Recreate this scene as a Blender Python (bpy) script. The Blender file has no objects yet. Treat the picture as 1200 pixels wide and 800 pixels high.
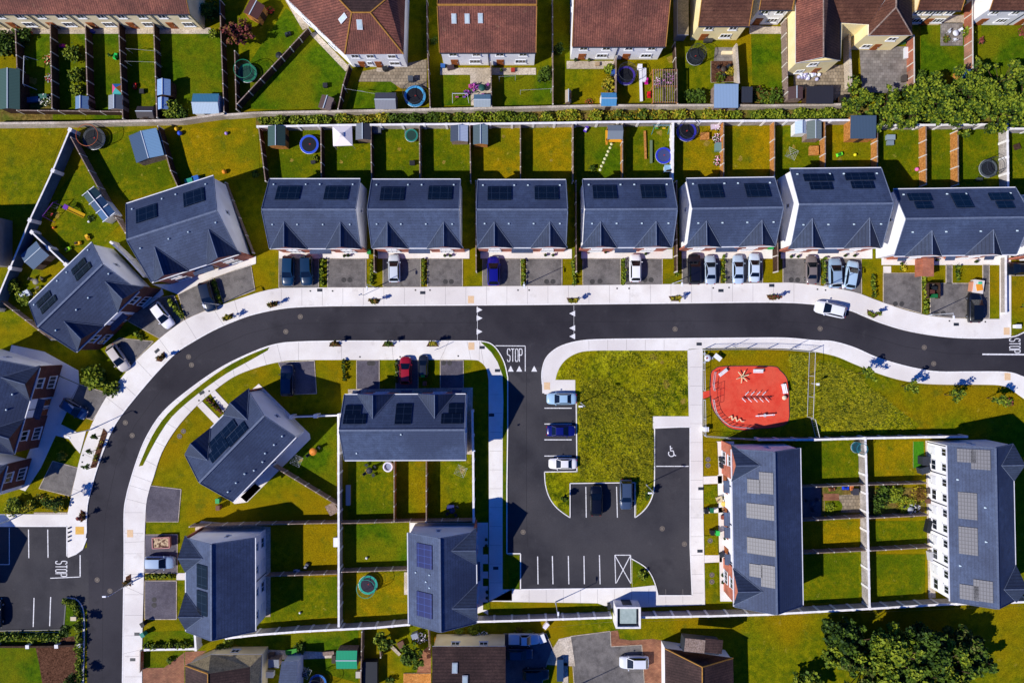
import bpy, math, random
from mathutils import Vector, Matrix
R = math.radians
U = 0.13            # metres per unit of the survey grid
CAMH = 104.0        # height the survey was flown at
SC = bpy.context.scene
COL = SC.collection
rnd = random.Random(7)

def g(px, py, h=0.0):
    """survey reading of a point known to stand h metres up -> world x, y"""
    k = (CAMH - h) / CAMH
    return ((px - 600) * U * k, (400 - py) * U * k)
def g3(px, py, h=0.0, z=None):
    x, y = g(px, py, h)
    return (x, y, h if z is None else z)

# ------------------------------------------------------------ materials
def lin(c):
    return c / 12.92 if c <= 0.04045 else ((c + 0.055) / 1.055) ** 2.4
def hx(s):
    return tuple(lin(int(s[i:i+2], 16) / 255) for i in (0, 2, 4)) + (1,)
MATS = {}
def mat(name, c1, c2=None, scale=3.0, rough=0.85, bump=0.0, metal=0.0, detail=6, big=None, bigc=None, spec=0.3,
        stripe=None, coords='pos', emis=None, contrast=(0.35, 0.65), fine=None, fa=.35, worn=()):
    if name in MATS: return MATS[name]
    m = bpy.data.materials.new(name); m.use_nodes = True
    nt = m.node_tree; N = nt.nodes; L = nt.links
    b = N['Principled BSDF']
    b.inputs['Roughness'].default_value = rough
    b.inputs['Metallic'].default_value = metal
    b.inputs['Specular IOR Level'].default_value = spec
    c1 = hx(c1) if isinstance(c1, str) else c1
    c2 = hx(c2) if isinstance(c2, str) else (c2 or c1)
    if coords == 'pos':
        src = N.new('ShaderNodeNewGeometry').outputs['Position']
    else:
        src = N.new('ShaderNodeTexCoord').outputs['Object']
    def noise(sc_, det=detail, ro=0.6):
        n = N.new('ShaderNodeTexNoise'); n.inputs['Scale'].default_value = sc_
        n.inputs['Detail'].default_value = det; n.inputs['Roughness'].default_value = ro
        L.new(src, n.inputs['Vector']); return n
    n1 = noise(scale)
    mr = N.new('ShaderNodeMapRange'); mr.inputs[1].default_value = contrast[0]; mr.inputs[2].default_value = contrast[1]
    L.new(n1.outputs['Fac'], mr.inputs[0])
    mx = N.new('ShaderNodeMix'); mx.data_type = 'RGBA'
    mx.inputs[6].default_value = c1; mx.inputs[7].default_value = c2
    L.new(mr.outputs[0], mx.inputs[0]); out = mx.outputs[2]
    if big:
        n2 = noise(big, 3, 0.5)
        r2 = N.new('ShaderNodeMapRange'); r2.inputs[1].default_value = 0.42; r2.inputs[2].default_value = 0.62
        L.new(n2.outputs['Fac'], r2.inputs[0])
        m2 = N.new('ShaderNodeMix'); m2.data_type = 'RGBA'; L.new(out, m2.inputs[6]); m2.inputs[7].default_value = hx(bigc)
        ml = N.new('ShaderNodeMath'); ml.operation = 'MULTIPLY'; ml.inputs[1].default_value = 0.8
        L.new(r2.outputs[0], ml.inputs[0]); L.new(ml.outputs[0], m2.inputs[0]); out = m2.outputs[2]
    for ws, wc, lo, amt in worn:
        n2 = noise(ws, 5, 0.65); r2 = N.new('ShaderNodeMapRange'); r2.inputs[1].default_value = lo; r2.inputs[2].default_value = lo + .1; r2.inputs[4].default_value = amt
        L.new(n2.outputs['Fac'], r2.inputs[0])
        m2 = N.new('ShaderNodeMix'); m2.data_type = 'RGBA'; L.new(out, m2.inputs[6]); m2.inputs[7].default_value = hx(wc); L.new(r2.outputs[0], m2.inputs[0]); out = m2.outputs[2]
    if fine:
        n4 = noise(fine, 2, 0.6)
        r4 = N.new('ShaderNodeMapRange'); r4.inputs[1].default_value = 0.3; r4.inputs[2].default_value = 0.7
        r4.inputs[3].default_value = 1 - fa; r4.inputs[4].default_value = 1 + fa
        L.new(n4.outputs['Fac'], r4.inputs[0])
        m4 = N.new('ShaderNodeMix'); m4.data_type = 'RGBA'; m4.blend_type = 'MULTIPLY'; m4.inputs[0].default_value = 1
        L.new(out, m4.inputs[6]); L.new(r4.outputs[0], m4.inputs[7]); out = m4.outputs[2]
    if stripe:
        axis, period, dark, wid = stripe
        tc = N.new('ShaderNodeTexCoord'); sp = N.new('ShaderNodeSeparateXYZ'); L.new(tc.outputs['Object'], sp.inputs[0])
        d = N.new('ShaderNodeMath'); d.operation = 'DIVIDE'; d.inputs[1].default_value = period
        L.new(sp.outputs['XYZ'.index(axis)], d.inputs[0])
        f = N.new('ShaderNodeMath'); f.operation = 'FRACT'; L.new(d.outputs[0], f.inputs[0])
        lt = N.new('ShaderNodeMath'); lt.operation = 'LESS_THAN'; lt.inputs[1].default_value = wid
        L.new(f.outputs[0], lt.inputs[0])
        m3 = N.new('ShaderNodeMix'); m3.data_type = 'RGBA'; m3.blend_type = 'MULTIPLY'
        L.new(lt.outputs[0], m3.inputs[0]); L.new(out, m3.inputs[6]); m3.inputs[7].default_value = (dark, dark, dark, 1)
        out = m3.outputs[2]
    L.new(out, b.inputs['Base Color'])
    if bump:
        bn = N.new('ShaderNodeBump'); bn.inputs['Strength'].default_value = bump; bn.inputs['Distance'].default_value = 0.05
        L.new(n1.outputs['Fac'], bn.inputs['Height']); L.new(bn.outputs[0], b.inputs['Normal'])
    MATS[name] = m
    return m

def tiles(name, c1, c2, mortar, w, h, rough=0.8, mort=0.02, rot=0.0):
    """brick / tile pattern in object space"""
    if name in MATS: return MATS[name]
    m = bpy.data.materials.new(name); m.use_nodes = True
    nt = m.node_tree; N = nt.nodes; L = nt.links; b = N['Principled BSDF']
    b.inputs['Roughness'].default_value = rough; b.inputs['Specular IOR Level'].default_value = 0.25
    tc = N.new('ShaderNodeTexCoord'); mp = N.new('ShaderNodeMapping'); mp.inputs['Rotation'].default_value = (0, 0, rot)
    L.new(tc.outputs['Object'], mp.inputs[0])
    br = N.new('ShaderNodeTexBrick'); br.inputs['Scale'].default_value = 1
    br.inputs['Color1'].default_value = hx(c1); br.inputs['Color2'].default_value = hx(c2); br.inputs['Mortar'].default_value = hx(mortar)
    br.inputs['Mortar Size'].default_value = mort; br.inputs['Brick Width'].default_value = w; br.inputs['Row Height'].default_value = h
    L.new(mp.outputs[0], br.inputs['Vector'])
    nz = N.new('ShaderNodeTexNoise'); nz.inputs['Scale'].default_value = 0.7; nz.inputs['Detail'].default_value = 5
    L.new(N.new('ShaderNodeNewGeometry').outputs['Position'], nz.inputs['Vector'])
    r = N.new('ShaderNodeMapRange'); r.inputs[1].default_value = .3; r.inputs[2].default_value = .7; r.inputs[3].default_value = .72; r.inputs[4].default_value = 1.25
    L.new(nz.outputs['Fac'], r.inputs[0])
    mx = N.new('ShaderNodeMix'); mx.data_type = 'RGBA'; mx.blend_type = 'MULTIPLY'; mx.inputs[0].default_value = 1
    L.new(br.outputs['Color'], mx.inputs[6]); L.new(r.outputs[0], mx.inputs[7]); L.new(mx.outputs[2], b.inputs['Base Color'])
    MATS[name] = m; return m

M = {}
# ground
M['lawn']   = mat('lawn', '4e5c04', '7a7806', 0.9, 0.95, 0.5, big=0.09, bigc='8a7004', spec=0.05, fine=8, fa=.5, worn=[(.35, '4a5a10', .56, .55), (.8, 'a08c34', .62, .5)])
M['lush']   = mat('lush_lawn', '345004', '526a06', 1.1, 0.95, 0.5, big=0.2, bigc='6e6c08', spec=0.05, fine=8, fa=.5, worn=[(.5, '2c460a', .58, .5), (.9, '8a8428', .64, .5)])
M['dry']    = mat('dry_lawn', '7a6c04', '967c06', 0.9, 0.95, 0.5, big=0.22, bigc='5e6606', spec=0.05, fine=8, fa=.5, worn=[(.6, '4c5c12', .57, .6), (1.1, 'b09a3c', .62, .5)])
M['olive']  = mat('olive_lawn', '526004', '767206', 1.3, 0.95, 0.5, big=0.25, bigc='465a04', spec=0.05, fine=8, fa=.5, worn=[(.55, '3a500c', .57, .55), (1.0, 'a0903a', .62, .55)])
M['meadow'] = mat('meadow_grass', '384a04', '7c7e08', 1.0, 0.95, 0.9, big=0.14, bigc='8a8208', spec=0.05, fine=6, fa=.6, worn=[(.2, 'a8a616', .53, .7), (.45, '2a3e04', .56, .75), (.9, 'b09c4a', .66, .6)], contrast=(.42,.58))
M['mulch']  = mat('bark_mulch', '3a2418', '6b4a38', 4, 0.95, 0.8, spec=0.05, fine=8)
M['soil']   = mat('rough_soil_ground', '5d4a22', '86723a', 2, 0.95, 0.6, big=0.4, bigc='4d5e18', spec=0.05, fine=6)
M['turfgreen'] = mat('bright_turf', '347010', '46841a', 4, 0.9, 0.2, spec=0.05)
M['asphalt'] = mat('asphalt', '29272d', '333136', 0.25, 0.9, 0.2, big=0.06, bigc='3f3d42', spec=0.25, fine=14, fa=.22, worn=[(.13, '222126', .55, .5), (.5, '4c4a4c', .62, .35), (2.2, '5a5653', .68, .4)])
M['asphalt_old'] = mat('car_park_asphalt', '2f2e33', '3c3b3f', 0.3, 0.9, 0.2, big=0.08, bigc='464446', spec=0.25, fine=12, fa=.22, worn=[(.11, '26252a', .55, .5), (.4, '545052', .62, .4), (1.6, '5c5854', .68, .4)])
M['drive']  = mat('driveway_tarmac', '5c5855', '6f6b68', 1.2, 0.92, 0.2, big=0.3, bigc='7d7873', spec=0.2, fine=10, fa=.25, worn=[(.8, '46423f', .62, .5), (.5, '8a857e', .62, .4)])
M['slate_drive'] = mat('driveway_dark', '4c4850', '5d5962', 0.9, 0.9, 0.2, big=0.3, bigc='68636a', spec=0.2, fine=9, fa=.25, worn=[(.9, '3a363c', .6, .5)])
M['pave']   = mat('concrete_pavement', 'e6e0d6', 'f0ece4', 0.5, 0.9, 0.05, big=0.1, bigc='d8d1ca', spec=0.2, fine=9, fa=.07, worn=[(.45, 'c9c1b8', .6, .5), (1.6, 'b8afa4', .67, .5)])
M['oldpave']= mat('weathered_concrete', 'b9ab98', 'd2c6b4', 1.2, 0.9, 0.2, big=0.3, bigc='a3957f', spec=0.2, fine=7)
M['kerb']   = mat('kerb_concrete', 'e6e2dd', 'f4f2ee', 2, 0.85, spec=0.2)
M['joint']  = mat('joint_line', '9a938c')
M['tactile']= mat('tactile_buff', 'dcb88c', 'e8c79c', 6, 0.85)
M['tactyel']= mat('tactile_yellow', 'd9a544', 'e8bb5c', 6, 0.85)
M['paint']  = mat('road_paint', 'd4d2d0', 'f2f2f2', 3, 0.7, fine=6, fa=.12, worn=[(3.5, '77757a', .6, .7)])
M['brickpave'] = tiles('red_brick_paving', '9a6a4c', '85563f', '6a4a3c', 0.4, 0.2, mort=.015)
M['block']  = tiles('grey_block_paving', '8d8780', '777069', '5f5954', 0.6, 0.45, mort=.02)
M['cobble'] = tiles('stone_flags', 'a0917a', '847662', '5f5648', 0.5, 0.5, mort=.03)
M['rubber'] = mat('red_rubber_surface', 'd44230', 'de523c', 1.2, 0.8, 0.1, big=0.3, bigc='dc5a42', spec=0.1, fine=12, fa=.12, worn=[(.6, 'c84a38', .6, .5), (2.5, 'e27a62', .68, .4)])
# walls
M['render'] = mat('white_render', 'f0efee', 'fbfbfa', 0.8, 0.85, big=0.4, bigc='e8e6e3', spec=0.15)
M['cream']  = mat('cream_render', 'efdcae', 'fbecc4', 0.8, 0.85, big=0.4, bigc='e0cc9c', spec=0.15)
M['yellow'] = mat('pale_yellow_render', 'f6e2a4', 'fcecb6', 0.8, 0.85, spec=0.15)
M['grey_render'] = mat('grey_render', '8a8078', '9a9088', 0.8, 0.85, spec=0.15)
M['brick']  = tiles('orange_brick', 'b4603f', '96482e', 'a58a78', 0.24, 0.09, mort=.012)
M['conc_wall'] = mat('concrete_panel_wall', 'a39c97', 'bdb6b0', 1.0, 0.9, 0.2, big=.3, bigc='948c86', spec=0.15, fine=6)
M['shade_blue_wall'] = mat('concrete_blue_shade', '38506c', '48607c', 1.0, 0.9, 0.2, big=.3, bigc='324660', spec=0.15, fine=6, fa=.2)  # concrete with the blue shade of its sun-averted faces put into the colour
M['cap']    = mat('white_wall_cap', 'dedad6', 'f4f2f0', 2, 0.85, spec=0.2)
M['timber'] = mat('timber_fence', 'a56a30', 'c48a4c', 3, 0.85, 0.3, spec=0.1, fine=5)
M['oldtimber'] = mat('weathered_timber', '7d6a5c', '98857a', 3, 0.85, 0.3, spec=0.1, fine=5)
M['darktimber'] = mat('dark_stained_timber', '3b2a22', '4d3a2e', 3, 0.85, 0.3, spec=0.1, fine=5)
M['concpost'] = mat('concrete_post', 'c2bbb0', 'd8d2c6', 3, 0.85)
# roofs
M['slate']  = mat('slate_roof', '3d4962', '4a5874', 1.2, 0.7, 0.2, big=.12, bigc='364058', stripe=('Y', .36, .84, .3), fine=7, fa=.22, worn=[(.7, '586682', .63, .5), (.35, '323c52', .6, .4)], spec=.3)
M['slatex_shade'] = mat('slate_roof_cross_shade', '323c50', '3e4a60', 1.2, 0.7, 0.2, big=.12, bigc='2c354a', stripe=('X', .36, .72, .3), fine=7, fa=.22, spec=.3)  # darker than the main slate: shade of right-facing gablet slopes painted in
M['ridge']  = mat('ridge_tile', '5a657a', '6c778c', 3, 0.7)
M['terra']  = mat('terracotta_roof', '70443a', '8a5646', 1.0, 0.8, 0.3, big=.3, bigc='5f3c34', worn=[(.8, '96785c', .63, .5)], stripe=('X', .33, .6, .35), fine=5, spec=.2)
M['terrax'] = mat('terracotta_roof_cross', '70443a', '8a5646', 1.0, 0.8, 0.3, big=.3, bigc='5f3c34', worn=[(.8, '96785c', .63, .5)], stripe=('Y', .33, .6, .35), fine=5, spec=.2)
M['tridge'] = mat('mossy_ridge_tile', '9a6a2c', 'b08238', 3, 0.8)
M['brown']  = mat('brown_tile_roof', '3c2c2a', '4c3934', 1.3, 0.8, 0.3, big=.3, bigc='342624', stripe=('Y', .4, .65, .3), fine=5, spec=.2)
M['brownred'] = mat('brown_red_roof', '5a3a2c', '6c4838', 1.3, 0.8, 0.3, big=.3, bigc='4e3026', stripe=('Y', .4, .7, .3), fine=5, spec=.2)
M['tan']    = mat('tan_felt_roof', '84775a', '9c8c68', 1.3, 0.85, 0.2, fine=5)
M['fascia'] = mat('white_fascia', 'd5d6da', 'e6e7ea', 3, 0.6)
M['gutter'] = mat('dark_gutter', '2a2f3a', '363c48', 3, 0.5)
M['vent']   = mat('pale_roof_vent', 'b9ced6', 'd4e4ea', 3, 0.5)
def panel_mat(name, c, line, rough, spec, per=(1.0, 1.1), w=.03):
    m = bpy.data.materials.new(name); m.use_nodes = True; nt = m.node_tree; N = nt.nodes; L = nt.links; b = N['Principled BSDF']
    tc = N.new('ShaderNodeTexCoord')
    br = N.new('ShaderNodeTexBrick'); br.offset = 0; br.inputs['Scale'].default_value = 1
    br.inputs['Color1'].default_value = hx(c); br.inputs['Color2'].default_value = hx(c); br.inputs['Mortar'].default_value = hx(line)
    br.inputs['Mortar Size'].default_value = w; br.inputs['Brick Width'].default_value = per[0]; br.inputs['Row Height'].default_value = per[1]
    L.new(tc.outputs['Object'], br.inputs['Vector']); L.new(br.outputs['Color'], b.inputs['Base Color'])
    b.inputs['Roughness'].default_value = rough; b.inputs['Specular IOR Level'].default_value = spec
    MATS[name] = m; return m
M['pv']   = panel_mat('solar_panel_black', '0a0f18', '2c3644', .25, .5, per=(1.15, 1.1), w=.025)
M['pvblue'] = panel_mat('solar_panel_blue', '0b1650', '2b4488', .3, .5)
M['pvgrey'] = panel_mat('solar_panel_silver', '585962', '33343f', .5, .5, per=(.55, .38), w=.05)
# things
M['glass']  = mat('window_glass', '10161e', '1b242e', 1, 0.08, spec=0.8)
M['skyglass'] = mat('skylight_glass', 'a8bcc0', 'c4d4d4', 1, 0.15, spec=0.8)
M['frame']  = mat('window_frame', 'dfe0e0')
M['dframe'] = mat('dark_frame', '3a3f46')
M['door']   = mat('timber_door', '8a4a20', 'a05a2a', 4, .6)
M['tyre']   = mat('tyre_rubber', '121212', '1a1a1a', 5, .9)
M['rim']    = mat('alloy_rim', 'a9adb2', metal=.7, rough=.35)
M['carglass'] = mat('car_glass', '0b1118', '101820', 1, .08, spec=.8)
M['lamp']   = mat('headlamp', 'e8eef2', rough=.15, spec=.8)
M['tail']   = mat('tail_lamp', 'a01210', rough=.2, spec=.6)
M['metal']  = mat('galvanised_metal', 'b4b8bc', 'c8cccf', 4, .45, metal=.3)
M['darkmetal'] = mat('dark_metal', '2b3038', '363c44', 4, .5)
M['white']  = mat('white_paint', 'e6e8ea', 'f4f4f4', 4, .5)
M['iron']   = mat('cast_iron', '3a3836', '4c4a48', 6, .8)
M['ironpale'] = mat('worn_iron_cover', '6e655c', '84786a', 6, .8)
M['trunk']  = mat('bark', '3c2d20', '54412f', 6, .95, .5)
def leafmat(nm, a, b):
    return mat(nm, a, b, 1.3, .7, spec=.25, contrast=(.35, .65))
M['leaf_dark'] = leafmat('leaf_dark', '1a3008', '2c460e')
M['leaf_mid']  = leafmat('leaf_mid', '3a540e', '566c16')
M['leaf_light']= leafmat('leaf_light', '6a7e16', '8c9420')
M['leaf_yel']  = leafmat('leaf_yellow', '8f8a1c', 'b09a24')
M['leaf_olive'] = leafmat('leaf_olive', '4e5420', '6c7030')
M['leaf_red']  = leafmat('leaf_red', '6a2e2c', '8f4a42')
M['leaf_brown']= leafmat('leaf_brown', '5a4018', '7a5a20')
M['grass_a'] = leafmat('grass_blade', '8a8c08', 'b4aa18')
M['grass_b'] = leafmat('grass_blade_dark', '2e3e08', '48580e')
def flat(c, rough=.6):
    return mat('paint_' + c, c, rough=rough)

# ------------------------------------------------------------ mesh builder
class MB:
    def __init__(s): s.v = []; s.f = []; s.m = []; s.sm = []
    def face(s, pts, mi=0, smooth=False):
        n = len(s.v); s.v += [tuple(p) for p in pts]; s.f.append(list(range(n, n + len(pts)))); s.m.append(mi); s.sm.append(smooth); return s
    def grid(s, vs, fs, mi=0, smooth=False):
        n = len(s.v); s.v += [tuple(p) for p in vs]
        for f in fs: s.f.append([n + i for i in f]); s.m.append(mi); s.sm.append(smooth)
        return s
    def box(s, c, d, rz=0, mi=0, taper=1.0):
        hx_, hy, hz = d[0] / 2, d[1] / 2, d[2] / 2; ca, sa = math.cos(rz), math.sin(rz); vs = []
        for z, t in ((-hz, 1), (hz, taper)):
            for x, y in ((-hx_, -hy), (hx_, -hy), (hx_, hy), (-hx_, hy)):
                x *= t; y *= t; vs.append((c[0] + x * ca - y * sa, c[1] + x * sa + y * ca, c[2] + z))
        return s.grid(vs, [(3, 2, 1, 0), (4, 5, 6, 7), (0, 1, 5, 4), (1, 2, 6, 5), (2, 3, 7, 6), (3, 0, 4, 7)], mi)
    def prism(s, pts, z0, z1, mi=0, top=None, bottom=False):
        if sum(a[0] * b[1] - b[0] * a[1] for a, b in zip(pts, pts[1:] + pts[:1])) < 0: pts = pts[::-1]
        n = len(pts); vs = [(p[0], p[1], z0) for p in pts] + [(p[0], p[1], z1) for p in pts]
        s.grid(vs, [(i, (i + 1) % n, n + (i + 1) % n, n + i) for i in range(n)], mi)
        s.face([(p[0], p[1], z1) for p in pts], mi if top is None else top)
        if bottom: s.face([(p[0], p[1], z0) for p in pts[::-1]], mi)
        return s
    def tube(s, a, b, r, seg=6, mi=0, r2=None, cap=True):
        a = Vector(a); b = Vector(b); d = (b - a); r2 = r if r2 is None else r2
        q = d.to_track_quat('Z', 'Y'); vs = []
        for p, rr in ((a, r), (b, r2)):
            for i in range(seg):
                t = 2 * math.pi * i / seg; vs.append(p + q @ Vector((math.cos(t) * rr, math.sin(t) * rr, 0)))
        fs = [(i, (i + 1) % seg, seg + (i + 1) % seg, seg + i) for i in range(seg)]
        if cap: fs += [tuple(range(seg))[::-1], tuple(range(seg, 2 * seg))]
        return s.grid(vs, fs, mi, seg > 6)
    def path(s, pts, r, seg=5, mi=0):
        for a, b in zip(pts, pts[1:]): s.tube(a, b, r, seg, mi)
        return s
    def ring(s, c, r, tr, n=24, mi=0, seg=5):
        p = [(c[0] + math.cos(2 * math.pi * i / n) * r, c[1] + math.sin(2 * math.pi * i / n) * r, c[2]) for i in range(n + 1)]
        return s.path(p, tr, seg, mi)
    def disc(s, c, r, n=24, mi=0):
        return s.face([(c[0] + math.cos(2 * math.pi * i / n) * r, c[1] + math.sin(2 * math.pi * i / n) * r, c[2]) for i in range(n)], mi)
    def annulus(s, c, r0, r1, n=28, mi=0):
        vs = []
        for i in range(n):
            t = 2 * math.pi * i / n; vs += [(c[0] + math.cos(t) * r0, c[1] + math.sin(t) * r0, c[2]), (c[0] + math.cos(t) * r1, c[1] + math.sin(t) * r1, c[2])]
        return s.grid(vs, [(2 * i, 2 * i + 1, (2 * i + 3) % (2 * n), (2 * i + 2) % (2 * n)) for i in range(n)], mi)
    def lathe(s, prof, n=16, mi=0, c=(0, 0, 0)):
        vs = [(c[0] + r * math.cos(2 * math.pi * i / n), c[1] + r * math.sin(2 * math.pi * i / n), c[2] + z) for r, z in prof for i in range(n)]
        fs = [(k * n + i, k * n + (i + 1) % n, (k + 1) * n + (i + 1) % n, (k + 1) * n + i) for k in range(len(prof) - 1) for i in range(n)]
        return s.grid(vs, fs, mi, True)
    def leaf(s, c, r, rr, mi=0, up=0.35):
        nrm = Vector((rr.gauss(0, 1), rr.gauss(0, 1), abs(rr.gauss(0, 1)) + up)).normalized()
        q = nrm.to_track_quat('Z', 'Y'); a = rr.random() * 6.28; vs = []
        k = 5
        for i in range(k):
            t = a + 6.283 * i / k; l = r * rr.uniform(.55, 1.2)
            vs.append(Vector(c) + q @ Vector((math.cos(t) * l, math.sin(t) * l, rr.uniform(-.15, .15) * r)))
        return s.face(vs, mi)
    def mesh(s, name, mats):
        me = bpy.data.meshes.new(name); me.from_pydata(s.v, [], s.f)
        for m in (mats if isinstance(mats, (list, tuple)) else [mats]): me.materials.append(m)
        me.polygons.foreach_set('material_index', s.m); me.polygons.foreach_set('use_smooth', s.sm); me.update(); return me
    def obj(s, name, mats, parent=None, loc=(0, 0, 0), rz=0):
        return place(name, s.mesh(name, mats), parent, loc, rz)
def place(name, me, parent=None, loc=(0, 0, 0), rz=0):
    o = bpy.data.objects.new(name, me); COL.objects.link(o); o.location = loc; o.rotation_euler = (0, 0, rz)
    if parent: o.parent = parent
    return o
def tag(o, label, cat, group=None, kind=None):
    o['label'] = label; o['category'] = cat
    if group: o['group'] = group
    if kind: o['kind'] = kind
    return o
def thing(name, label, cat, loc, rz=0, group=None):
    o = bpy.data.objects.new(name, None); COL.objects.link(o); o.location = loc; o.rotation_euler = (0, 0, rz)
    o.empty_display_size = .3
    return tag(o, label, cat, group)
def struct(name, mb, m):
    o = mb.obj(name, m); o['kind'] = 'structure'; return o
KIDS = {}
def copy_tree(o, parent=None):
    c = o.copy(); COL.objects.link(c)
    if parent: c.parent = parent
    if o.name not in KIDS: KIDS[o.name] = list(o.children)
    for ch in KIDS[o.name]: copy_tree(ch, c)
    return c
def sm(pts, n=6, closed=False):
    out = []; N_ = len(pts)
    rng = range(N_ if closed else N_ - 1)
    for i in rng:
        def P(k): return pts[k % N_] if closed else pts[max(0, min(N_ - 1, k))]
        p0, p1, p2, p3 = P(i - 1), P(i), P(i + 1), P(i + 2)
        for j in range(n):
            t = j / n
            out.append(tuple(0.5 * ((2 * p1[k]) + (-p0[k] + p2[k]) * t + (2 * p0[k] - 5 * p1[k] + 4 * p2[k] - p3[k]) * t * t + (-p0[k] + 3 * p1[k] - 3 * p2[k] + p3[k]) * t ** 3) for k in (0, 1)))
    if not closed: out.append(tuple(pts[-1]))
    return out
def W(pts, h=0): return [g(x, y, h) for x, y in pts]
def sheet(name, pts, z, m):
    """flat sheet drawn from grid points"""
    w = W(pts)
    if sum(a[0] * b[1] - b[0] * a[1] for a, b in zip(w, w[1:] + w[:1])) < 0: w = w[::-1]
    return struct(name, MB().face([(x, y, z) for x, y in w]), M[m] if isinstance(m, str) else m)
def rect(x0, y0, x1, y1): return [(x0, y0), (x1, y0), (x1, y1), (x0, y1)]
def slab(name, pts, z, m, side='kerb'):
    return struct(name, MB().prism(W(pts), -.05, z, 1, top=0), [M[m], M[side]])
def vbrick(name, c1, c2, mortar, w, h):
    if name in MATS: return MATS[name]
    m = tiles(name, c1, c2, mortar, w, h, mort=.012); nt = m.node_tree
    br = [n for n in nt.nodes if n.type == 'TEX_BRICK'][0]; tc = [n for n in nt.nodes if n.type == 'TEX_COORD'][0]
    sp = nt.nodes.new('ShaderNodeSeparateXYZ'); cb = nt.nodes.new('ShaderNodeCombineXYZ'); ad = nt.nodes.new('ShaderNodeMath')
    nt.links.new(tc.outputs['Object'], sp.inputs[0]); nt.links.new(sp.outputs[0], ad.inputs[0]); nt.links.new(sp.outputs[1], ad.inputs[1])
    nt.links.new(ad.outputs[0], cb.inputs[0]); nt.links.new(sp.outputs[2], cb.inputs[1]); nt.links.new(cb.outputs[0], br.inputs['Vector'])
    return m
M['vbrick'] = vbrick('orange_brick_wall', 'c46a4c', 'a65438', 'b09484', .45, .15)
M['vbrickred_shade'] = vbrick('red_brick_wall_shade', '5e3028', '4e2822', '5f5048', .45, .15)  # red brick darkened: shade on the left-hand fronts is in the colour

WIN = {}
def window(parent, loc, rz, w=1.2, h=1.2, bars=1, name='window', fm='frame'):
    k = (w, h, bars, fm)
    if k not in WIN:
        b = MB(); t = .07
        for x in (-w/2 + t/2, w/2 - t/2): b.box((x, -.05, 0), (t, .1, h))
        for z in (-h/2 + t/2, h/2 - t/2): b.box((0, -.05, z), (w - 2*t, .1, t))
        for i in range(bars): b.box((-w/2 + w*(i+1)/(bars+1), -.045, 0), (.06, .08, h - 2*t))
        b.box((0, -.09, -h/2 - .05), (w + .2, .18, .08))
        p = MB(); p.box((0, -.02, 0), (w - 2*t, .03, h - 2*t))
        WIN[k] = (b.mesh(name, M[fm]), p.mesh('pane', M['glass']))
    f = place(name, WIN[k][0], parent, loc, rz); place('pane', WIN[k][1], f); return f
DOOR = {}
def door(parent, loc, rz, m='door', w=1.0):
    k = (m, w)
    if k not in DOOR:
        b = MB(); b.box((0, -.03, 1.03), (w, .06, 2.06)); b.box((0, -.07, .55), (w*.7, .03, .7)); b.box((0, -.07, 1.5), (w*.7, .03, .7))
        h = MB(); h.box((w*.38, -.1, 1.05), (.05, .08, .2)); DOOR[k] = (b.mesh('door', M[m]), h.mesh('handle', M['metal']))
    d = place('door', DOOR[k][0], parent, loc, rz); place('handle', DOOR[k][1], d); return d

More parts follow.
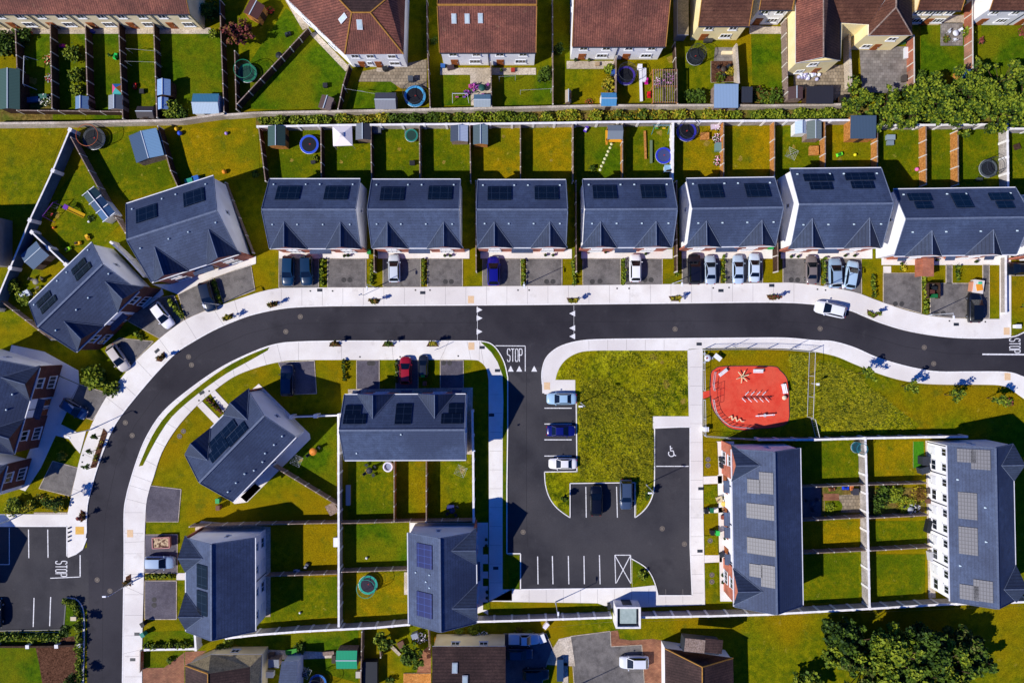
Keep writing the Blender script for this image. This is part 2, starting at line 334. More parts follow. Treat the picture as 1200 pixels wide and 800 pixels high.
def house(label, A, B, C, roof='slate', wall='render', gab=None, panels=(), fpanels=(), vents=None, eave=5.2, ridge=8.3, units=2,
          group=None, pv='pv', porch=None, brick='vbrick', ridgem='ridge', gutter='fascia', sky=(), cat='house', gm='slatex_shade', downpipes=True,
          doors='door', name='semi_detached_house', rear_win=True, ends=True, extras=None):
    a, b_, c = [Vector(g(p[0], p[1], eave)) for p in (A, B, C)]
    xa = (b_ - a); L = xa.length; xa.normalize(); ya = Vector((-xa.y, xa.x)); Wd = -(c - b_).dot(ya)
    cen = (a + b_) / 2 - ya * Wd / 2
    root = thing(name, label, cat, (cen.x, cen.y, 0), math.atan2(xa.y, xa.x), group)
    hl, hw = L/2, Wd/2; s = (ridge - eave) / hw
    def loc(px, py, h):
        p = Vector(g(px, py, h)) - cen; return p.dot(xa), p.dot(ya)
    def roofpt(px, py):
        h = 7.0
        for _ in range(3): l = loc(px, py, h); h = ridge - abs(l[1])*s
        return l
    gab = [(loc(px, py, 7.3)[0], gw) for px, py, gw in (gab or ())]
    panels = [roofpt(px, py) + (a1, a2) for px, py, a1, a2 in panels]
    sky = [roofpt(px, py) + (a1, a2) for px, py, a1, a2 in sky]
    if vents and len(vents) and vents is not True: vents = [roofpt(*p) for p in vents]
    if True:
        pass
    hl, hw = L/2, Wd/2; wl, ww = hl - .1, hw - .3
    zt = eave + s*.3 - .1
    w = MB()
    w.grid([(-wl, -ww, 0), (wl, -ww, 0), (wl, ww, 0), (-wl, ww, 0), (-wl, -ww, zt), (wl, -ww, zt), (wl, ww, zt), (-wl, ww, zt), (-wl, 0, ridge - .12), (wl, 0, ridge - .12)],
           [(0, 1, 5, 4), (2, 3, 7, 6), (1, 2, 6, 9, 5), (3, 0, 4, 8, 7)])
    w.obj('wall', M[wall], root)
    r = MB(); t = .17
    sec = [(-hw, eave), (0, ridge), (hw, eave), (hw, eave - t), (0, ridge - t), (-hw, eave - t)]
    vs = [(-hl, y, z) for y, z in sec] + [(hl, y, z) for y, z in sec]
    r.grid(vs, [(0, 6, 7, 1), (1, 7, 8, 2)], 0)
    r.grid(vs, [(2, 8, 9, 3), (3, 9, 10, 4), (4, 10, 11, 5), (5, 11, 6, 0), (5, 0, 1, 4), (4, 1, 2, 3), (11, 10, 7, 6), (10, 9, 8, 7)], 1)
    r.obj('roof', [M[roof], M['gutter']], root)
    MB().box((0, 0, ridge + .03), (L + .04, .26, .09), 0, 0).obj('ridge_tiles', M[ridgem], root)
    for sy in (1, -1):
        gg = MB(); gg.box((0, sy*(hw + .07), eave - .08), (L, .14, .12)); gg.obj('gutter', M[gutter], root)
    if ends:
        for sx in (1, -1):
            for sy in (1, -1):
                v = MB(); p = sx*(hl + .04)
                a3 = Vector((p, sy*hw, eave + .02)); b3 = Vector((p, sy*.14, ridge - s*.14 + .02))
                v.tube(a3, b3, .07, 4); v.obj('verge_trim', M['ridge' if roof.startswith('slate') else 'tridge'], root)
    # gablets
    for lx, gw in (gab or ()):
        zr = eave + gw*.8; yi = -hw + (zr - eave)/s; yf = -hw - .12; e = .05; tt = .12
        q = MB()
        def V(x, y, z): return (x, y, z + e)
        q.face([V(lx - gw, -hw, eave), V(lx - gw, yf, eave), V(lx, yf, zr), V(lx, yi, zr)])
        q.face([V(lx + gw, yf, eave), V(lx + gw, -hw, eave), V(lx, yi, zr), V(lx, yf, zr)])
        q.face([V(lx - gw, yf, eave - tt), V(lx, yf, zr - tt), V(lx, yf, zr), V(lx - gw, yf, eave)], 1)
        q.face([V(lx + gw, yf, eave), V(lx, yf, zr), V(lx, yf, zr - tt), V(lx + gw, yf, eave - tt)], 1)
        gr = q.obj('gable_roof', [M[gm], M['gutter']], root)
        hp = MB(); hp.tube(V(lx, yf, zr), V(lx, yi, zr), .08, 4)
        for sx in (1, -1): hp.tube(V(lx + sx*gw, -hw, eave + .03), V(lx, yi, zr + .03), .05, 4)
        hp.obj('ridge_tiles', M[ridgem], gr)
        bw = gw - .15; yb = -hw + .05; bay = MB(); zz = eave - .1
        P = [(-bw, 0), (bw, 0), (bw, zz), (0, zr - .2), (-bw, zz)]
        vs = [(lx + x, yb, z) for x, z in P] + [(lx + x, -ww, z) for x, z in P]
        bay.grid(vs, [(0, 1, 2, 3, 4), (1, 6, 7, 2), (5, 0, 4, 9)])
        bo = bay.obj('front_bay', M[brick], root)
        window(root, (lx - .1, yb, 4.1), 0, 1.5, 1.3, 1); window(root, (lx - .1, yb, 1.5), 0, 1.9, 1.5, 2)
    gx = [x for x, _ in (gab or ())]
    if porch:
        for x0, x1 in porch:
            p = MB(); y0, y1 = -ww, -hw - .45
            p.grid([(x0, y0, 3.0), (x0, y1, 2.55), (x1, y1, 2.55), (x1, y0, 3.0), (x0, y0, 2.85), (x0, y1, 2.42), (x1, y1, 2.42), (x1, y0, 2.85)],
                   [(0, 1, 2, 3), (5, 4, 7, 6), (1, 5, 6, 2), (0, 4, 5, 1), (2, 6, 7, 3)])
            p.obj('porch_roof', M['slate'], root)
            door(root, ((x0 + x1)/2 - .8, -ww, 0), 0, 'door'); door(root, ((x0 + x1)/2 + .8, -ww, 0), 0, 'door')
    uw = 2*wl/units
    for i in range(units):
        ux = -wl + uw*(i + .5)
        if rear_win:
            for dx in (-uw*.25, uw*.25): window(root, (ux + dx, ww, 4.0), math.pi, 1.1, 1.15, 1)
            window(root, (ux - uw*.25, ww, 1.5), math.pi, 1.5, 1.2, 1); door(root, (ux + uw*.22, ww, 0), math.pi, 'door' if roof in ('terra', 'brownred') else 'frame', 1.3)
        if not gab:
            for dx in (-uw*.25, uw*.25): window(root, (ux + dx, -ww, 4.0), 0, 1.15, 1.1, 1)
            window(root, (ux + uw*.2, -ww, 1.5), 0, 1.6, 1.2, 2); door(root, (ux - uw*.25, -ww, 0), 0, doors, 1.1)
        if downpipes and i < units - 1 or downpipes and units > 2:
            for sy in (1, -1):
                d = MB(); xx = ux + uw*.5 - (.2 if i == units - 1 else 0); d.tube((xx, sy*(ww + .08), .05), (xx, sy*(ww + .08), zt - .1), .06, 6); d.obj('downpipe', M['gutter'], root)
    window(root, (wl, .6, 4.2), math.pi/2, .6, .9, 0); window(root, (-wl, .6, 4.2), -math.pi/2, .6, .9, 0)
    ang = math.atan(s)
    def onroof(lx, ly, dz=0): return (lx, ly, ridge - abs(ly)*s + dz)
    for lx, ly, pw, pd in panels:
        p = MB(); p.box((0, 0, 0), (pw, pd/math.cos(ang), .06))
        o = p.obj('solar_panel', M[pv], root, onroof(lx, ly, .12)); o.rotation_euler = (-math.copysign(ang, ly), 0, 0)
    for lx, ly, pw, pd in sky:
        p = MB(); p.box((0, 0, 0), (pw, pd, .14)); o = p.obj('skylight', M['metal'], root, onroof(lx, ly, .08)); o.rotation_euler = (-math.copysign(ang, ly), 0, 0)
        q = MB(); q.box((0, 0, .08), (pw - .22, pd - .22, .03)); q.obj('pane', M['skyglass'], o)
    if vents is None and roof.startswith('slate'):
        f = hl/6.5
        vents = [(x*f, hw - .9) for x in (-5.7, -1.1, .9, 5.6)] + [(x*f, -hw + 3.1) for x in (-5.4, -1.9, 1.7, 5.5)]
    if vents:
        if 'vm' not in WIN:
            v = MB(); v.box((0, 0, .06), (.26, .2, .16), 0, 0, .7); v.box((0, -.06, .16), (.14, .12, .06)); WIN['vm'] = v.mesh('roof_vent', M['vent'])
        for lx, ly in vents:
            place('roof_vent', WIN['vm'], root, onroof(lx, ly, .05))
    root['hl'] = hl; root['hw'] = hw
    return root

def hip_house(label, faces, foot, mats, name='bungalow', wall='render', h=5.2, wins=(), cat='house', ridges=(), rm='tridge', sky=(), doors_=()):
    """roof given face by face as (list of (px, py, height), material); foot = eave outline"""
    c = g(sum(p[0] for p in foot)/len(foot), sum(p[1] for p in foot)/len(foot), h)
    root = thing(name, label, cat, (c[0], c[1], 0))
    def q(p, dz=0): x, y = g(p[0], p[1], p[2]); return (x - c[0], y - c[1], p[2] + dz)
    names = sorted({m for _, m in faces}); r = MB()
    for pts, m in faces:
        P = [q(p) for p in pts]; n = (Vector(P[1]) - Vector(P[0])).cross(Vector(P[2]) - Vector(P[0]))
        if n.z < 0: P = P[::-1]
        r.face(P, names.index(m))
        r.face([(x, y, z - .16) for x, y, z in P[::-1]], len(names))
    F = [q((x, y, h)) for x, y in foot]
    for a, b in zip(F, F[1:] + F[:1]):
        r.face([(a[0], a[1], a[2] - .16), (b[0], b[1], b[2] - .16), b, a], len(names))
    r.obj('roof', [M[n] for n in names] + [M['fascia']], root)
    cc = Vector((sum(p[0] for p in F)/len(F), sum(p[1] for p in F)/len(F)))
    w = MB(); ins = [tuple(cc + (Vector(p[:2]) - cc)*(1 - .3/max(1, (Vector(p[:2]) - cc).length))) for p in F]
    w.prism(ins, 0, h - .1); w.obj('wall', M[wall], root)
    for a, b in ridges:
        t = MB(); t.tube(q(a, .03), q(b, .03), .11, 5); t.obj('ridge_tiles', M[rm], root)
    for i, t, z, ww, hh in wins:
        a, b = Vector(ins[i]), Vector(ins[(i + 1) % len(ins)]); p = a.lerp(b, t); d = b - a
        n = Vector((d.y, -d.x)).normalized(); mid = (a + b)/2
        if n.dot(mid - cc) < 0: n = -n
        rz = math.atan2(n.y, n.x) + math.pi/2
        if hh > 1.9: door(root, (p.x, p.y, 0), rz)
        else: window(root, (p.x, p.y, z), rz, ww, hh, 1)
    for (px, py, ph, nx, ny, tl) in sky:
        x, y, z = q((px, py, ph)); v = Vector((nx, ny, 1)).normalized()
        s = MB().box((0, 0, 0), (.8, 1.4, .14)).obj('skylight', M['metal'], root, (x, y, z + .06))
        s.rotation_euler = v.to_track_quat('Z', 'Y').to_euler()
        MB().box((0, 0, .08), (.6, 1.15, .03)).obj('pane', M['skyglass'], s)
    return root

# ------------------------------------------------------------ walls and fences
def fence(label, pts, h=1.9, kind='conc', gap=2.9, name=None, cat=None, group=None, base=False, posts=True):
    cfg = {'conc': ('conc_wall', .16, 'cap', 'cap', 'concrete_wall', 'wall'), 'hedgewall': ('darktimber', .2, 'darktimber', 'cap', 'concrete_wall', 'wall'), 'blue': ('shade_blue_wall', .16, 'cap', 'cap', 'concrete_wall', 'wall'), 'white': ('cap', .16, 'cap', 'cap', 'garden_wall', 'wall'),  # blue kind: concrete panels carrying their shade in the base colour
           'timber': ('timber', .07, 'oldtimber', 'concpost', 'timber_fence', 'fence'), 'old': ('oldtimber', .07, 'oldtimber', 'concpost', 'timber_fence', 'fence'),
           'dark': ('darktimber', .08, 'oldtimber', 'concpost', 'timber_fence', 'fence'), 'cream': ('oldpave', .2, 'oldpave', 'oldpave', 'garden_wall', 'wall'),
           'brick': ('brick', .1, 'concpost', 'concpost', 'brick_wall', 'wall')}[kind]
    P = [Vector(g(x, y, 0 if base else h)) for x, y in pts]
    root = thing(name or cfg[4], label, cat or cfg[5], (P[0].x, P[0].y, 0), 0, group); o = P[0]
    th = cfg[1]; pan = MB(); cap = MB(); pw = .16 if kind not in ('conc', 'white', 'blue', 'hedgewall') else (.34 if kind in ('conc', 'white') else .55)
    pm = MB().box((0, 0, (h + .06)/2), (pw, pw, h + .06)).mesh('post', M[cfg[3]])
    for a, b in zip(P, P[1:]):
        d = b - a; L = d.length; rz = math.atan2(d.y, d.x); m = (a + b)/2 - o
        n = max(1, round(L/gap))
        for i in range(n):
            q = a.lerp(b, (i + .5)/n) - o; zj = rnd.uniform(-.02, .02)
            pan.box((q.x, q.y, h/2 + zj/2 - .02), (L/n - (.02 if kind in ('conc',) else .04), th, h + zj - .04), rz)
            cap.box((q.x, q.y, h + zj + .01), (L/n - .02, th + (.14 if kind in ('conc', 'white', 'cream') else .06), .07), rz)
            if posts:
                pp = a.lerp(b, i/n) - o; place('post', pm, root, (pp.x, pp.y, 0), rz)
        if posts: pp = b - o; place('post', pm, root, (pp.x + .001, pp.y, 0), rz) if b is P[-1] else None
    pan.obj('panel', M[cfg[0]], root); cap.obj('capping', M[cfg[2]], root)
    return root

# ------------------------------------------------------------ cars
CARM = {}
def carpaint(c):
    n = 'car_paint_' + c
    if n not in MATS:
        m = mat(n, c, rough=.28, spec=.6); m.node_tree.nodes['Principled BSDF'].inputs['Coat Weight'].default_value = .6
    return MATS[n]
def car_meshes(kind):
    if kind in CARM: return CARM[kind]
    # x forward; stations: x, half width, hood height
    st = {'hatch': [(-2.1, .66, .82), (-2.04, .8, .92), (-1.8, .87, .98), (-1.2, .89, 1.0), (0, .9, 1.0), (.9, .89, .98), (1.4, .87, .92), (1.8, .82, .82), (2.02, .7, .72), (2.1, .55, .6)],
          'saloon': [(-2.3, .62, .8), (-2.22, .78, .9), (-1.9, .86, .96), (-1.2, .9, .98), (0, .91, .98), (.9, .9, .96), (1.5, .88, .88), (2.0, .82, .8), (2.22, .7, .7), (2.32, .52, .58)],
          'suv': [(-2.25, .72, .95), (-2.2, .84, 1.05), (-1.9, .92, 1.12), (-1.2, .94, 1.13), (0, .95, 1.12), (.9, .94, 1.1), (1.5, .92, 1.03), (2.0, .86, .95), (2.2, .74, .82), (2.27, .6, .7)],
          'pickup': [(-2.6, .88, .95), (-2.55, .9, 1.0), (-1.9, .92, 1.0), (-1.2, .92, 1.0), (0, .93, 1.05), (.9, .92, 1.08), (1.5, .9, 1.0), (2.2, .85, .92), (2.5, .76, .8), (2.58, .6, .7)]}[kind]
    cab = {'hatch': (-1.95, -1.55, .18, 1.1, .78, .6, 1.0, 1.48), 'saloon': (-1.5, -.85, .3, 1.15, .8, .6, .97, 1.42),
           'suv': (-2.12, -1.8, .25, 1.1, .84, .68, 1.12, 1.68), 'pickup': (-.75, -.45, .45, 1.15, .82, .66, 1.05, 1.72)}[kind]
    b = MB(); ring = []; vs = []
    for x, hw, z in st:
        prof = [(-hw*.92, .28), (-hw, .5), (-hw*1.0, z - .16), (-hw*.9, z - .03), (-hw*.5, z + .015), (0, z + .03), (hw*.5, z + .015), (hw*.9, z - .03), (hw, z - .16), (hw, .5), (hw*.92, .28)]
        vs += [(x, y, zz) for y, zz in prof]
    n = 11; fs = []
    for k in range(len(st) - 1):
        for i in range(n - 1): a = k*n + i; fs.append((a, a + n, a + n + 1, a + 1))
    b.grid(vs, [f[::-1] for f in fs], 0, True)
    b.face([vs[i] for i in range(n)]); b.face([vs[(len(st) - 1)*n + i] for i in range(n)][::-1])
    b.face([(st[0][0], -.6, .28), (st[0][0], .6, .28), (st[-1][0], .5, .28), (st[-1][0], -.5, .28)][::-1])
    xr, xrt, xft, xf, hb, ht, zb, zt = cab
    c = [(xr, -hb, zb), (xf, -hb, zb), (xf, hb, zb), (xr, hb, zb), (xrt, -ht, zt - .05), (xft, -ht, zt - .05), (xft, ht, zt - .05), (xrt, ht, zt - .05)]
    b.grid(c, [(0, 1, 5, 4), (1, 2, 6, 5), (2, 3, 7, 6), (3, 0, 4, 7)])
    mx = (xrt + xft)/2
    rf = [(xrt, -ht, zt - .05), (mx, -ht, zt - .02), (xft, -ht, zt - .05), (xft, 0, zt - .01), (xft, ht, zt - .05), (mx, ht, zt - .02), (xrt, ht, zt - .05), (xrt, 0, zt - .01), (mx, 0, zt + .02)]
    b.grid(rf, [(0, 1, 8, 7), (1, 2, 3, 8), (8, 3, 4, 5), (7, 8, 5, 6)], 0, True)
    if kind == 'pickup': b.box((-1.65, 0, 1.0), (1.6, 1.5, .03)); 
    def quad(p0, p1, p2, p3, s=.08, off=.012):
        P = [Vector(p) for p in (p0, p1, p2, p3)]; ce = sum(P, Vector())/4; nr = (P[1] - P[0]).cross(P[2] - P[0]).normalized()
        return [ce + (p - ce)*(1 - s) + nr*off for p in P]
    parts = {}
    q = MB(); q.face(quad(c[1], c[2], c[6], c[5])); parts['windscreen'] = q
    q = MB(); q.face(quad(c[3], c[0], c[4], c[7])); parts['rear_window'] = q
    s1 = MB(); s1.face(quad(c[0], c[1], c[5], c[4], .12)); s2 = MB(); s2.face(quad(c[2], c[3], c[7], c[6], .12))
    wh = MB(); wh.tube((0, -.1, 0), (0, .1, 0), .31, 16)
    rm = MB(); rm.tube((0, -.108, 0), (0, .108, 0), .18, 10)
    hd = MB(); hd.box((0, 0, 0), (.22, .3, .12), 0, 0, .7)
    tl = MB(); tl.box((0, 0, 0), (.12, .22, .16))
    mi = MB(); mi.box((0, 0, 0), (.14, .2, .13), 0, 0, .8)
    out = dict(body=b, sides=(s1.mesh('side_window', M['carglass']), s2.mesh('side_window', M['carglass'])),
               ws=parts['windscreen'].mesh('windscreen', M['carglass']), rw=parts['rear_window'].mesh('rear_window', M['carglass']),
               wheel=wh.mesh('wheel', M['tyre']), rim=rm.mesh('rim', M['rim']), head=hd.mesh('headlight', M['lamp']), tail=tl.mesh('tail_light', M['tail']),
               mir=mi, st=st, cab=cab, bodies={})
    CARM[kind] = out; return out
def car(label, px, py, deg, color='e8eaee', kind='hatch', sc=1.0, name='parked_car', group='cars parked on the estate'):
    """deg: direction of the nose, 0 = right, 90 = up"""
    x, y = g(px, py, .7); m = car_meshes(kind)
    root = thing(name, label, 'car' if kind != 'pickup' else 'pickup truck', (x, y, .02), R(deg), group); root.scale = (sc, sc, sc)
    if color not in m['bodies']: m['bodies'][color] = (m['body'].mesh('body', carpaint(color)), m['mir'].mesh('mirror', carpaint(color)))
    place('body', m['bodies'][color][0], root)
    place('windscreen', m['ws'], root); place('rear_window', m['rw'], root)
    for s in m['sides']: place('side_window', s, root)
    xe = m['st'][-1][0]
    for sx in (-1.3, 1.32):
        for sy in (-1, 1):
            w = place('wheel', m['wheel'], root, (sx*xe/2.15, sy*.8, .31)); place('rim', m['rim'], w)
    for sy in (-1, 1):
        place('headlight', m['head'], root, (xe - .18, sy*.56, m['st'][-2][2] - .05))
        place('tail_light', m['tail'], root, (-xe + .03, sy*.6, .8)); place('mirror', m['bodies'][color][1], root, (m['cab'][3] - .25, sy*(m['cab'][4] + .17), m['cab'][6] + .05))
    return root

# ------------------------------------------------------------ plants
def crown(blobs, n, size, seed, mats, up=.35):
    rr = random.Random(seed); b = MB(); tot = sum(r0*r1 for *_, r0, r1 in blobs)
    nm = len(mats)
    for (x, y, z, r0, r1) in blobs:
        for _ in range(max(8, int(n*r0*r1/tot))):
            d = Vector((rr.gauss(0, 1), rr.gauss(0, 1), rr.gauss(0, 1))).normalized(); k = rr.random()**.42*rr.uniform(.8, 1.2)
            p = (x + d.x*r0*k, y + d.y*r0*k, max(.05, z + d.z*r1*k))
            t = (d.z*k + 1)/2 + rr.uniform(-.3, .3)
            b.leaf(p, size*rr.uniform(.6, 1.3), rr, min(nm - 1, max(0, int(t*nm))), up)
    return b
def shrub(label, px, py, r, h, seed=1, mats=('leaf_dark', 'leaf_mid', 'leaf_light'), name='shrub', cat='shrub', group=None, dens=1.0, size=.16, stretch=None, trunk=True):
    x, y = g(px, py); root = thing(name, label, cat, (x, y, 0), 0, group); rr = random.Random(seed)
    blobs = [(0, 0, h*.5, r, h*.5)] + [(rr.uniform(-.6, .6)*r, rr.uniform(-.6, .6)*r, h*rr.uniform(.4, .8), r*.5, h*.3) for _ in range(4)]
    n = int(dens*420*max(.3, r*r))
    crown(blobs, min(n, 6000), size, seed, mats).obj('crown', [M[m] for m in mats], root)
    t = MB(); t.tube((0, 0, 0), (0, 0, h*.6), .05 + .02*h, 6, r2=.03)
    for i in range(4):
        a = rr.random()*6.28; t.tube((0, 0, h*.2), (math.cos(a)*r*.5, math.sin(a)*r*.5, h*.6), .03, 4, r2=.015)
    t.obj('trunk', M['trunk'], root); return root
def hedge(label, pts, wdt, h, seed=1, mats=('leaf_dark', 'leaf_mid', 'leaf_light'), group=None, size=.15, dens=1.0, name='hedge', var=.35):
    P = [Vector(g(x, y)) for x, y in pts]; o = P[0]; root = thing(name, label, 'hedge', (o.x, o.y, 0), 0, group); rr = random.Random(seed)
    blobs = []; st = MB()
    for a, b in zip(P, P[1:]):
        L = (b - a).length; n = max(1, int(L/(wdt*.55)))
        for i in range(n):
            q = a.lerp(b, (i + rr.random())/n) - o; hh = h*rr.uniform(1 - var, 1 + var*.5)
            blobs.append((q.x + rr.uniform(-.15, .15)*wdt, q.y + rr.uniform(-.15, .15)*wdt, hh*.5, wdt*rr.uniform(.38, .6), hh*.5))
            st.tube((q.x, q.y, 0), (q.x, q.y, hh*.6), .03, 4)
    area = sum(b[3]**2*3.1 for b in blobs)
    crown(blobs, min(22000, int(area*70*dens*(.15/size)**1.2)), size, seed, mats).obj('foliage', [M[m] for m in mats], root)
    st.obj('stem', M['trunk'], root); return root
# ================================================================ GROUND
b = MB(); S = 400; b.face([(-S, -S, 0), (S, -S, 0), (S, S, 0), (-S, S, 0)]); struct('ground', b, M['lawn'])

road_out = sm([(102, 830), (102, 800), (102, 740), (102, 690), (102, 650), (102, 600), (107, 573), (117, 540), (130, 507), (142, 487), (160, 464), (185, 435), (207, 413), (225, 401), (250, 387), (275, 376), (300, 367.5), (337, 360.5), (380, 358.5), (425, 358), (500, 357.6), (600, 357), (700, 356), (800, 355), (900, 354), (950, 356), (992, 362.5), (1012, 370), (1032, 378), (1062, 387), (1100, 393.5), (1137, 396), (1182, 395), (1200, 389), (1230, 374)], 4)
road_in = sm([(144, 830), (144, 800), (145, 725), (146, 650), (146, 600), (149, 580), (152, 568), (160, 542), (172, 512), (192, 482), (225, 454), (262, 429), (300, 411), (325, 403), (350, 400.5), (400, 399.5), (480, 399.5), (562, 399.5)], 4)
junc_l = sm([(562, 399.5), (574, 402), (583, 410), (591, 425), (595, 442)], 4)
junc_r = sm([(635.5, 450), (635, 436), (639, 421), (648, 411), (661, 404), (682, 399), (710, 397.5), (750, 397), (805, 396.5), (870, 396), (920, 396), (955, 399), (975, 400), (1000, 407), (1025, 418), (1050, 426), (1075, 432), (1100, 435.5), (1137, 435.5), (1180, 436), (1200, 442), (1230, 452)], 4)
road = road_out + junc_r[::-1] + junc_l[::-1] + road_in[::-1]
sheet('road', road, .014, 'asphalt')
# parking court
A1 = sm([(638, 552.5), (639, 567), (643, 581), (650, 592), (659, 600), (668, 606)], 3); A2 = sm([(744, 606), (752, 600), (759, 592), (764, 582), (766.5, 570), (767, 556)], 3); A3 = sm([(771, 697), (768, 685), (763, 673), (755, 663), (740, 654)], 3)
court = [(594, 430), (640, 430), (638, 461), (675, 461), (676, 552)] + A1 + [(668, 566), (744, 565)] + A2 + [(767, 500), (808.5, 500), (808.5, 640), (811, 697)] + A3 + [(739, 688), (610, 690), (610, 648), (594, 648)]
sheet('parking_court', court, .018, 'asphalt_old')
lot = [(-30, 616), (78, 616), (79, 651), (104, 640), (104, 716), (97, 710), (88, 701), (78, 700), (75, 737), (-30, 740)]
sheet('car_park', lot, .018, 'asphalt_old')
# upper pavement with kerb
pav_top = sm([(300, 343.5), (325, 338), (370, 337), (450, 336.8), (600, 335.3), (750, 333.5), (900, 331.5), (930, 331.5), (962, 335), (1000, 342), (1025, 351), (1050, 360), (1075, 367), (1100, 371.5), (1135, 373.5), (1171, 373.7)], 3)
pav_lt = sm([(80, 600), (86, 572), (96, 530), (108, 497), (125, 465), (140, 446), (160, 422), (187, 397), (217, 375), (250, 361), (275, 352), (300, 343.5)], 3)
edge_o = [p for p in road_out if p[1] < 640 or p[0] > 110]
i0 = next(i for i, p in enumerate(road_out) if p[1] <= 628)
up = pav_lt + pav_top[1:] + [(1171, 300), (1184, 300), (1184, 394.5)] + [p for p in road_out[i0:] if p[0] < 1184][::-1]
up = up + [(101, 630), (97, 643), (90, 649), (80, 653), (79, 616), (-30, 616), (-30, 602), (80, 602)]
slab('pavement', up, .12, 'pave')
def kerbline(pts, name='kerb', w=.16, z=.135):
    b = MB(); P = [Vector(g(*p)) for p in pts]
    for k in range(len(P) - 1):
        a, c = P[k], P[k + 1]; d = (c - a); L = d.length
        if L < .01: continue
        m = (a + c)/2; b.box((m.x, m.y, z/2), (L + .02, w, z), math.atan2(d.y, d.x))
    return struct(name, b, M['kerb'])
kerbline([p for p in road_out[i0:] if p[0] < 1230])
# inner pavement
pin_low = sm([(167, 830), (167, 760), (169, 675), (171, 600), (175, 575), (180, 560), (190, 530), (207, 502), (230, 476), (252, 457), (275, 441), (300, 431), (325, 424.5), (350, 422), (420, 421.5), (500, 421.5), (552, 421.5), (563, 424), (570, 432), (572.5, 445)], 4)
jl2 = junc_l + [(595, 500), (594, 570), (594, 648)]
inner = pin_low + [(573, 500), (573, 694), (478, 706), (600, 712), (600, 690), (610, 690), (594, 690), (590, 648), (590, 500)]
inner = pin_low + [(573, 600), (573, 703), (600, 703), (600, 690), (589, 690), (589, 600), (589, 513)] + [(590, 470), (589, 440), (583, 424), (576, 413), (569, 406)] + road_in[::-1][0:]
slab('pavement', inner, .12, 'pave')
kerbline(road_in); kerbline(jl2)
slab('kerb_verge', junc_l + [(595, 500), (594, 648), (589, 648), (589, 513), (590, 470), (589, 440), (583, 424), (576, 413), (569, 406)], .125, 'lush')
# verge strip on the bend
slab('verge', sm([(316, 406.5), (290, 417), (262, 432), (228, 457), (197, 484.5), (178, 512), (163, 546)], 3) + sm([(168, 545), (183, 516), (202, 488), (232, 461.5), (265, 438), (292, 423), (314, 410.5)], 3), .13, 'olive')
# pavement right of junction, round the green
pr_out = junc_r
pr_in = sm([(973 - 22, 411), (920, 408.5), (870, 407.5), (826, 408)], 2)
green_tl = sm([(650, 461), (651, 444), (656, 430), (666, 419), (682, 412), (705, 410.5)], 4)
ring = [p for p in junc_r if p[1] < 446 and p[0] < 1240]
right_low = sm([(950, 411), (978, 417), (1000, 426), (1025, 436), (1050, 444), (1078, 449), (1110, 450.5), (1150, 450.5), (1175, 452), (1190, 460), (1230, 490)], 4)
slab('pavement', [(635.5, 460), (650, 460)] + green_tl[1:] + [(805.5, 410.5), (807, 409), (826, 408)] + pr_in[::-1][1:] + right_low[1:] + [(1230, 452)] + ring[::-1], .12, 'pave')
slab('pavement', [(635.5, 445), (674, 445), (674, 460.5), (635.5, 460.5)], .124, 'pave')
kerbline(junc_r)
# pavement along the court (right and bottom)
slab('pavement', [(805.5, 410), (823, 408), (823, 508), (824, 600), (826, 708), (717, 712), (700, 706), (573, 704), (600, 689.5), (610, 690), (739, 688), (767, 685), (771, 697), (811, 697), (808.5, 640), (808.5, 500), (765, 502), (765, 487.5), (807, 487.5)], .12, 'pave')
kerbline([(767, 500), (808.5, 500), (808.5, 640), (811, 697)] + A3, w=.13)
kerbline([(594, 648), (610, 648), (610, 690), (739, 688.5)])
kerbline([(638, 461), (675, 461), (676, 552)] + A1 + [(668, 566), (744, 565)] + A2 + [(767, 502)], w=.13)
green = green_tl + [(805.5, 410.5), (807, 487.5), (765, 487.5), (765, 565), (761, 583), (752, 596), (745.5, 603), (745.5, 564), (667, 564.5), (667, 604.5)] + [(x + .6, y - .6) for x, y in A1[::-1]][2:] + [(677, 553.5), (676.5, 461)]
slab('green', green, .1, 'meadow')
slab('planting_bed', [(741, 655)] + [(x - .8, y + .8) for x, y in A3[::-1]][1:-1] + [(767, 688), (741, 688)], .11, 'olive')
slab('planting_bed', [(596, 650), (608.5, 650), (608.5, 689), (600, 689), (596, 700)], .1, 'lush')
kerbline([(79, 616), (79, 651), (90, 648), (97, 643), (102, 630)]); kerbline([(-30, 616), (79, 616)])
kerbline(sm([(78, 700), (88, 701), (94, 706), (98, 716), (99, 740), (97, 830)], 3)); kb = kerbline([(78, 700), (75, 737), (-30, 739)]); kb.data.materials[0] = M['darkmetal']
slab('hedge_bank', [(78, 702), (87, 703), (93, 708), (96, 718), (97, 740), (95, 830), (-30, 830), (-30, 741), (74, 740)], .1, 'lush')
slab('bark_bed', [(42, 756), (60, 748), (91, 744), (91, 830), (55, 830), (47, 780)], .12, 'mulch')
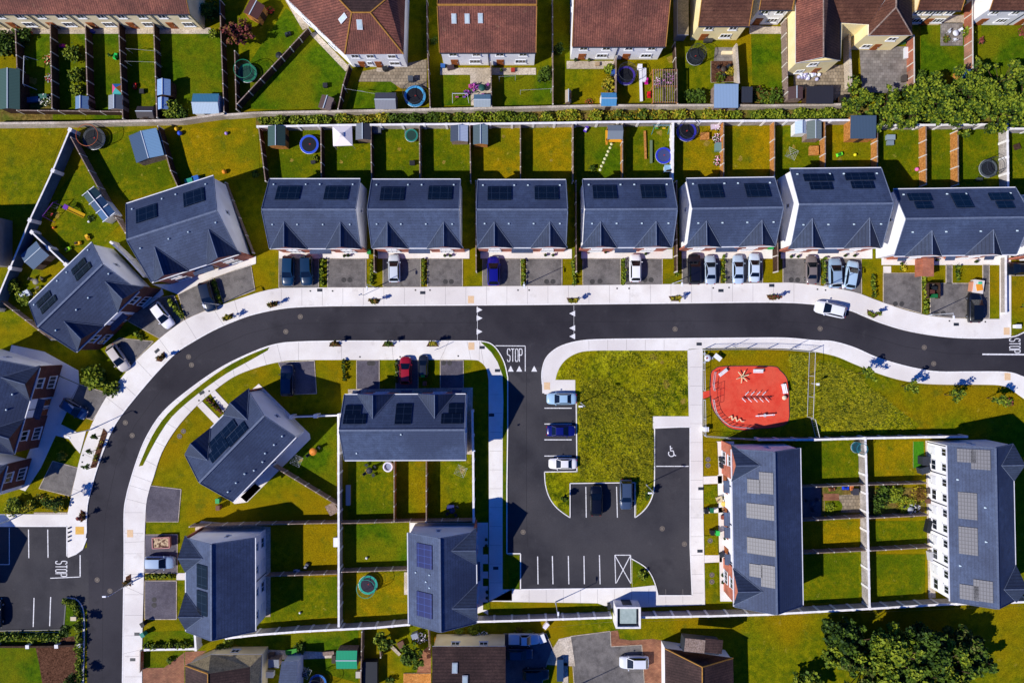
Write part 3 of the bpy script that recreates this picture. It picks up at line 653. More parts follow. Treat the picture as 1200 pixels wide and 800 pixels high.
# concrete joints across pavements
jb = MB()
def joint(p0, p1, z=.125, w=.035):
    a, c = Vector(g(*p0)), Vector(g(*p1)); d = c - a; m = (a + c)/2
    jb.box((m.x, m.y, z), (d.length, w, .004), math.atan2(d.y, d.x))
x = 330
while x < 940: joint((x, 337.3 - (x - 450)*.0115), (x, 358 - max(0, x - 450)*.0085)); x += 24
for i in range(3, len(pav_lt) - 2, 3):
    p = pav_lt[i]; q = min(road_out, key=lambda r: (r[0] - p[0])**2 + (r[1] - p[1])**2); joint(p, q)
for i in range(4, len(pin_low) - 6, 3):
    p = pin_low[i]; q = min(road_in, key=lambda r: (r[0] - p[0])**2 + (r[1] - p[1])**2); joint(p, q, z=.1245)
for y in range(600, 830, 24): joint((147, y), (168, y), .1245)
for y in range(430, 700, 22): joint((808.5, y), (823.5, y)); joint((574, y + 10), (588, y + 10))
for x in range(620, 810, 20): joint((x, 689.5), (x, 706))
for x in range(690, 800, 22): joint((x, 398), (x, 410))
struct('pavement_joints', jb, M['joint'])
# seams, gutter dirt and wheel tracks
sb = MB()
def strip(pts, w, z, mb):
    P = [Vector(g(*p)) for p in pts]
    for k, (a, c) in enumerate(zip(P, P[1:])):
        d = (c - a).normalized(); n = Vector((-d.y, d.x))*w/2; mb.face([(*(a - n), z), (*(c - n), z), (*(c + n), z), (*(a + n), z)])
def mid(t):
    out = []
    for i in range(26):
        p = road_out[int(i/25*(len(road_out) - 1)*.64)]; q = min(road_in, key=lambda r: (r[0] - p[0])**2 + (r[1] - p[1])**2); out.append((p[0]*(1 - t) + q[0]*t, p[1]*(1 - t) + q[1]*t))
    return out
strip([(600, 378), (760, 376.5), (900, 376), (960, 379), (1010, 391), (1060, 406), (1110, 414), (1200, 416)], .05, .0165, sb)
strip([(617, 436), (617, 600), (618, 640)], .05, .0205, sb); strip([(120, 800), (121, 640), (124, 600), (136, 545), (158, 498), (190, 455), (235, 415), (290, 391), (340, 379), (560, 378)], .05, .0165, sb)
struct('tarmac_seam', sb, mat('tarmac_seam', '1d1c20', '26252a'))
gb = MB(); strip([(x, y) for x, y in road_out[i0:]], .32, .0163, gb); struct('gutter_dirt', gb, mat('gutter_dirt', '2a2620', '55493a', 2.5, .95, fine=8))
gb = MB(); strip(road_in, .3, .0163, gb); strip(junc_r, .3, .0166, gb); struct('gutter_dirt', gb, MATS['gutter_dirt'])

# driveways, paths
def drive(pts, z=.06, m='drive'):
    o = slab('driveway', pts, z, m, 'kerb')
    e = MB(); P = [Vector(g(*p)) for p in pts]
    for a, c in zip(P, P[1:] + P[:1]):
        d = c - a; q = (a + c)/2; e.box((q.x, q.y, z/2 + .008), (d.length, .09, z + .016), math.atan2(d.y, d.x))
    struct('driveway_edging', e, M['oldpave']); return o
for x0, x1 in [(327, 373.5), (384, 429), (449, 493), (501, 542), (565.5, 610), (617, 658.5), (683, 727), (733, 776), (799.5, 843.5), (850, 893.5)]:
    drive(rect(x0, 303, x1, 337.4 - (x0 - 327)*.0085))
drive([(917.5, 303), (961, 303), (961, 334), (917.5, 331)]); drive([(966, 303), (1009, 303), (1009.5, 344.5), (966, 335)])
drive([(1035, 320), (1079.5, 320), (1079.5, 367), (1035, 355)])
drive([(1090, 332), (1159, 332), (1159, 373), (1115, 372.5), (1090, 369.5)]); drive([(1108.5, 310), (1115.5, 310), (1115.5, 332), (1108.5, 332)]); drive([(1151.5, 310), (1159, 310), (1159, 332), (1151.5, 332)])
drive([(252, 325), (294, 310), (299, 340), (262, 354.5)]); drive([(209, 345), (250, 325), (259, 356), (218, 374)])
drive([(150, 376), (168, 352), (204, 346), (216, 375), (187, 396.5)]); drive([(125, 407), (140, 396), (180, 400), (160, 421), (148, 436)])
drive([(93, 450), (128, 461), (109, 492), (96, 488), (78, 478)]); drive([(46, 572), (62, 540), (92, 548), (83, 581)])
drive([(326, 424.5), (368.5, 422.5), (371, 461), (344, 462)], m='slate_drive')
for x0, x1 in [(418, 444.5), (464, 490), (516, 543)]: drive(rect(x0, 422, x1, 456), m='slate_drive')
drive([(171.5, 568), (212.5, 573), (209, 611), (171, 611)], m='slate_drive'); drive([(170, 626), (208, 626), (208, 671), (170, 671)], m='slate_drive'); drive(rect(170, 680, 207, 725), m='slate_drive')
def path(pts, z=.07, m='pave'): return slab('path', pts, z, m, m)
for x0, x1 in [(327, 432), (443, 550), (563, 670), (681, 788), (799, 905), (915, 1022)]: path(rect(x0, 292, x1, 303))
path(rect(1033, 300, 1172, 310.5)); path([(1035, 312), (1044, 312), (1044, 320), (1035, 320)])
path([(178, 333), (200, 333), (229, 323), (300, 300), (300, 309), (252, 325), (209, 345)]); path([(165, 352), (190, 338), (192, 345), (168, 362)])
path([(14, 404), (52, 412), (92, 434), (93, 450), (84, 446), (66, 438), (10, 418)]); path([(70, 441), (84, 447), (93, 451), (70, 500), (48, 548), (30, 575), (12, 569), (30, 540)])
path([(52, 490), (70, 496), (90, 506), (101, 505), (94, 531), (88, 524), (81, 514), (50, 506)], .075)
path([(231, 475), (237, 470), (261, 494), (254, 499)]); path([(247, 461), (252, 457), (268, 474), (262, 483)])
path([(303.5, 449.5), (292, 459), (240, 520), (225, 545), (275, 590), (290, 588), (364, 514), (363, 508)]) 
path([(282, 582), (289, 588), (306, 571), (299, 566)])
path([(408, 456), (554, 454), (553.5, 532), (540, 532), (408, 470)], m='oldpave')
path([(229, 618), (236, 610), (270, 613), (317, 617), (317, 722), (236, 725)], m='oldpave'); path([(207, 671), (217, 671), (217, 679), (207, 679)])
path([(480, 612), (566, 612), (566, 716), (560, 718), (480, 716)], m='pave'); path([(566, 612), (572, 612), (572, 720), (566, 716)], m='pave')
for y in (640, 660, 677, 705): slab('planting_bed', rect(566, y, 574, y + 9), .09, 'lush')
path([(840, 517), (860, 517), (860, 704), (844, 704)])
for a, c in ((558, 570), (650, 658)): path([(823, a), (846, a - 1), (846, a + 8), (824, a + 9)])
path([(824, 595), (848, 594), (848, 600), (824, 601)]); 
path([(1084.5, 516), (1092, 516), (1096, 700), (1088, 700)], m='oldpave')
path([(1171, 374), (1171, 300), (1184, 298), (1184, 374)])
slab('lawn', [(1184.5, 324), (1230, 324), (1230, 374), (1200, 388), (1184.5, 393)], .1, 'lawn')
drive([(1184.5, 308), (1230, 308), (1230, 323), (1184.5, 323)])
# bottom plots
drive([(668.5, 745), (715, 739), (716, 757), (752, 755), (757, 830), (675, 830)], m='drive')
slab('brick_paving', [(716, 739), (724, 738), (726, 748), (740, 750), (765, 748), (790, 752), (783, 830), (757, 830), (752, 755), (716, 757)], .05, 'brickpave')
path([(655, 748), (669, 745), (674, 780), (640, 778), (646, 762)], m='oldpave'); path([(660, 776), (665, 776), (667, 830), (658, 830)], m='oldpave')
drive([(590, 742), (640, 742), (648, 760), (640, 780), (628, 830), (590, 830)], m='slate_drive')
slab('brick_paving', [(167.5, 782), (192, 782), (216, 764), (216, 830), (167.5, 830)], .05, 'brickpave')
slab('brick_paving', [(217, 763), (242, 762), (230, 772), (217, 782)], .05, 'brickpave')
slab('brick_paving', [(493, 764), (505, 755), (505, 790), (488, 790)], .05, 'brickpave')
path([(300, 760), (395, 764), (395, 770), (345, 772), (290, 772)], m='oldpave')
slab('deck', [(473, 788), (505, 788), (505, 830), (473, 830)], .2, 'timber')
# bare strip at the far left bottom
path([(0, 602), (0, 602), (40, 602), (40, 600), (82, 600), (80, 603)], m='oldpave')

# ---------------------------------------------------------------- garden lawns
def lawn(pts, m='lawn', z=.03): return slab('lawn', pts, z, m, m)
lawn([(0, 152), (76, 152), (40, 250), (0, 340)], 'lawn'); lawn([(205, 150), (302, 150), (305, 210), (225, 210)], 'dry')
lawn([(86, 165), (180, 150), (203, 215), (150, 235), (110, 210)], 'olive'); lawn([(62, 230), (100, 190), (145, 260), (110, 290), (70, 290)], 'olive')
xs = [305, 379, 437, 494, 553, 613, 674, 732, 792, 850, 908, 966, 1028, 1086, 1123, 1182]
ms = ['olive', 'olive', 'olive', 'olive', 'dry', 'dry', 'lush', 'olive', 'dry', 'dry', 'olive', 'dry', 'olive', 'olive', 'olive']
for i, m in enumerate(ms): lawn([(xs[i] + 2, 148), (xs[i + 1] - 1, 148), (xs[i + 1] - 1, 225), (xs[i] + 2, 225)], m)
lawn([(1184, 150), (1240, 150), (1240, 230), (1184, 230)], 'olive')
tl = [(20, 60, 'lush'), (62, 100, 'lush'), (103, 141, 'lush'), (143, 182, 'olive'), (184, 260, 'lush')]
for x0, x1, m in tl: lawn([(x0, 38), (x1, 38), (x1, 145 if x1 < 190 else 133), (x0, 145 if x0 < 180 else 135)], m)
lawn([(290, 128), (362, 36), (406, 84), (398, 128)], 'lush'); lawn([(275, 100), (335, 10), (362, 34), (288, 120)], 'lush')
lawn([(520, 88), (552, 88), (552, 124), (518, 124)], 'lush'); lawn([(590, 88), (648, 86), (648, 123), (590, 124)], 'lush')
lawn([(662, 80), (708, 82), (708, 124), (664, 124)], 'lawn'); lawn([(880, 40), (918, 40), (918, 108), (882, 108)], 'lush')
lawn([(1079, 30), (1138, 30), (1136, 110), (1079, 110)], 'lush'); lawn([(1150, 30), (1240, 30), (1240, 110), (1150, 100)], 'lush')
lawn([(415, 97), (460, 95), (466, 104), (440, 128), (405, 128)], 'lush')
path([(425, 84), (500, 70), (500, 104), (470, 104), (458, 96), (420, 96)], m='cobble'); path([(363, 40), (370, 38), (411, 80), (405, 84)], m='oldpave'); path([(328, -10), (340, 0), (365, 30), (355, 36)], m='oldpave')
path([(516, 80), (628, 80), (628, 88), (575, 88), (575, 122), (552, 124), (551, 88), (516, 88)], m='oldpave'); path(rect(664, 72, 722, 81), m='oldpave'); path([(838, 56), (864, 56), (864, 96), (834, 96)], m='block')
path([(930, 78), (996, 76), (996, 118), (930, 118)], m='cobble'); path([(1007, 55), (1062, 55), (1063, 104), (1048, 110), (1010, 108)], m='block'); path([(1102, 27), (1128, 27), (1128, 54), (1102, 54)], m='block')
path(rect(1080, 18, 1136, 28), m='oldpave'); path(rect(1148, 18, 1230, 28), m='oldpave'); path([(0, 33), (247, 33), (247, 40), (0, 40)], m='oldpave'); path([(878, 30), (918, 32), (918, 40), (878, 40)], m='oldpave')
slab('planting_bed', [(833, 72), (864, 72), (864, 96), (833, 97)], .09, 'mulch')
slab('ditch_bank', [(300, 134), (425, 132), (600, 129), (700, 126), (900, 126), (1000, 126), (1200, 112), (1200, 146), (1000, 142), (700, 144), (300, 148)], .05, 'soil')
slab('bare_ground', [(0, 110), (62, 110), (62, 143), (0, 143)], .04, 'soil')
# centre gardens
lawn([(408, 540), (460, 540), (460, 610), (408, 610)], 'olive'); lawn([(464, 540), (498, 540), (498, 610), (464, 610)], 'lawn'); lawn([(502, 536), (552, 536), (552, 609), (502, 609)], 'lawn')
lawn([(404, 615), (478, 613), (478, 666), (404, 668)], 'lush'); lawn([(404, 672), (478, 670), (478, 716), (404, 730)], 'dry')
lawn([(318, 617), (395, 615), (395, 670), (318, 673)], 'lawn'); lawn([(318, 678), (395, 675), (395, 722), (318, 728)], 'olive')
lawn([(345, 492), (394, 490), (394, 590), (322, 548), (364, 514)], 'lush')
lawn([(170, 740), (228, 738), (228, 755), (168, 757)], 'lush'); lawn([(170, 764), (214, 764), (214, 772), (205, 781), (170, 782)], 'lush')
lawn([(262, 748), (420, 738), (420, 800), (300, 765)], 'lush', .02)
for y0, y1, m, m2 in [(516, 567, 'olive', 'dry'), (571, 606, 'soil', 'soil'), (610, 645, 'dry', 'olive'), (649, 706, 'olive', 'olive')]:
    lawn([(926, y0), (1006, y0), (1006, y1), (926, y1)], m); lawn([(1012, y0), (1084, y0), (1084, y1 - 2), (1012, y1 - 2)], m2)
slab('bright_turf', [(1070, 517), (1082, 517), (1083, 547), (1070, 548)], .05, 'turfgreen')
slab('gravel_patch', [(983, 580), (1008, 578), (1009, 600), (986, 600)], .045, 'cobble'); slab('small_lawn', sm([(966, 586), (976, 584), (985, 588), (987, 595), (980, 600), (966, 601)], 3), .05, 'lush')
path([(965, 578), (983, 578), (983, 586), (965, 586)], m='brickpave')
slab('path', [(940, 571), (962, 571), (962, 606), (940, 606)], .05, 'slate_drive', 'slate_drive')
for y0, y1, m in [(518, 556, 'lawn'), (568, 590, 'olive'), (627, 650, 'dry'), (660, 703, 'lawn')]: lawn([(825, y0), (840.5, y0), (842, y1), (826, y1)], m, .09)
lawn([(573.5, 514), (589, 514), (589, 513), (573, 513)], 'lush')
# field around playground and bottom
fieldp = [(826, 411), (870, 409.5), (950, 413), (978, 419), (1000, 428), (1025, 438), (1050, 446), (1078, 451), (1150, 452.5), (1175, 454), (1190, 462), (1230, 494), (1230, 515), (1085, 512), (826, 510)]
slab('playing_field', fieldp, .08, 'lawn')
slab('rough_grass', sm([(957, 425), (975, 425), (1005, 440), (1028, 462), (1060, 485), (1072, 503), (960, 507), (955, 470)], 3, True), .095, 'meadow')
slab('field', [(640, 735), (717, 728), (750, 728), (900, 722), (1230, 708), (1230, 900), (860, 900), (800, 760), (720, 738)], .03, 'lawn')
red = sm([(832.5, 438.7), (837.4, 432.3), (848.7, 429), (904, 429), (913.7, 433.9), (921.8, 443.6), (923.8, 458.2), (924.3, 471.2), (923.5, 493), (910, 500), (883, 502.1), (871.5, 503.7), (853.6, 500.5), (840.6, 487.5), (834.1, 476.1), (831.7, 461.5)], 4, True)
slab('play_surface', red, .13, 'rubber', 'conc_wall'); slab('play_path', [(823.5, 459), (833, 456.5), (833, 464.5), (823.5, 467)], .128, 'rubber')
kb = kerbline(red + red[:1], w=.09, z=.15); kb.data.materials[0] = M['darkmetal']

# ---------------------------------------------------------------- road markings
mk = MB()
def line(p0, p1, w=.1, z=.022, mb=None):
    a, c = Vector(g(*p0)), Vector(g(*p1)); d = c - a; n = Vector((-d.y, d.x)).normalized()*w/2
    (mb or mk).face([(*(a - n), z), (*(c - n), z), (*(c + n), z), (*(a + n), z)])
for x0, x1, y0 in [(630, 630.5, 651.5), (647.3, 648, 651), (666, 666.6, 651), (684.3, 684.8, 651), (702.4, 703.2, 650)]: line((x0, y0), (x1, 684), .14)
for y in (478, 496.5, 515, 534): line((638, y), (670, y), .14)
for y in (475.7,): pass
line((686.5, 570), (687, 606), .13); line((722.5, 570), (723.5, 606), .13)
for k_, (a, c) in enumerate([((720.5, 650), (739, 650)), ((720.5, 650), (721.5, 683)), ((739, 650), (739.5, 683)), ((721, 651), (739, 683)), ((738.5, 651), (722, 683))]): line(a, c, .12, .022 + k_*.0006)
line((769, 546), (807, 546), .13)
for a, c in [((580.5, 405), (615.5, 405.3)), ((615.5, 405.3), (615.5, 435))]: line(a, c, .12)
line((559.5, 359), (559.5, 399), .06); line((672.5, 358), (672.5, 397), .04)
def tri(px, py, dx, dy, s=3.4):
    a = Vector(g(px + dx*s, py + dy*s)); b1 = Vector(g(px - dx*s + dy*s, py - dy*s + dx*s)); b2 = Vector(g(px - dx*s - dy*s, py - dy*s - dx*s))
    P = [a, b1, b2]
    if (b1 - a).cross(b2 - a) < 0: P = [a, b2, b1]
    mk.face([(*p, .0225) for p in P])
for y in (363, 372.7, 388.5): tri(562, y, 1, 0)
for y in (367.3, 384.3, 394): tri(670.5, y, -1, 0)
for x in (598.5, 608.5, 626): tri(x, 431.8, 0, -1)
for x0, y0, y1 in [(33.5, 620, 653.5), (56, 620, 653)]: line((x0, y0), (x0 + .4, y1), .14)
for x0, x1, y0, y1 in [(40, 39, 700, 734), (59.5, 58.3, 699, 733), (2, 1, 700, 735)]: line((x0, y0), (x1, y1), .14)
line((94, 650), (94, 675.5), .16); line((94, 675.5), (59, 677), .12); line((11, 618), (11, 661), .1); line((-5, 661), (11, 661), .1)
line((1151, 415), (1204, 415.3), .22)
# accessible bay symbol
def S_(x, y): return (787 + x, 529 + y)
sym = [(S_(-1.5, -7), S_(-1.2, -1)), (S_(-1.2, -1), S_(2, -1)), (S_(2, -1), S_(3, 4)), (S_(3, 4), S_(5.2, 4.5)), (S_(-1.5, -4), S_(1, -4))]
for i, (a, c) in enumerate(sym): line(a, c, .14, .022 + i*.0006)
for i in range(9):
    t0, t1 = R(215 - i*22), R(193 - i*22)
    line(S_(-.2 + math.cos(t0)*3.5, 2 + math.sin(t0)*3.5), S_(-.2 + math.cos(t1)*3.5, 2 + math.sin(t1)*3.5), .14, .0226 + i*.0003)
struct('road_markings', mk, M['paint'])
def letters(cx, cy, rot, hgt, wid, z=.023):
    """STOP painted on the carriageway, drawn as strokes"""
    b = MB(); G = {'S': [(1, .86), (.8, 1), (.2, 1), (0, .86), (0, .62), (.2, .52), (.8, .48), (1, .38), (1, .14), (.8, 0), (.2, 0), (0, .14)],
             'T': [[(0, 1), (1, 1)], [(.5, 1), (.5, 0)]], 'O': [(.2, 0), (0, .14), (0, .86), (.2, 1), (.8, 1), (1, .86), (1, .14), (.8, 0), (.2, 0)], 'P': [(0, 0), (0, 1), (.8, 1), (1, .88), (1, .62), (.8, .5), (0, .5)]}
    c = Vector(g(cx, cy)); q = Matrix.Rotation(rot, 2); lw = wid/4
    for i, ch in enumerate('STOP'):
        st = G[ch]; st = st if isinstance(st[0], list) else [st]
        for s in st:
            for a, d in zip(s, s[1:]):
                A = q @ Vector(((i - 2)*lw + lw*.14 + a[0]*lw*.68, (a[1] - .5)*hgt)); B = q @ Vector(((i - 2)*lw + lw*.14 + d[0]*lw*.68, (d[1] - .5)*hgt))
                dd = (B - A).normalized()*.04; A -= dd; B += dd; n = Vector((-dd.y, dd.x)).normalized()*.06; z += .0012
                b.face([(*(c + A - n), z), (*(c + B - n), z), (*(c + B + n), z), (*(c + A + n), z)])
    return struct('stop_lettering', b, M['paint'])
letters(603.3, 416, 0, 1.9, 2.45); letters(72, 666, -math.pi/2, 1.7, 2.5); letters(1189, 405, -math.pi/2, 1.6, 2.3)
for (x, y, m) in [(552, 351, 'tactile'), (552.5, 405.5, 'tactile'), (641, 452, 'tactile'), (1179, 388, 'tactile'), (153, 624.5, 'tactile'), (94, 621, 'tactyel'), (1180, 441, 'tactile')]:
    dx, dy = (3.5, 4.3) if m == 'tactile' else (5, 4.5); slab('tactile_paving', rect(x - dx, y - dy, x + dx, y + dy), .131 if y > 400 else .128, m, m)
# ================================================================ HOUSES
ORD = ['first', 'second', 'third', 'fourth', 'fifth', 'sixth', 'seventh', 'eighth', 'ninth', 'tenth', 'eleventh', 'twelfth', 'thirteenth', 'fourteenth', 'fifteenth']
GR = 'slate roofed houses of the new estate'
g26 = 2.65
row = [
 ((316, 210), (422, 210), (424, 291), (333, 264), (399, 264), [(338, 226), (394.5, 226)]),
 ((436, 210.5), (539.5, 210.5), (542, 290.5), (454, 264), (520, 264), [(460, 227), (516, 226)]),
 ((560, 211), (663, 211), (663, 290), (579.5, 264), (644.5, 263.5), [(585.5, 226.5), (640.5, 226)]),
 ((683, 210.5), (787.5, 210), (786.5, 289.5), (704, 263), (769, 262), [(708.7, 225), (765, 224.5)]),
 ((804.5, 209.5), (907.5, 208), (909, 288), (828, 261), (893, 260.5), [(833, 224), (887.5, 223)])]
for i, (A, B, C, g1, g2, pv_) in enumerate(row):
    house('slate roofed house pair, %s from the left in the long row above the road' % ORD[i], A, B, C,
          gab=[(*g1, g26), (*g2, g26)], panels=[(x, y, 3.4, 2.2) for x, y in pv_], porch=[(-1.5, 1.7)], group=GR)
house('slate roofed house pair with stepped black solar panels and white gable, right of five similar', (926, 198), (1032.5, 197), (1032, 290), gab=[(952, 260, g26), (1019, 259, g26)],
      panels=[(958.7, 208.2, 4.2, 1.15), (962, 218, 3.2, 1.15), (1007, 207, 4.2, 1.15), (1010.5, 216.8, 3.2, 1.15)], porch=[(-1.5, 1.6)], group=GR)
house('slate roofed terrace with three black solar arrays at the right end of the long row', (1047, 222), (1190, 220), (1190, 298), gab=[(1092, 271.5, g26), (1164, 270.5, g26)], units=3,
      panels=[(1077.5, 231, 3.3, 1.15), (1082, 240.5, 2.4, 1.1), (1127, 235, 2.5, 2.3), (1172.5, 230.5, 3.3, 1.15), (1177.5, 240, 2.4, 1.1)], porch=[(-6.9, -5.6), (0.2, 1.6), (6.0, 7.4)], group=GR, name='terraced_houses')
house('slate roofed house cut by the right edge north of the road, white gable showing', (1218, 220), (1300, 220), (1300, 300), gab=[(1245, 272, g26)], group=GR)
house('slightly turned slate roofed house pair outside the bend, behind the clipped driveway hedge', (148, 239), (250, 206), (291, 294), gab=[(183, 294, g26), (246, 273, g26)], panels=[(172, 250, 3.1, 2.3), (227.5, 231, 3.1, 2.3)], porch=[(-1.5, 1.6)], group=GR,
      vents=[(155, 245), (190, 233), (206, 228), (241, 216), (165, 291), (198, 280), (221, 272), (253, 261)])
house('diagonal slate roofed house pair outside the bend, with red brick gables facing the road', (34, 355), (107.5, 284), (167, 337), gab=[(79, 380, g26), (126, 332, g26)],
      panels=[(92.5, 312, 2.6, 1.15), (98, 318, 2.9, 1.15), (51.5, 350.5, 2.6, 1.15), (57.5, 356.5, 2.9, 1.15)], porch=[(-1.5, 1.6)], group=GR, brick='vbrickred_shade', vents=[(40, 357), (67, 329), (78, 319), (103, 293), (66, 387), (90, 363), (104, 349), (128, 321)])
house('slate roofed pair of houses at the left edge with large windows in brick gables', (-61.5, 509), (-31.5, 408), (46, 431), gab=[(9, 444, g26), (-12, 507, g26)], porch=[(-1.5, 1.6)], group=GR, brick='vbrickred_shade', vents=[(7, 480), (14, 462)])
house('slate roofed house at the left edge next to the planted bed and the car park', (-74.6, 561.5), (-64, 525), (8, 546), gab=[(-22, 560, 2.2)], units=1, group=GR, brick='vbrickred_shade')
house('diagonal slate roofed house pair inside the bend with four black solar panels', (346.7, 511.8), (273.3, 587.3), (216, 533.7), gab=[(287, 488.4, g26), (240.4, 535.8, g26)],
      panels=[(268.5, 502, 2.6, 1.3), (278, 508, 3.6, 1.4), (254, 516.5, 2.6, 1.3), (256.5, 527.5, 3.4, 1.4)], porch=[(-1.4, 1.4)], group=GR, vents=[(331, 511), (321.5, 521), (311, 531), (308, 541), (298, 551), (287, 555), (277, 565.5), (267.5, 576)])
house('slate roofed terrace inside the bend with a plain rear slope and small front gables', (546, 538.5), (404, 539), (403.5, 462.5), gab=[(437, 486, g26), (509.5, 484.5, g26)], units=3,
      panels=[(414, 480, 2.3, 1.3), (416, 490.5, 3.2, 1.3), (473, 484.5, 2.3, 2.7), (534.5, 478, 2.1, 1.3), (530, 490, 3.1, 1.3)], porch=[(-8, -6.6), (-.6, 1.0), (7.0, 8.2)], group=GR, name='terraced_houses', vents=[(418, 531), (470, 509), (556, 528)])
house('slate roofed house pair beside the straight road, two black panels on its left slope', (298.7, 630), (299, 739), (218, 739), gab=[(234, 654, g26), (234, 722.5, g26)], panels=[(237, 675, 3.3, 2.0), (237, 706, 3.4, 2.0)], porch=[(-1.4, 1.4)], group=GR, vents=[])
house('slate roofed pair of houses with two vivid blue solar panels on a pale slope', (479, 730), (478, 624), (557.5, 621), gab=[(533.7, 645, g26), (535, 712.5, g26)], panels=[(497.5, 651, 3.4, 2.4), (497.5, 708, 3.5, 2.4)], pv='pvblue', porch=[(-1.4, 1.4)], group=GR,
      vents=[(487, 670), (503, 673), (499, 681), (503, 688)])
house('long slate roofed terrace left of the walled gardens with silver grey solar panels', (937.7, 524.8), (940.7, 709), (860.5, 709), gab=[(884.5, 545, g26), (888, 692.8, g26)], units=4, pv='pvgrey',
      panels=[(883, 569.5, 2.0, 1.5), (897.3, 565.5, 3.0, 1.6), (890.5, 599, 2.1, 3.2), (891.6, 640, 2.3, 3.3), (885.5, 668, 1.8, 1.5), (899.5, 674.5, 3.1, 1.6)], porch=[(-6.3, -4.5), (-1.6, .4), (.6, 2.2), (4.6, 6.2)], group=GR, name='terraced_houses', vents=[])
house('long slate roofed terrace right of the walled gardens with its white rear wall showing', (1113.6, 704), (1110, 521.5), (1187, 520.5), gab=[(1180, 545, g26), (1186, 690, g26)], units=5, pv='pvgrey', doors='frame',
      panels=[(1132.7, 533.7, 1.9, 1.9), (1148, 538, 2.8, 1.9), (1134, 592.5, 3.8, 1.9), (1134.7, 633.5, 3.9, 1.9), (1135.8, 694, 2.1, 1.9), (1151, 691.5, 3.0, 1.9)], group=GR, name='terraced_houses', vents=[(1123, 562), (1153, 594), (1154, 634), (1126, 663)])
house('slate roofed house just beyond the left edge, above the car park', (-170, 633.7), (-67, 633.7), (-67, 715.8), group=GR)
# older houses along the top
TG = 'older houses with tiled roofs'
house('long red tiled terrace with cream rear wall at the top left corner', (-70, -66), (222, -66), (222, 17), roof='terra', wall='cream', units=6, gutter='gutter', ridgem='tridge', group=TG, doors='door', name='terraced_houses')
house('red tiled house with three small skylights in a row, top centre', (515.5, -25), (628, -25), (627.5, 62), roof='terra', wall='render', units=2, ridgem='tridge', gutter='gutter', group=TG, sky=[(532, 22.5, .7, 1.3), (547.5, 22.5, .7, 1.3), (563, 22, .7, 1.3)])
house('red tiled pair of houses with a dark line down the roof, above the slatted pergola', (671, -34), (780, -34), (780, 55), roof='terra', wall='render', units=2, ridgem='tridge', gutter='gutter', group=TG)
house('red tiled house with pale yellow wall beside the corrugated shed', (818.7, -55), (877.5, -55), (877.5, 31), roof='brownred', wall='yellow', units=1, ridgem='tridge', gutter='gutter', group=TG, name='house')
house('brown tiled house with white rear wall between the long lawn and the cobbled yard', (890, -60), (928, -60), (928, 12), roof='brownred', wall='render', units=1, ridgem='tridge', gutter='gutter', group=TG, name='house')
house('brown tiled house with cream wall beside the grey square patio at the top right', (1075, -70), (1126.5, -70), (1126.5, 12.5), roof='brownred', wall='cream', units=2, ridgem='tridge', gutter='gutter', group=TG)
house('brown tiled house at the top right corner with a red car by its wall', (1160, -70), (1260, -70), (1260, 12.5), roof='brownred', wall='render', units=2, ridgem='tridge', gutter='gutter', group=TG)
hip_house('red tiled corner house with hipped roof and white walls at the top', [
    ([(325, -12, 5.2), (404, 64, 5.2), (412, 15, 8.3), (396, -2, 8.3), (370, -30, 8.3)], 'terrax'),
    ([(404, 64, 5.2), (473, 63.6, 5.2), (434, 15, 8.3), (412, 15, 8.3)], 'terra'),
    ([(473, 63.6, 5.2), (476, -40, 5.2), (460, -40, 8.3), (454, -2, 8.3), (434, 15, 8.3)], 'terrax'),
    ([(412, 15, 8.3), (434, 15, 8.3), (454, -2, 8.3), (460, -40, 8.3), (425, -20, 6.2), (396, -2, 8.3)], 'brown'),
    ([(396, -2, 8.3), (425, -20, 6.2), (460, -40, 8.3), (370, -30, 8.3)], 'terra')],
    [(325, -12), (404, 64), (473, 63.6), (476, -40), (325, -40)], None, name='house', wall='render',
    wins=[(0, .15, 4, 1, 1), (0, .35, 4, 1, 1), (0, .6, 4, 1.1, 1), (0, .82, 4, 1, 1), (0, .3, 1.4, 1.5, 1.2), (0, .7, 1.4, 1.5, 1.2), (1, .15, 4, 1.1, 1.1), (1, .42, 4, 1.1, 1.1), (1, .8, 4, 1.2, 1.1), (1, .8, 1.5, 1.5, 1.1), (1, .2, 0, 1, 2), (1, .5, 0, 1, 2), (1, .35, 1.5, .7, 1.1)],
    ridges=[((404, 64, 5.2), (412, 15, 8.3)), ((412, 15, 8.3), (434, 15, 8.3)), ((473, 63.6, 5.2), (434, 15, 8.3)), ((412, 15, 8.3), (396, -2, 8.3)), ((434, 15, 8.3), (454, -2, 8.3))],
    sky=[(402, 22, 7.45, -.5, -.3, 0), (421.5, 29, 7.4, 0, -.5, 0)])
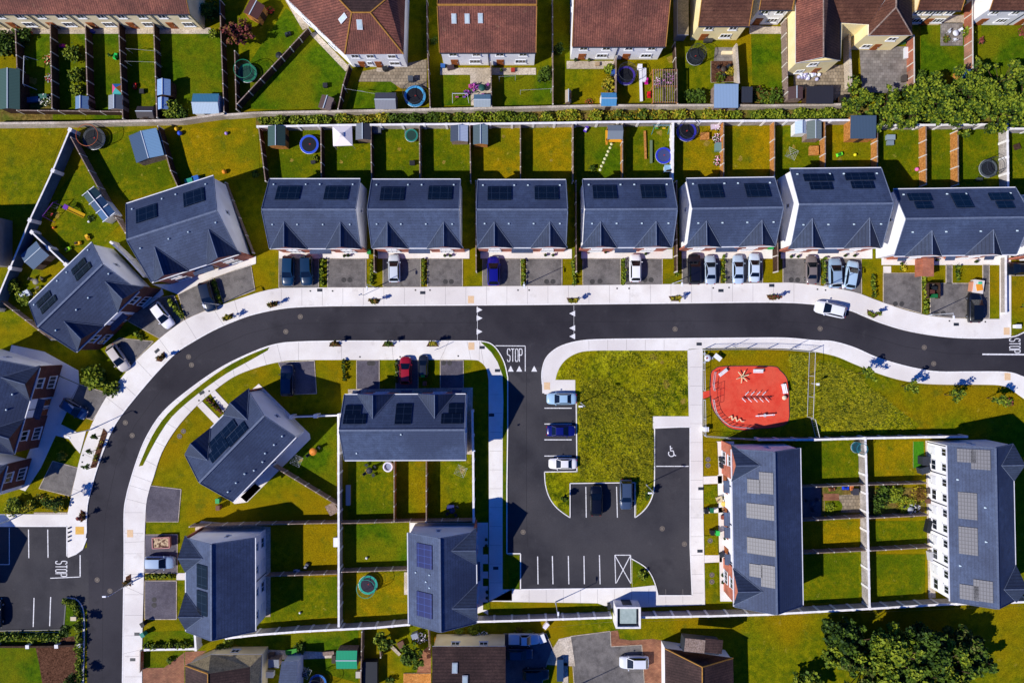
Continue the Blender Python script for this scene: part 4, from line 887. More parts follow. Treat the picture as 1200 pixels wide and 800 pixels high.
hip_house('brown tiled house with two rear wings, one hipped, around a grey yard', [
    ([(932.5, -20, 5.2), (932.5, 74, 5.2), (965, 67, 8.0), (965, -20, 8.0)], 'terrax'),
    ([(965, -20, 8.0), (965, 67, 8.0), (985, 71, 5.2), (985, 26, 5.4), (972, -20, 8.0)], 'brown'),
    ([(966, -20, 8.2), (985, 27, 5.2), (1018, 29, 5.2), (1050, -20, 8.2)], 'brownred'),
    ([(1018, 42, 5.2), (1069, 41.5, 5.2), (1050, 9, 8.2)], 'brownred'),
    ([(1069, 41.5, 5.2), (1069, -20, 5.2), (1051, -20, 8.2), (1050, 9, 8.2)], 'brown'),
    ([(1018, 42, 5.2), (1050, 9, 8.2), (1051, -20, 8.2), (1018, 29, 5.2)], 'brownred')],
    [(932.5, -20), (932.5, 74), (985, 71), (985, 27), (1018, 29), (1018, 42), (1069, 41.5), (1069, -20)], None, name='house', wall='yellow',
    wins=[(1, .45, 3.9, 1.3, 1.1), (1, .3, 1.4, 1.2, 1.1), (1, .7, 0, 1, 2), (5, .3, 1.4, 1.3, 1.1), (5, .7, 3.9, 1.3, 1.1), (5, .55, 0, 1.0, 2), (3, .6, 1.4, 1.2, 1.1)],
    ridges=[((965, 67, 8.0), (965, -20, 8.0)), ((1018, 42, 5.2), (1050, 9, 8.2)), ((1069, 41.5, 5.2), (1050, 9, 8.2)), ((1050, 9, 8.2), (1051, -20, 8.2))], rm='oldtimber')
# bottom row and edges
hip_house('low hipped house with olive brown end slope beside the red brick drive, bottom left', [
    ([(217, 779, 3.2), (247, 766.5, 3.2), (243.8, 788.8, 6)], 'tan'), ([(247, 766.5, 3.2), (307, 766.5, 3.2), (293, 781, 4.3)], 'tan'), ([(247, 766.5, 3.2), (293, 781, 4.3), (243.8, 788.8, 6)], 'tan'),
    ([(217, 779, 3.2), (243.8, 788.8, 6), (243.8, 880, 6), (217, 880, 3.2)], 'brown'),
    ([(243.8, 788.8, 6), (293, 781, 4.3), (293, 880, 4.3), (243.8, 880, 6)], 'brown'),
    ([(293, 781, 4.3), (307, 766.5, 3.2), (305, 880, 3.2), (293, 880, 4.3)], 'tan')],
    [(217, 779), (247, 766.5), (307, 766.5), (305, 880), (217, 880)], None, h=3.2, wall='cream', wins=[(1, .4, 1.6, 1.2, 1)], ridges=[((243.8, 788.8, 6), (243.8, 880, 6)), ((217, 779, 3.2), (243.8, 788.8, 6))])
hip_house('dark brown tiled house with two skylights at the bottom, left of the grey car park', [
    ([(506.5, 757, 4.8), (592.5, 757, 4.8), (592.5, 830, 7.6), (506.5, 830, 7.6)], 'brown'),
    ([(506.5, 830, 7.6), (592.5, 830, 7.6), (592.5, 900, 4.8), (506.5, 900, 4.8)], 'brown')],
    [(506.5, 757), (592.5, 757), (592.5, 900), (506.5, 900)], None, h=4.8, name='house', wall='cream', wins=[(0, .3, 3.4, 1.2, 1), (0, .7, 3.4, 1.2, 1)], sky=[(533, 782, 5.8, 0, .38, 0), (545, 797, 6.4, 0, .38, 0)])
hip_house('dark tiled bungalow with a boxy dormer on its hip, right of the grey car park', [
    ([(779, 759, 3.2), (859, 770.5, 3.2), (823, 781, 6.0)], 'brownred'),
    ([(779, 759, 3.2), (823, 781, 6.0), (823, 880, 6.0), (780, 880, 3.2)], 'brown'),
    ([(823, 781, 6.0), (859, 770.5, 3.2), (862, 880, 3.2), (823, 880, 6.0)], 'brown')],
    [(779, 759), (859, 770.5), (862, 880), (780, 880)], None, h=3.2, wall='render', ridges=[((823, 781, 6.0), (823, 880, 6.0)), ((779, 759, 3.2), (823, 781, 6.0)), ((859, 770.5, 3.2), (823, 781, 6.0))], wins=[(0, .3, 1.6, 1.2, 1)])
o = bpy.data.objects[[x.name for x in bpy.data.objects if x.name.startswith('bungalow')][-1]]
bx, by = g(822, 757, 5.2); b = MB()
b.box((bx - o.location.x, by - o.location.y, 4.4), (5.2, 1.9, 1.8), -.1, 0); b.box((bx - o.location.x - 1.0, by - o.location.y + .2, 5.36), (2.9, 1.9, .12), -.1, 1); b.box((bx - o.location.x + 1.7, by - o.location.y + .1, 5.3), (2.6, 2.0, .12), -.1, 2)
b.obj('dormer', [M['darkmetal'], M['oldtimber'], M['brown']], o)
hip_house('small grey flat roofed extension among yards at the bottom, right of the hipped house', [([(330, 775, 3.0), (349, 774, 3.0), (349, 830, 3.4), (322, 830, 3.4)], 'slate')], [(330, 775), (349, 774), (349, 830), (322, 830)], None, h=3.0, name='extension', wall='render')
hip_house('grey rendered house with its plain side wall at the left edge', [([(-90, 252, 5.2), (-14, 250, 5.2), (-14, 310, 5.2), (-90, 310, 5.2)], 'slate')], [(-90, 252), (-14, 250), (-14, 310), (-90, 310)], None, name='house', wall='grey_render')
hip_house('long flat roofed garage between the red tiled houses at the top', [([(794, -40, 2.8), (807, -40, 2.8), (807, 41, 2.8), (794, 41, 2.8)], 'tan')], [(794, -40), (807, -40), (807, 41), (794, 41)], None, h=2.8, name='garage', wall='grey_render', cat='garage')
# electricity substation with parapet
x, y = g(732.5, 714.5, 0); t = thing('substation', 'small square white substation with pale green roof in the boundary wall', 'substation', (x, y, 0))
b = MB(); wd, dp, hh = 3.7, 3.2, 2.9
for cx, cy, sx, sy in ((0, dp/2 - .12, wd, .24), (0, -dp/2 + .12, wd, .24), (wd/2 - .12, 0, .24, dp - .48), (-wd/2 + .12, 0, .24, dp - .48)): b.box((cx, cy, hh/2), (sx, sy, hh))
b.obj('wall', M['cap'], t)
b = MB(); b.box((0, 0, 2.35), (wd - .5, dp - .5, .1)); b.obj('gutter_deck', M['darkmetal'], t)
b = MB(); b.box((0.02, .18, 2.56), (wd - 1.3, dp - 1.0, .3)); b.obj('roof', mat('pale_green_roof', '98a8a0', 'aab8b0', 2, .6), t)
b = MB(); b.box((0, dp/2 + .03, 1.1), (1.4, .05, 2.1)); b.obj('door', M['darkmetal'], t)
# ================================================================ WALLS AND FENCES
FG = {'n': 'timber fences between the small gardens behind the long row', 't': 'dark fences between the old terrace gardens', 's': 'fences between the walled gardens at the right'}
fence('long pale wall behind the long row gardens, below the overgrown strip', [(302, 148.5), (420, 146.5), (600, 145), (700, 143.5), (845, 142), (1000, 141), (1030, 147), (1175, 146), (1184, 151), (1230, 151)], 1.9, 'conc', 3.2)
fence('long weathered wall behind the old houses, north side of the overgrown strip', [(262, 135), (300, 132.5), (425, 130), (600, 126.5), (700, 124), (835, 123.5), (900, 124), (990, 122.5)], 1.7, 'cream', 4)
fence('cream wall along the foot of the old terrace gardens at the top left', [(-20, 145), (82, 144), (110, 143), (210, 141), (230, 138), (262, 133.5)], 2.0, 'cream', 4)
fence('dark low wall just above the cream wall at the top left', [(20, 129.5), (142, 131)], 1.6, 'dark', 3)
# between the small gardens (posts in the long row)
nf = [([(303, 148), (307, 180), (311, 212)], 'dark', 'dark fence at the left end of the small gardens, beside the black roofed trampoline garden'),
 ([(376, 148), (376.5, 212)], 'dark', 'dark fence between the blue trampoline lawn and the white gazebo'),
 ([(434.5, 148), (435.5, 212)], 'dark', 'dark fence right of the white gazebo garden'),
 ([(491.5, 147), (492, 212)], 'old', 'grey fence right of the small teal trampoline garden'),
 ([(550.5, 147), (551.5, 212)], 'old', 'grey fence between two small sheds that stand back to back'),
 ([(609.8, 146), (610, 212)], 'old', 'grey fence between two plain dry lawns left of the stepping stones'),
 ([(671.5, 145), (671.5, 212)], 'old', 'grey fence on the left of the stepping stone garden'),
 ([(729.5, 145), (729.5, 210)], 'timber', 'timber fence between the stepping stones and the swing set garden'),
 ([(788.8, 143), (788.2, 210)], 'white', 'white topped wall between the swing set garden and a big round trampoline'),
 ([(848, 142), (848, 208)], 'timber', 'timber fence lined with pink flowers, right of the trampoline beside the white topped wall'),
 ([(907.5, 142), (907.5, 206)], 'timber', 'timber fence left of the two pale sheds'),
 ([(966.8, 141), (967, 200)], 'timber', 'timber fence between the pale sheds and the large dark roofed shed'),
 ([(1028, 147), (1028, 202)], 'timber', 'timber fence directly right of the large dark roofed shed'),
 ([(1085, 147), (1085.5, 216)], 'timber', 'orange timber fence left of the narrowest lawn in the row'),
 ([(1122.5, 153), (1123, 216)], 'timber', 'orange timber fence right of the narrowest lawn in the row'),
 ([(1180.5, 146), (1181.5, 222)], 'conc', 'wide grey concrete wall right of the covered trampoline')]
for p, k, l in nf: fence(l, p, 1.8, k, 2.4, group=FG['n'])
for x in (431, 547, 668, 790, 912): 
    pass
for (x0, x1) in [(432, 444), (552, 563), (670, 680), (788, 798), (906, 916)]:
    fence('dark side fence in the gap between two house pairs, %s gap from the left' % ORD[[432, 552, 670, 788, 906].index(x0)], [((x0 + x1)/2, 212), ((x0 + x1)/2, 262), ((x0 + x1)/2 + .5, 318)], 1.8, 'dark', 2.6, group='side fences between the house pairs')
# top gardens
tf = [([(18, 35), (20, 80)], 'dark', 'leftmost dark fence beside the green roofed shed'), ([(59, 28), (61, 127)], 'dark', 'dark fence right of the climbing frame garden'),
 ([(100, 30), (103, 127)], 'dark', 'dark fence behind the small grey blue shed'), ([(139, 27), (144, 139)], 'dark', 'dark fence between the striped play tent and the washing line'),
 ([(180, 26), (184, 138)], 'dark', 'dark fence left of the two pale blue sheds'), ([(257.5, 0), (262.5, 131)], 'dark', 'thick dark fence at the right end of the old terrace gardens')]
for p, k, l in tf: fence(l, p, 1.7, k, 2.2, group=FG['t'])
fence('thin wire topped fence beside the dark red tree', [(275, 60), (277, 128)], 1.5, 'dark', 2.2)
fence('diagonal dark fence with pale posts between two lawns of the corner house', [(278, 122), (319, 78), (361, 33)], 1.7, 'dark', 2.2)
fence('short dark fence down from the corner house to the wall, left of the clothes line', [(409, 76), (402, 100), (396, 128)], 1.8, 'dark', 2.4)
fence('dark fence left of the house with three skylights', [(500, 0), (501, 60), (504, 126)], 1.8, 'dark', 3)
fence('dark fence between the two gardens of the house with three skylights', [(575, 73), (576, 125)], 1.8, 'dark', 2.4)
fence('tall grey fence beside the plain dark alley lawn, left of the small brown bin store', [(647.5, 0), (648, 122)], 1.8, 'old', 2.6)
fence('short grey fence dividing the gardens behind the house with the dark roof line', [(722, 66), (722, 110)], 1.9, 'old', 2.4)
fence('brown fence on the right of the slatted pergola', [(791, 50), (794, 122)], 1.7, 'darktimber' if False else 'dark', 2.4)
fence('cream wall on the right side of the pale yellow house patio', [(863, 52), (865.5, 98)], 1.8, 'cream', 3)
fence('purple brown timber fence left of the cobbled yard', [(921, 22), (923, 108)], 1.9, 'old', 2.2)
fence('cream wall and fence between the cobbled yard and the grey block yard', [(995, 28), (997.5, 100)], 1.9, 'cream', 3)
fence('orange brick fence with white posts right of the grey block yard', [(1071, 42), (1071.5, 104)], 1.9, 'brick', 2.2)
fence('orange brick fence covered in ivy right of the square patio', [(1139.5, 0), (1140, 80)], 1.9, 'brick', 2.2)
# left side
fence('long concrete wall coloured in blue shade with white square post caps down the left side', [(82, 152), (62, 200), (35, 258), (12, 314), (-8, 362)], 2.1, 'blue', 6.4)
fence('brown fence from the round trampoline down to the diagonal house pair', [(83, 161), (104, 200), (125, 238), (147, 273)], 1.8, 'old', 2.4)
fence('brown fence beside the large blue roofed shed', [(185, 148), (200, 200), (208, 218)], 1.8, 'dark', 2.4)
fence('short wall coloured in blue shade below the toy slide', [(37, 272), (77, 310)], 1.7, 'blue', 3)
fence('thin wooden fence above the small triangular lawn at the left edge', [(0, 352), (30, 375), (60, 398)], 1.4, 'old', 2.4)
fence('low white wall between the two diagonal house pairs', [(130, 284), (150, 303), (168, 323)], 2.0, 'white', 3)
fence('low dark wall behind the pair of houses facing the bend', [(264, 214), (280, 255), (296, 296)], .9, 'old', 3)
# centre
fence('wall coloured in blue shade from the diagonal house to the centre gardens, front side', [(341, 488.5), (398, 486.5)], 1.9, 'blue', 3)
fence('long pale wall running down the middle of the centre gardens', [(396.5, 486), (396.8, 600), (397, 733)], 2.0, 'conc', 3)
fence('diagonal brown fence between the two lawns of the diagonal house', [(320, 546), (358, 569), (396, 592)], 1.8, 'old', 2.2)
fence('timber fence right of the white hot tub', [(461.8, 540), (461.8, 611)], 1.8, 'timber', 2.4)
fence('timber fence between the narrow lawn and the rotary clothes dryer lawn', [(499.5, 539), (499.5, 611)], 1.8, 'timber', 2.4)
fence('white topped wall along the right side of the centre gardens', [(553.5, 482), (554.5, 540), (555, 611)], 2.0, 'conc', 3)
fence('brown fence behind the centre gardens, above the lush garden', [(398, 613), (480, 611), (555, 610)], 1.8, 'old', 2.4)
fence('brown fence along the top of the garden behind the straight road pair', [(222, 617), (300, 614.5), (396, 612.5)], 1.8, 'old', 2.4)
fence('brown fence between the gardens of the straight road pair', [(311, 675), (397, 672)], 1.8, 'old', 2.4)
fence('brown fence above the teal trampoline', [(400, 670), (478, 667.5)], 1.8, 'old', 2.4)
fence('long white topped wall below the centre gardens, left of the blue panel house', [(265, 747.5), (300, 743.5), (345, 740), (400, 737), (440, 735), (479, 731.5)], 2.0, 'conc', 2.6)
fence('white topped wall between the blue panel house and the substation', [(558, 728), (600, 727), (660, 725), (716, 723)], 2.0, 'conc', 2.6)
fence('long white topped wall right of the substation along the field', [(749, 723), (830, 721.5), (900, 719.5), (1000, 714), (1100, 708), (1230, 704)], 2.0, 'conc', 2.7)
fence('short white wall end below the straight road pair', [(228.5, 744), (229.5, 761)], 1.8, 'white', 3)
fence('grey retaining wall under the hedge bottom left', [(170, 761), (228, 760)], .9, 'conc', 5)
fence('dark gate wall with white piers at the pavement edge bottom left', [(164, 763), (163.5, 787)], 1.0, 'brick', 3.2)
fence('thin fence behind the green roofed shed', [(424, 740), (422, 830)], 1.8, 'old', 2.6)
fence('short timber fence left of the brick strip at the bottom', [(445, 757), (446, 770)], 1.2, 'old', 2)
fence('dark fence between the two gardens above the bottom brown roof', [(502, 735), (503, 760)], 1.7, 'old', 2.2)
# right
fence('pale wall along the bottom of the playing field, above the walled gardens', [(890, 515), (955, 515), (1012, 513.3), (1085, 512), (1133, 511.5)], 1.9, 'conc', 2.9)
fence('pale spine wall running down between the walled gardens', [(1014, 513), (1016.5, 600), (1019, 711)], 2.0, 'conc', 2.9)
for i, (y0, y1, x0, x1) in enumerate([(571, 568, 938, 1013), (610, 606, 940, 1014), (648.5, 645, 940, 1015)]):
    fence('brown fence across the walled gardens left of the spine wall, %s from the top' % ORD[i], [(x0, y0), (x1, y1)], 1.8, 'old', 2.2, group=FG['s'])
for i, (y0, y1, x0, x1) in enumerate([(568, 566, 1018, 1086), (607, 603.5, 1019, 1088), (645, 641, 1020, 1092)]):
    fence('brown fence across the walled gardens right of the spine wall, %s from the top' % ORD[i], [(x0, y0), (x1, y1)], 1.8, 'old', 2.2, group=FG['s'])
fence('blue shaded wall between the path and the neighbouring drive at the right edge', [(1178.5, 300), (1178.8, 367)], 1.1, 'conc', 8)
fence('low dark wall along the bottom left hedge with white square piers', [(-5, 757.5), (32, 757.5), (66, 757), (92, 756)], .8, 'hedgewall', 4.4)

# railings
def railing(label, pts, h=1.8, gap=2.4, name='railing', closed=False, bars=1):
    P = [Vector(g(*p)) for p in pts]; o = P[0]; t = thing(name, label, 'railing', (o.x, o.y, .08)); ra = MB(); ba = MB()
    pm = MB().box((0, 0, h/2), (.08, .08, h)).mesh('post', M['metal'])
    for a, c in zip(P, P[1:]):
        d = c - a; L = d.length; n = max(1, round(L/gap))
        for z in [h - .02] + [.12] + ([h*.5] if bars > 1 else []): ra.tube((*(a - o), z), (*(c - o), z), .035, 4)
        for i in range(n): q = a.lerp(c, i/n) - o; place('post', pm, t, (q.x, q.y, 0), math.atan2(d.y, d.x))
        k = int(L/.3)
        for i in range(k): q = a.lerp(c, (i + .5)/k) - o; ba.box((q.x, q.y, h/2), (.014, .014, h - .1))
    q = P[-1] - o; place('post', pm, t, (q.x, q.y, 0))
    ra.obj('rail', M['metal'], t); ba.obj('mesh_panel', M['metal'], t); return t
railing('metal railing along the pavement above the playground', [(823.5, 409.5), (847, 409), (873, 409), (898, 409), (924, 410), (948, 412)], 1.9, 3)
railing('metal railing along the path on the left side of the playground', [(823, 410), (823.5, 433), (824, 457)], 1.2, 3)
railing('metal railing left of the playground below its red path', [(824, 468), (824.5, 490), (824.5, 509)], 1.2, 3)
railing('metal railing below the playground', [(825, 510), (850, 512), (889, 514)], 1.5, 3)
railing('double tall metal railing on the right side of the playground', [(948, 412), (947, 440), (945.5, 488)], 2.2, 3)
railing('slanting metal railing between the playground and the garden wall', [(950, 490), (955, 511)], 1.6, 3)
railing('low curved railing inside the left edge of the red play surface', [(837, 436), (835, 450), (836, 457)], .9, 2)
railing('low curved railing along the lower left edge of the red play surface', sm([(835, 468), (838, 482), (846, 492), (858, 499), (880, 501)], 3), .9, 2)

# ================================================================ CARS
car('dark teal car, left of two side by side on the leftmost driveway', 338, 317.5, 268, '0a3452', 'suv')
car('dark teal car, right of two side by side on the leftmost driveway', 359.5, 317, 272, '082c48', 'suv')
car('silver white car with its nose to the second house pair', 462, 314.5, 91, 'cfd6dd', 'hatch')
car('deep blue car on the drive of the third house pair', 578.5, 317.5, 90, '10107c', 'hatch', 1.06)
car('white car alone on the drive of the fourth house pair', 744.5, 314, 90, 'f2f3f5', 'hatch')
car('black car beside a silver one on the drive of the fifth house pair', 813.5, 315.5, 90, '14141c', 'suv', 1.02)
car('silver blue car parked right of the black car', 832.5, 316, 91, 'a8b8c8', 'saloon', .95)
car('pale blue car, left one of the pair right of the small drive hedge', 865, 315.5, 90, 'b4c8dc', 'saloon', .95)
car('whitish blue car next to the verge, fifth house pair', 884, 313.5, 89, 'c8d8e8', 'saloon', .95)
car('brown grey car on the sixth house pair drive', 951, 316, 90, '7a706c', 'saloon', .95)
car('silver blue car with long windscreen, middle car of the sixth house pair', 978.5, 320, 91, '8ea8c0', 'hatch', 1.08)
car('pale blue car standing slightly askew at the right of the sixth house pair', 997.5, 322, 80, 'aac6dc', 'hatch', 1.02)
car('white car driving on the road near the right edge', 973, 362.5, 167, 'f0f2f6', 'hatch', 1.1, name='car', group=None)
car('black car at the foot of the wide drive at the right end', 1142, 360, 90, '0b1018', 'suv', 1.02)
car('dark car half cut off on the narrow drive at the right edge', 1195, 315, 180, '101418', 'saloon')
car('white car on the sloping drive outside the bend', 190, 369.5, 308, 'f4f2f8', 'hatch', 1.02)
car('dark blue car in shade on the middle drive outside the bend', 243.5, 347.5, 285, '0a1c30', 'suv')
car('pale silver car below the brick gabled diagonal house pair', 138.5, 419.5, 305, 'c8c0b8', 'hatch', 1.02)
car('dark blue car in deep shade beside the left edge house', 87, 479, 330, '0e2a58', 'hatch')
car('dark navy car on the drive inside the bend', 337, 445.5, 90, '0c1430', 'suv', 1.05)
car('red car in front of the terrace inside the bend', 475.5, 434, 90, '98101c', 'hatch')
car('dark grey car in shade beside the green bin in front of the terrace', 496, 429, 90, '22262c', 'hatch', .8)
car('silver blue car in the top parking bay beside the green', 658, 467, 180, '9ec0d8', 'saloon', .97)
car('deep blue car in the middle parking bay beside the green', 657.5, 504.5, 0, '0c1468', 'saloon', .95)
car('white car in the lowest parking bay beside the green', 659.5, 543, 180, 'eceae8', 'saloon', .92)
car('black car in the bays at the foot of the green', 698.5, 586, 90, '08090c', 'suv')
car('dark blue grey car right of the black car at the foot of the green', 733.5, 579, 270, '3c4c64', 'suv', 1.0)
car('silver blue car beside the skip trailer on the straight road drive', 187.5, 658.5, 0, '8ea8c4', 'suv', .98)
car('white silver car on the grey car park at the bottom', 743, 775.5, 180, 'dcdfe4', 'hatch', 1.05)
car('white pickup truck beside the bottom brown roof', 614, 748.5, 0, 'cdd4da', 'pickup', .9)
car('dark blue car in the shadow below the pickup truck', 609, 766, 0, '0c1c3a', 'hatch', .95)
car('black car at the bottom edge right of the brown roof', 628, 790, 0, '0c0e12', 'hatch', .95)
car('dark car half cut off in the car park at the left edge', -5, 719, 90, '14202c', 'hatch')
car('white van partly hidden at the right edge beside the house wall', 1203, 292, 180, 'f0f0f4', 'suv', 1.15)
car('red car against the white wall at the top right corner', 1187, 20, 10, 'b81818', 'hatch', .8)

# ================================================================ STREET LAMPS
LAMP = {}
def lamp(label, px, py, az=0, h=6.0):
    x, y = g(px, py); t = thing('street_lamp', label, 'street lamp', (x, y, .1), az, 'street lamps')
    if not LAMP:
        a = MB(); a.tube((0, 0, 0), (0, 0, h), .075, 8, r2=.045); a.tube((0, 0, 0), (0, 0, 1.1), .1, 8); LAMP['p'] = a.mesh('pole', M['metal'])
        a = MB(); a.tube((0, 0, h - .05), (.35, 0, h + .08), .035, 6); LAMP['a'] = a.mesh('arm', M['metal'])
        a = MB(); a.box((.6, 0, h + .08), (.62, .26, .09), 0, 0, .8); LAMP['h'] = a.mesh('lamp_head', M['white'])
    for n, k in (('pole', 'p'), ('arm', 'a'), ('lamp_head', 'h')): place(n, LAMP[k], t)
for l, px, py, a in [('street lamp by the hedge between the first and second house pairs', 440, 337, 270), ('street lamp left of the give way triangles, between the third pair driveways', 613.5, 334.5, 270),
    ('street lamp beside the verge between the fourth and fifth house pairs', 787.5, 332.5, 270), ('street lamp between the drives of the sixth house pair', 965, 335, 270), ('street lamp at the corner of the wide right hand drive', 1087, 369, 270),
    ('street lamp beside the top parking bay of the green', 680.5, 471.5, 180), ('street lamp at the lower right corner of the green', 757, 567, 180), ('street lamp at the left edge pavement outside the bend', 107, 503, 330),
    ('street lamp on the sloping drives outside the bend', 258, 357, 300), ('street lamp behind the bottom parking bays', 651, 704.5, 90), ('street lamp beside the triangular shrub bed on the straight road', 155, 681, 180),
    ('street lamp at the entrance corner of the left car park', 12, 609, 270), ('street lamp at the bottom edge of the grey car park', 680, 801, 0)]: lamp(l, px, py, R(a))

# ================================================================ PAVEMENT PLANTERS, TREES, HEDGES
def young_tree(label, px, py, h=3.2, r=.9, seed=1, mats=('leaf_dark', 'leaf_mid'), cat='tree', n=260, size=.14, group='young street trees'):
    x, y = g(px, py); t = thing('young_tree', label, cat, (x, y, .1), 0, group); rr = random.Random(seed)
    b = MB(); b.tube((0, 0, 0), (0, 0, h*.55), .06, 6, r2=.04)
    bl = []
    for i in range(6):
        a = rr.random()*6.28; q = (math.cos(a)*r*rr.uniform(.3, .9), math.sin(a)*r*rr.uniform(.3, .9), h*rr.uniform(.55, .95)); b.tube((0, 0, h*.45), q, .03, 4, r2=.012); bl.append((*q, r*.42, h*.14))
    b.obj('trunk', M['trunk'], t); bl.append((0, 0, h*.8, r*.6, h*.2))
    crown(bl, n, size, seed, mats).obj('crown', [M[m] for m in mats], t); return t
def bedplant(label, px, py, rot=0, w=1.9, d=.75, seed=1, mats=('leaf_brown', 'leaf_mid', 'leaf_yel')):
    x, y = g(px, py); t = thing('planter_bed', label, 'planter', (x, y, .12), rot, 'triangular planted beds at the kerb')
    MB().prism([(-w/2, d/2), (w/2, d/2), (w/2 - .45, -d/2), (-w/2 + .45, -d/2)], 0, .06).obj('soil_bed', M['mulch'], t)
    rr = random.Random(seed); bl = [(rr.uniform(-w*.32, w*.32), rr.uniform(-d*.25, d*.25), .35, .32, .3) for _ in range(5)]
    crown(bl, 150, .1, seed, mats).obj('foliage', [M[m] for m in mats], t)
pl = [(439, 353, 0, 'in front of the first and second house pairs', 'leaf_brown'), (671, 352, 0, 'at the right give way triangles', 'leaf_yel'), (790.5, 350, 0, 'below the fourth and fifth house pairs', 'leaf_yel'), (905, 348.5, 0, 'with red leaves near the sixth house pair', 'leaf_red'), (1021, 368.5, -.45, 'beyond the white moving car', 'leaf_light'),
      (320, 357, .25, 'at the start of the bend, upper kerb', 'leaf_brown'), (268, 372, .4, 'on the bend opposite the dark blue car', 'leaf_yel'), (190, 419, .85, 'on the bend near the pale silver car', 'leaf_brown'),
      (393, 403, math.pi, 'on the inner kerb, left one facing the terrace', 'leaf_brown'), (455, 403, math.pi, 'on the inner kerb, middle one facing the terrace', 'leaf_mid'), (507, 403, math.pi, 'on the inner kerb, nearest to the stop line', 'leaf_yel'),
      (98, 604, 1.57, 'at the kerb above the left car park', 'leaf_red'), (151, 679, 1.57 + math.pi, 'on the straight road kerb below the skip trailer', 'leaf_brown')]
for i, (px, py, rot, l, m) in enumerate(pl):
    bedplant('small planted bed ' + l, px, py, rot, seed=i + 3, mats=('leaf_brown', 'leaf_mid', m))
    dx, dy = {0: (6, -2)}.get(rot, (5, -3))
    young_tree('young street tree in the bed ' + l, px + (3 if rot < 3 else 2), py - (0 if rot < 3 else 1), 2.0, .42, i + 40, ('leaf_dark', m), n=110, size=.12)
bedplant('long narrow planted bed beside the bend at the left', 117, 526, 1.25, 6.4, .8, 77)
for i, (px, py) in enumerate([(119, 510), (113, 527), (109, 545)]): young_tree('small tree in the long narrow bed, %s from the top' % ORD[i], px, py, 2.2, .5, 60 + i, n=110, size=.12)
for i, (px, py, l) in enumerate([(1005, 437, 'leftmost of four on the field edge'), (1056, 452, 'second of four on the field edge'), (1106, 462, 'third of four on the field edge'), (1156, 466, 'rightmost of four on the field edge')]):
    young_tree('young tree with thin crown, ' + l, px, py, 3.9, 1.0, 80 + i, ('leaf_dark', 'leaf_mid', 'leaf_light'), n=300, size=.15)
young_tree('leafy young tree on the pavement beside the planted bed at the left', 80, 582, 4.2, 1.0, 91, ('leaf_dark', 'leaf_mid'), n=360)
young_tree('slim tree in the hedge bank beside the left car park, upper one', 92, 728, 3.2, .9, 92, ('leaf_dark', 'leaf_mid'), n=360)
young_tree('slim tree in the hedge bank at the bottom left, lower one', 93, 788, 3.2, 1.0, 93, ('leaf_dark', 'leaf_mid'), n=360)
young_tree('small round tree beside the bays at the foot of the green, left', 661, 581, 2.0, .55, 94, ('leaf_dark', 'leaf_mid'), n=260)
young_tree('small round tree at the lower right of the green', 757, 577, 2.0, .5, 95, ('leaf_dark', 'leaf_mid'), n=220)
shrub('small bush in the triangular bed beside the hatched bay', 752, 672, .75, 1.0, 96, ('leaf_brown', 'leaf_mid', 'leaf_light'))
young_tree('bare twiggy young tree in a mulch ring at the right edge lawn', 1195, 360, 2.2, .8, 97, ('leaf_dark', 'leaf_light'), n=120)
shrub('low round bush in a brown mulch ring at the right of the playing field', 1181, 470, .65, .6, 98, ('leaf_brown', 'leaf_red', 'leaf_mid'))
# drive hedges
dh = [(378, 305, 334, 'first'), (436, 305, 334, 'between the first and second'), (496.5, 305, 334, 'second'), (613, 304, 333, 'third'), (672.5, 303, 333, 'between the third and fourth'), (730, 303, 333, 'fourth'), (792.5, 304, 325, 'between the fourth and fifth'), (846.5, 300, 331, 'fifth'), (964, 303, 332, 'sixth'), (1022, 322, 349, 'right of the sixth')]
for i, (x, y0, y1, l) in enumerate(dh):
    hedge('narrow clipped hedge between driveways, %s house pair' % l if 'between' not in l and 'right' not in l else 'narrow hedge on the verge %s house pair' % l, [(x, y0), (x, y1)], .62, .85, 100 + i, group='narrow hedges dividing the driveways')
hedge('narrow hedge beside the wide driveway at the right end', [(1082, 322), (1083, 366)], .7, .8, 111); hedge('hedge dividing the two small front lawns at the right end', [(1121, 312), (1121, 330)], .6, .8, 112)
hedge('row of dark stalks beside the navy car drive', [(403, 422), (404, 446)], .5, .9, 113, ('leaf_dark', 'leaf_dark', 'leaf_mid')); hedge('low dark hedge left of the red car', [(464.5, 422), (465, 448)], .4, .8, 114, ('leaf_dark', 'leaf_mid'))
hedge('purple tinged hedge between the two front paths of the diagonal house', [(243, 466), (262, 484)], .5, .8, 115, ('leaf_dark', 'leaf_red', 'leaf_dark'))
hedge('clipped green hedge between two drives outside the bend', [(251, 326), (259, 354)], .75, .9, 116); hedge('shaded hedge left of the dark blue car drive', [(199, 350), (215, 372)], .8, .9, 117); hedge('short hedge under the white car drive', [(158, 388), (170, 399)], .7, .8, 118)
hedge('hedge strip above the lower drive on the straight road', [(171, 675), (205, 674)], .6, .8, 119); hedge('dark hedge along the foot of the straight road garden', [(170, 756), (226, 755)], 1.1, 1.2, 120)
hedge('thick rounded hedge around the corner of the left car park', sm([(79, 704), (88, 706), (94, 716), (95, 740), (94, 800)], 3), 1.1, 1.1, 121, size=.17); hedge('low hedge along the bottom of the left car park', [(-10, 746), (74, 745)], 1.2, 1.0, 122, size=.17)
hedge('mixed flowering hedge on the planted bank above the left car park path', [(15, 596), (40, 590), (62, 592), (79, 592)], 1.9, 1.3, 123, ('leaf_dark', 'leaf_mid', 'leaf_light', 'leaf_yel'), dens=.9)
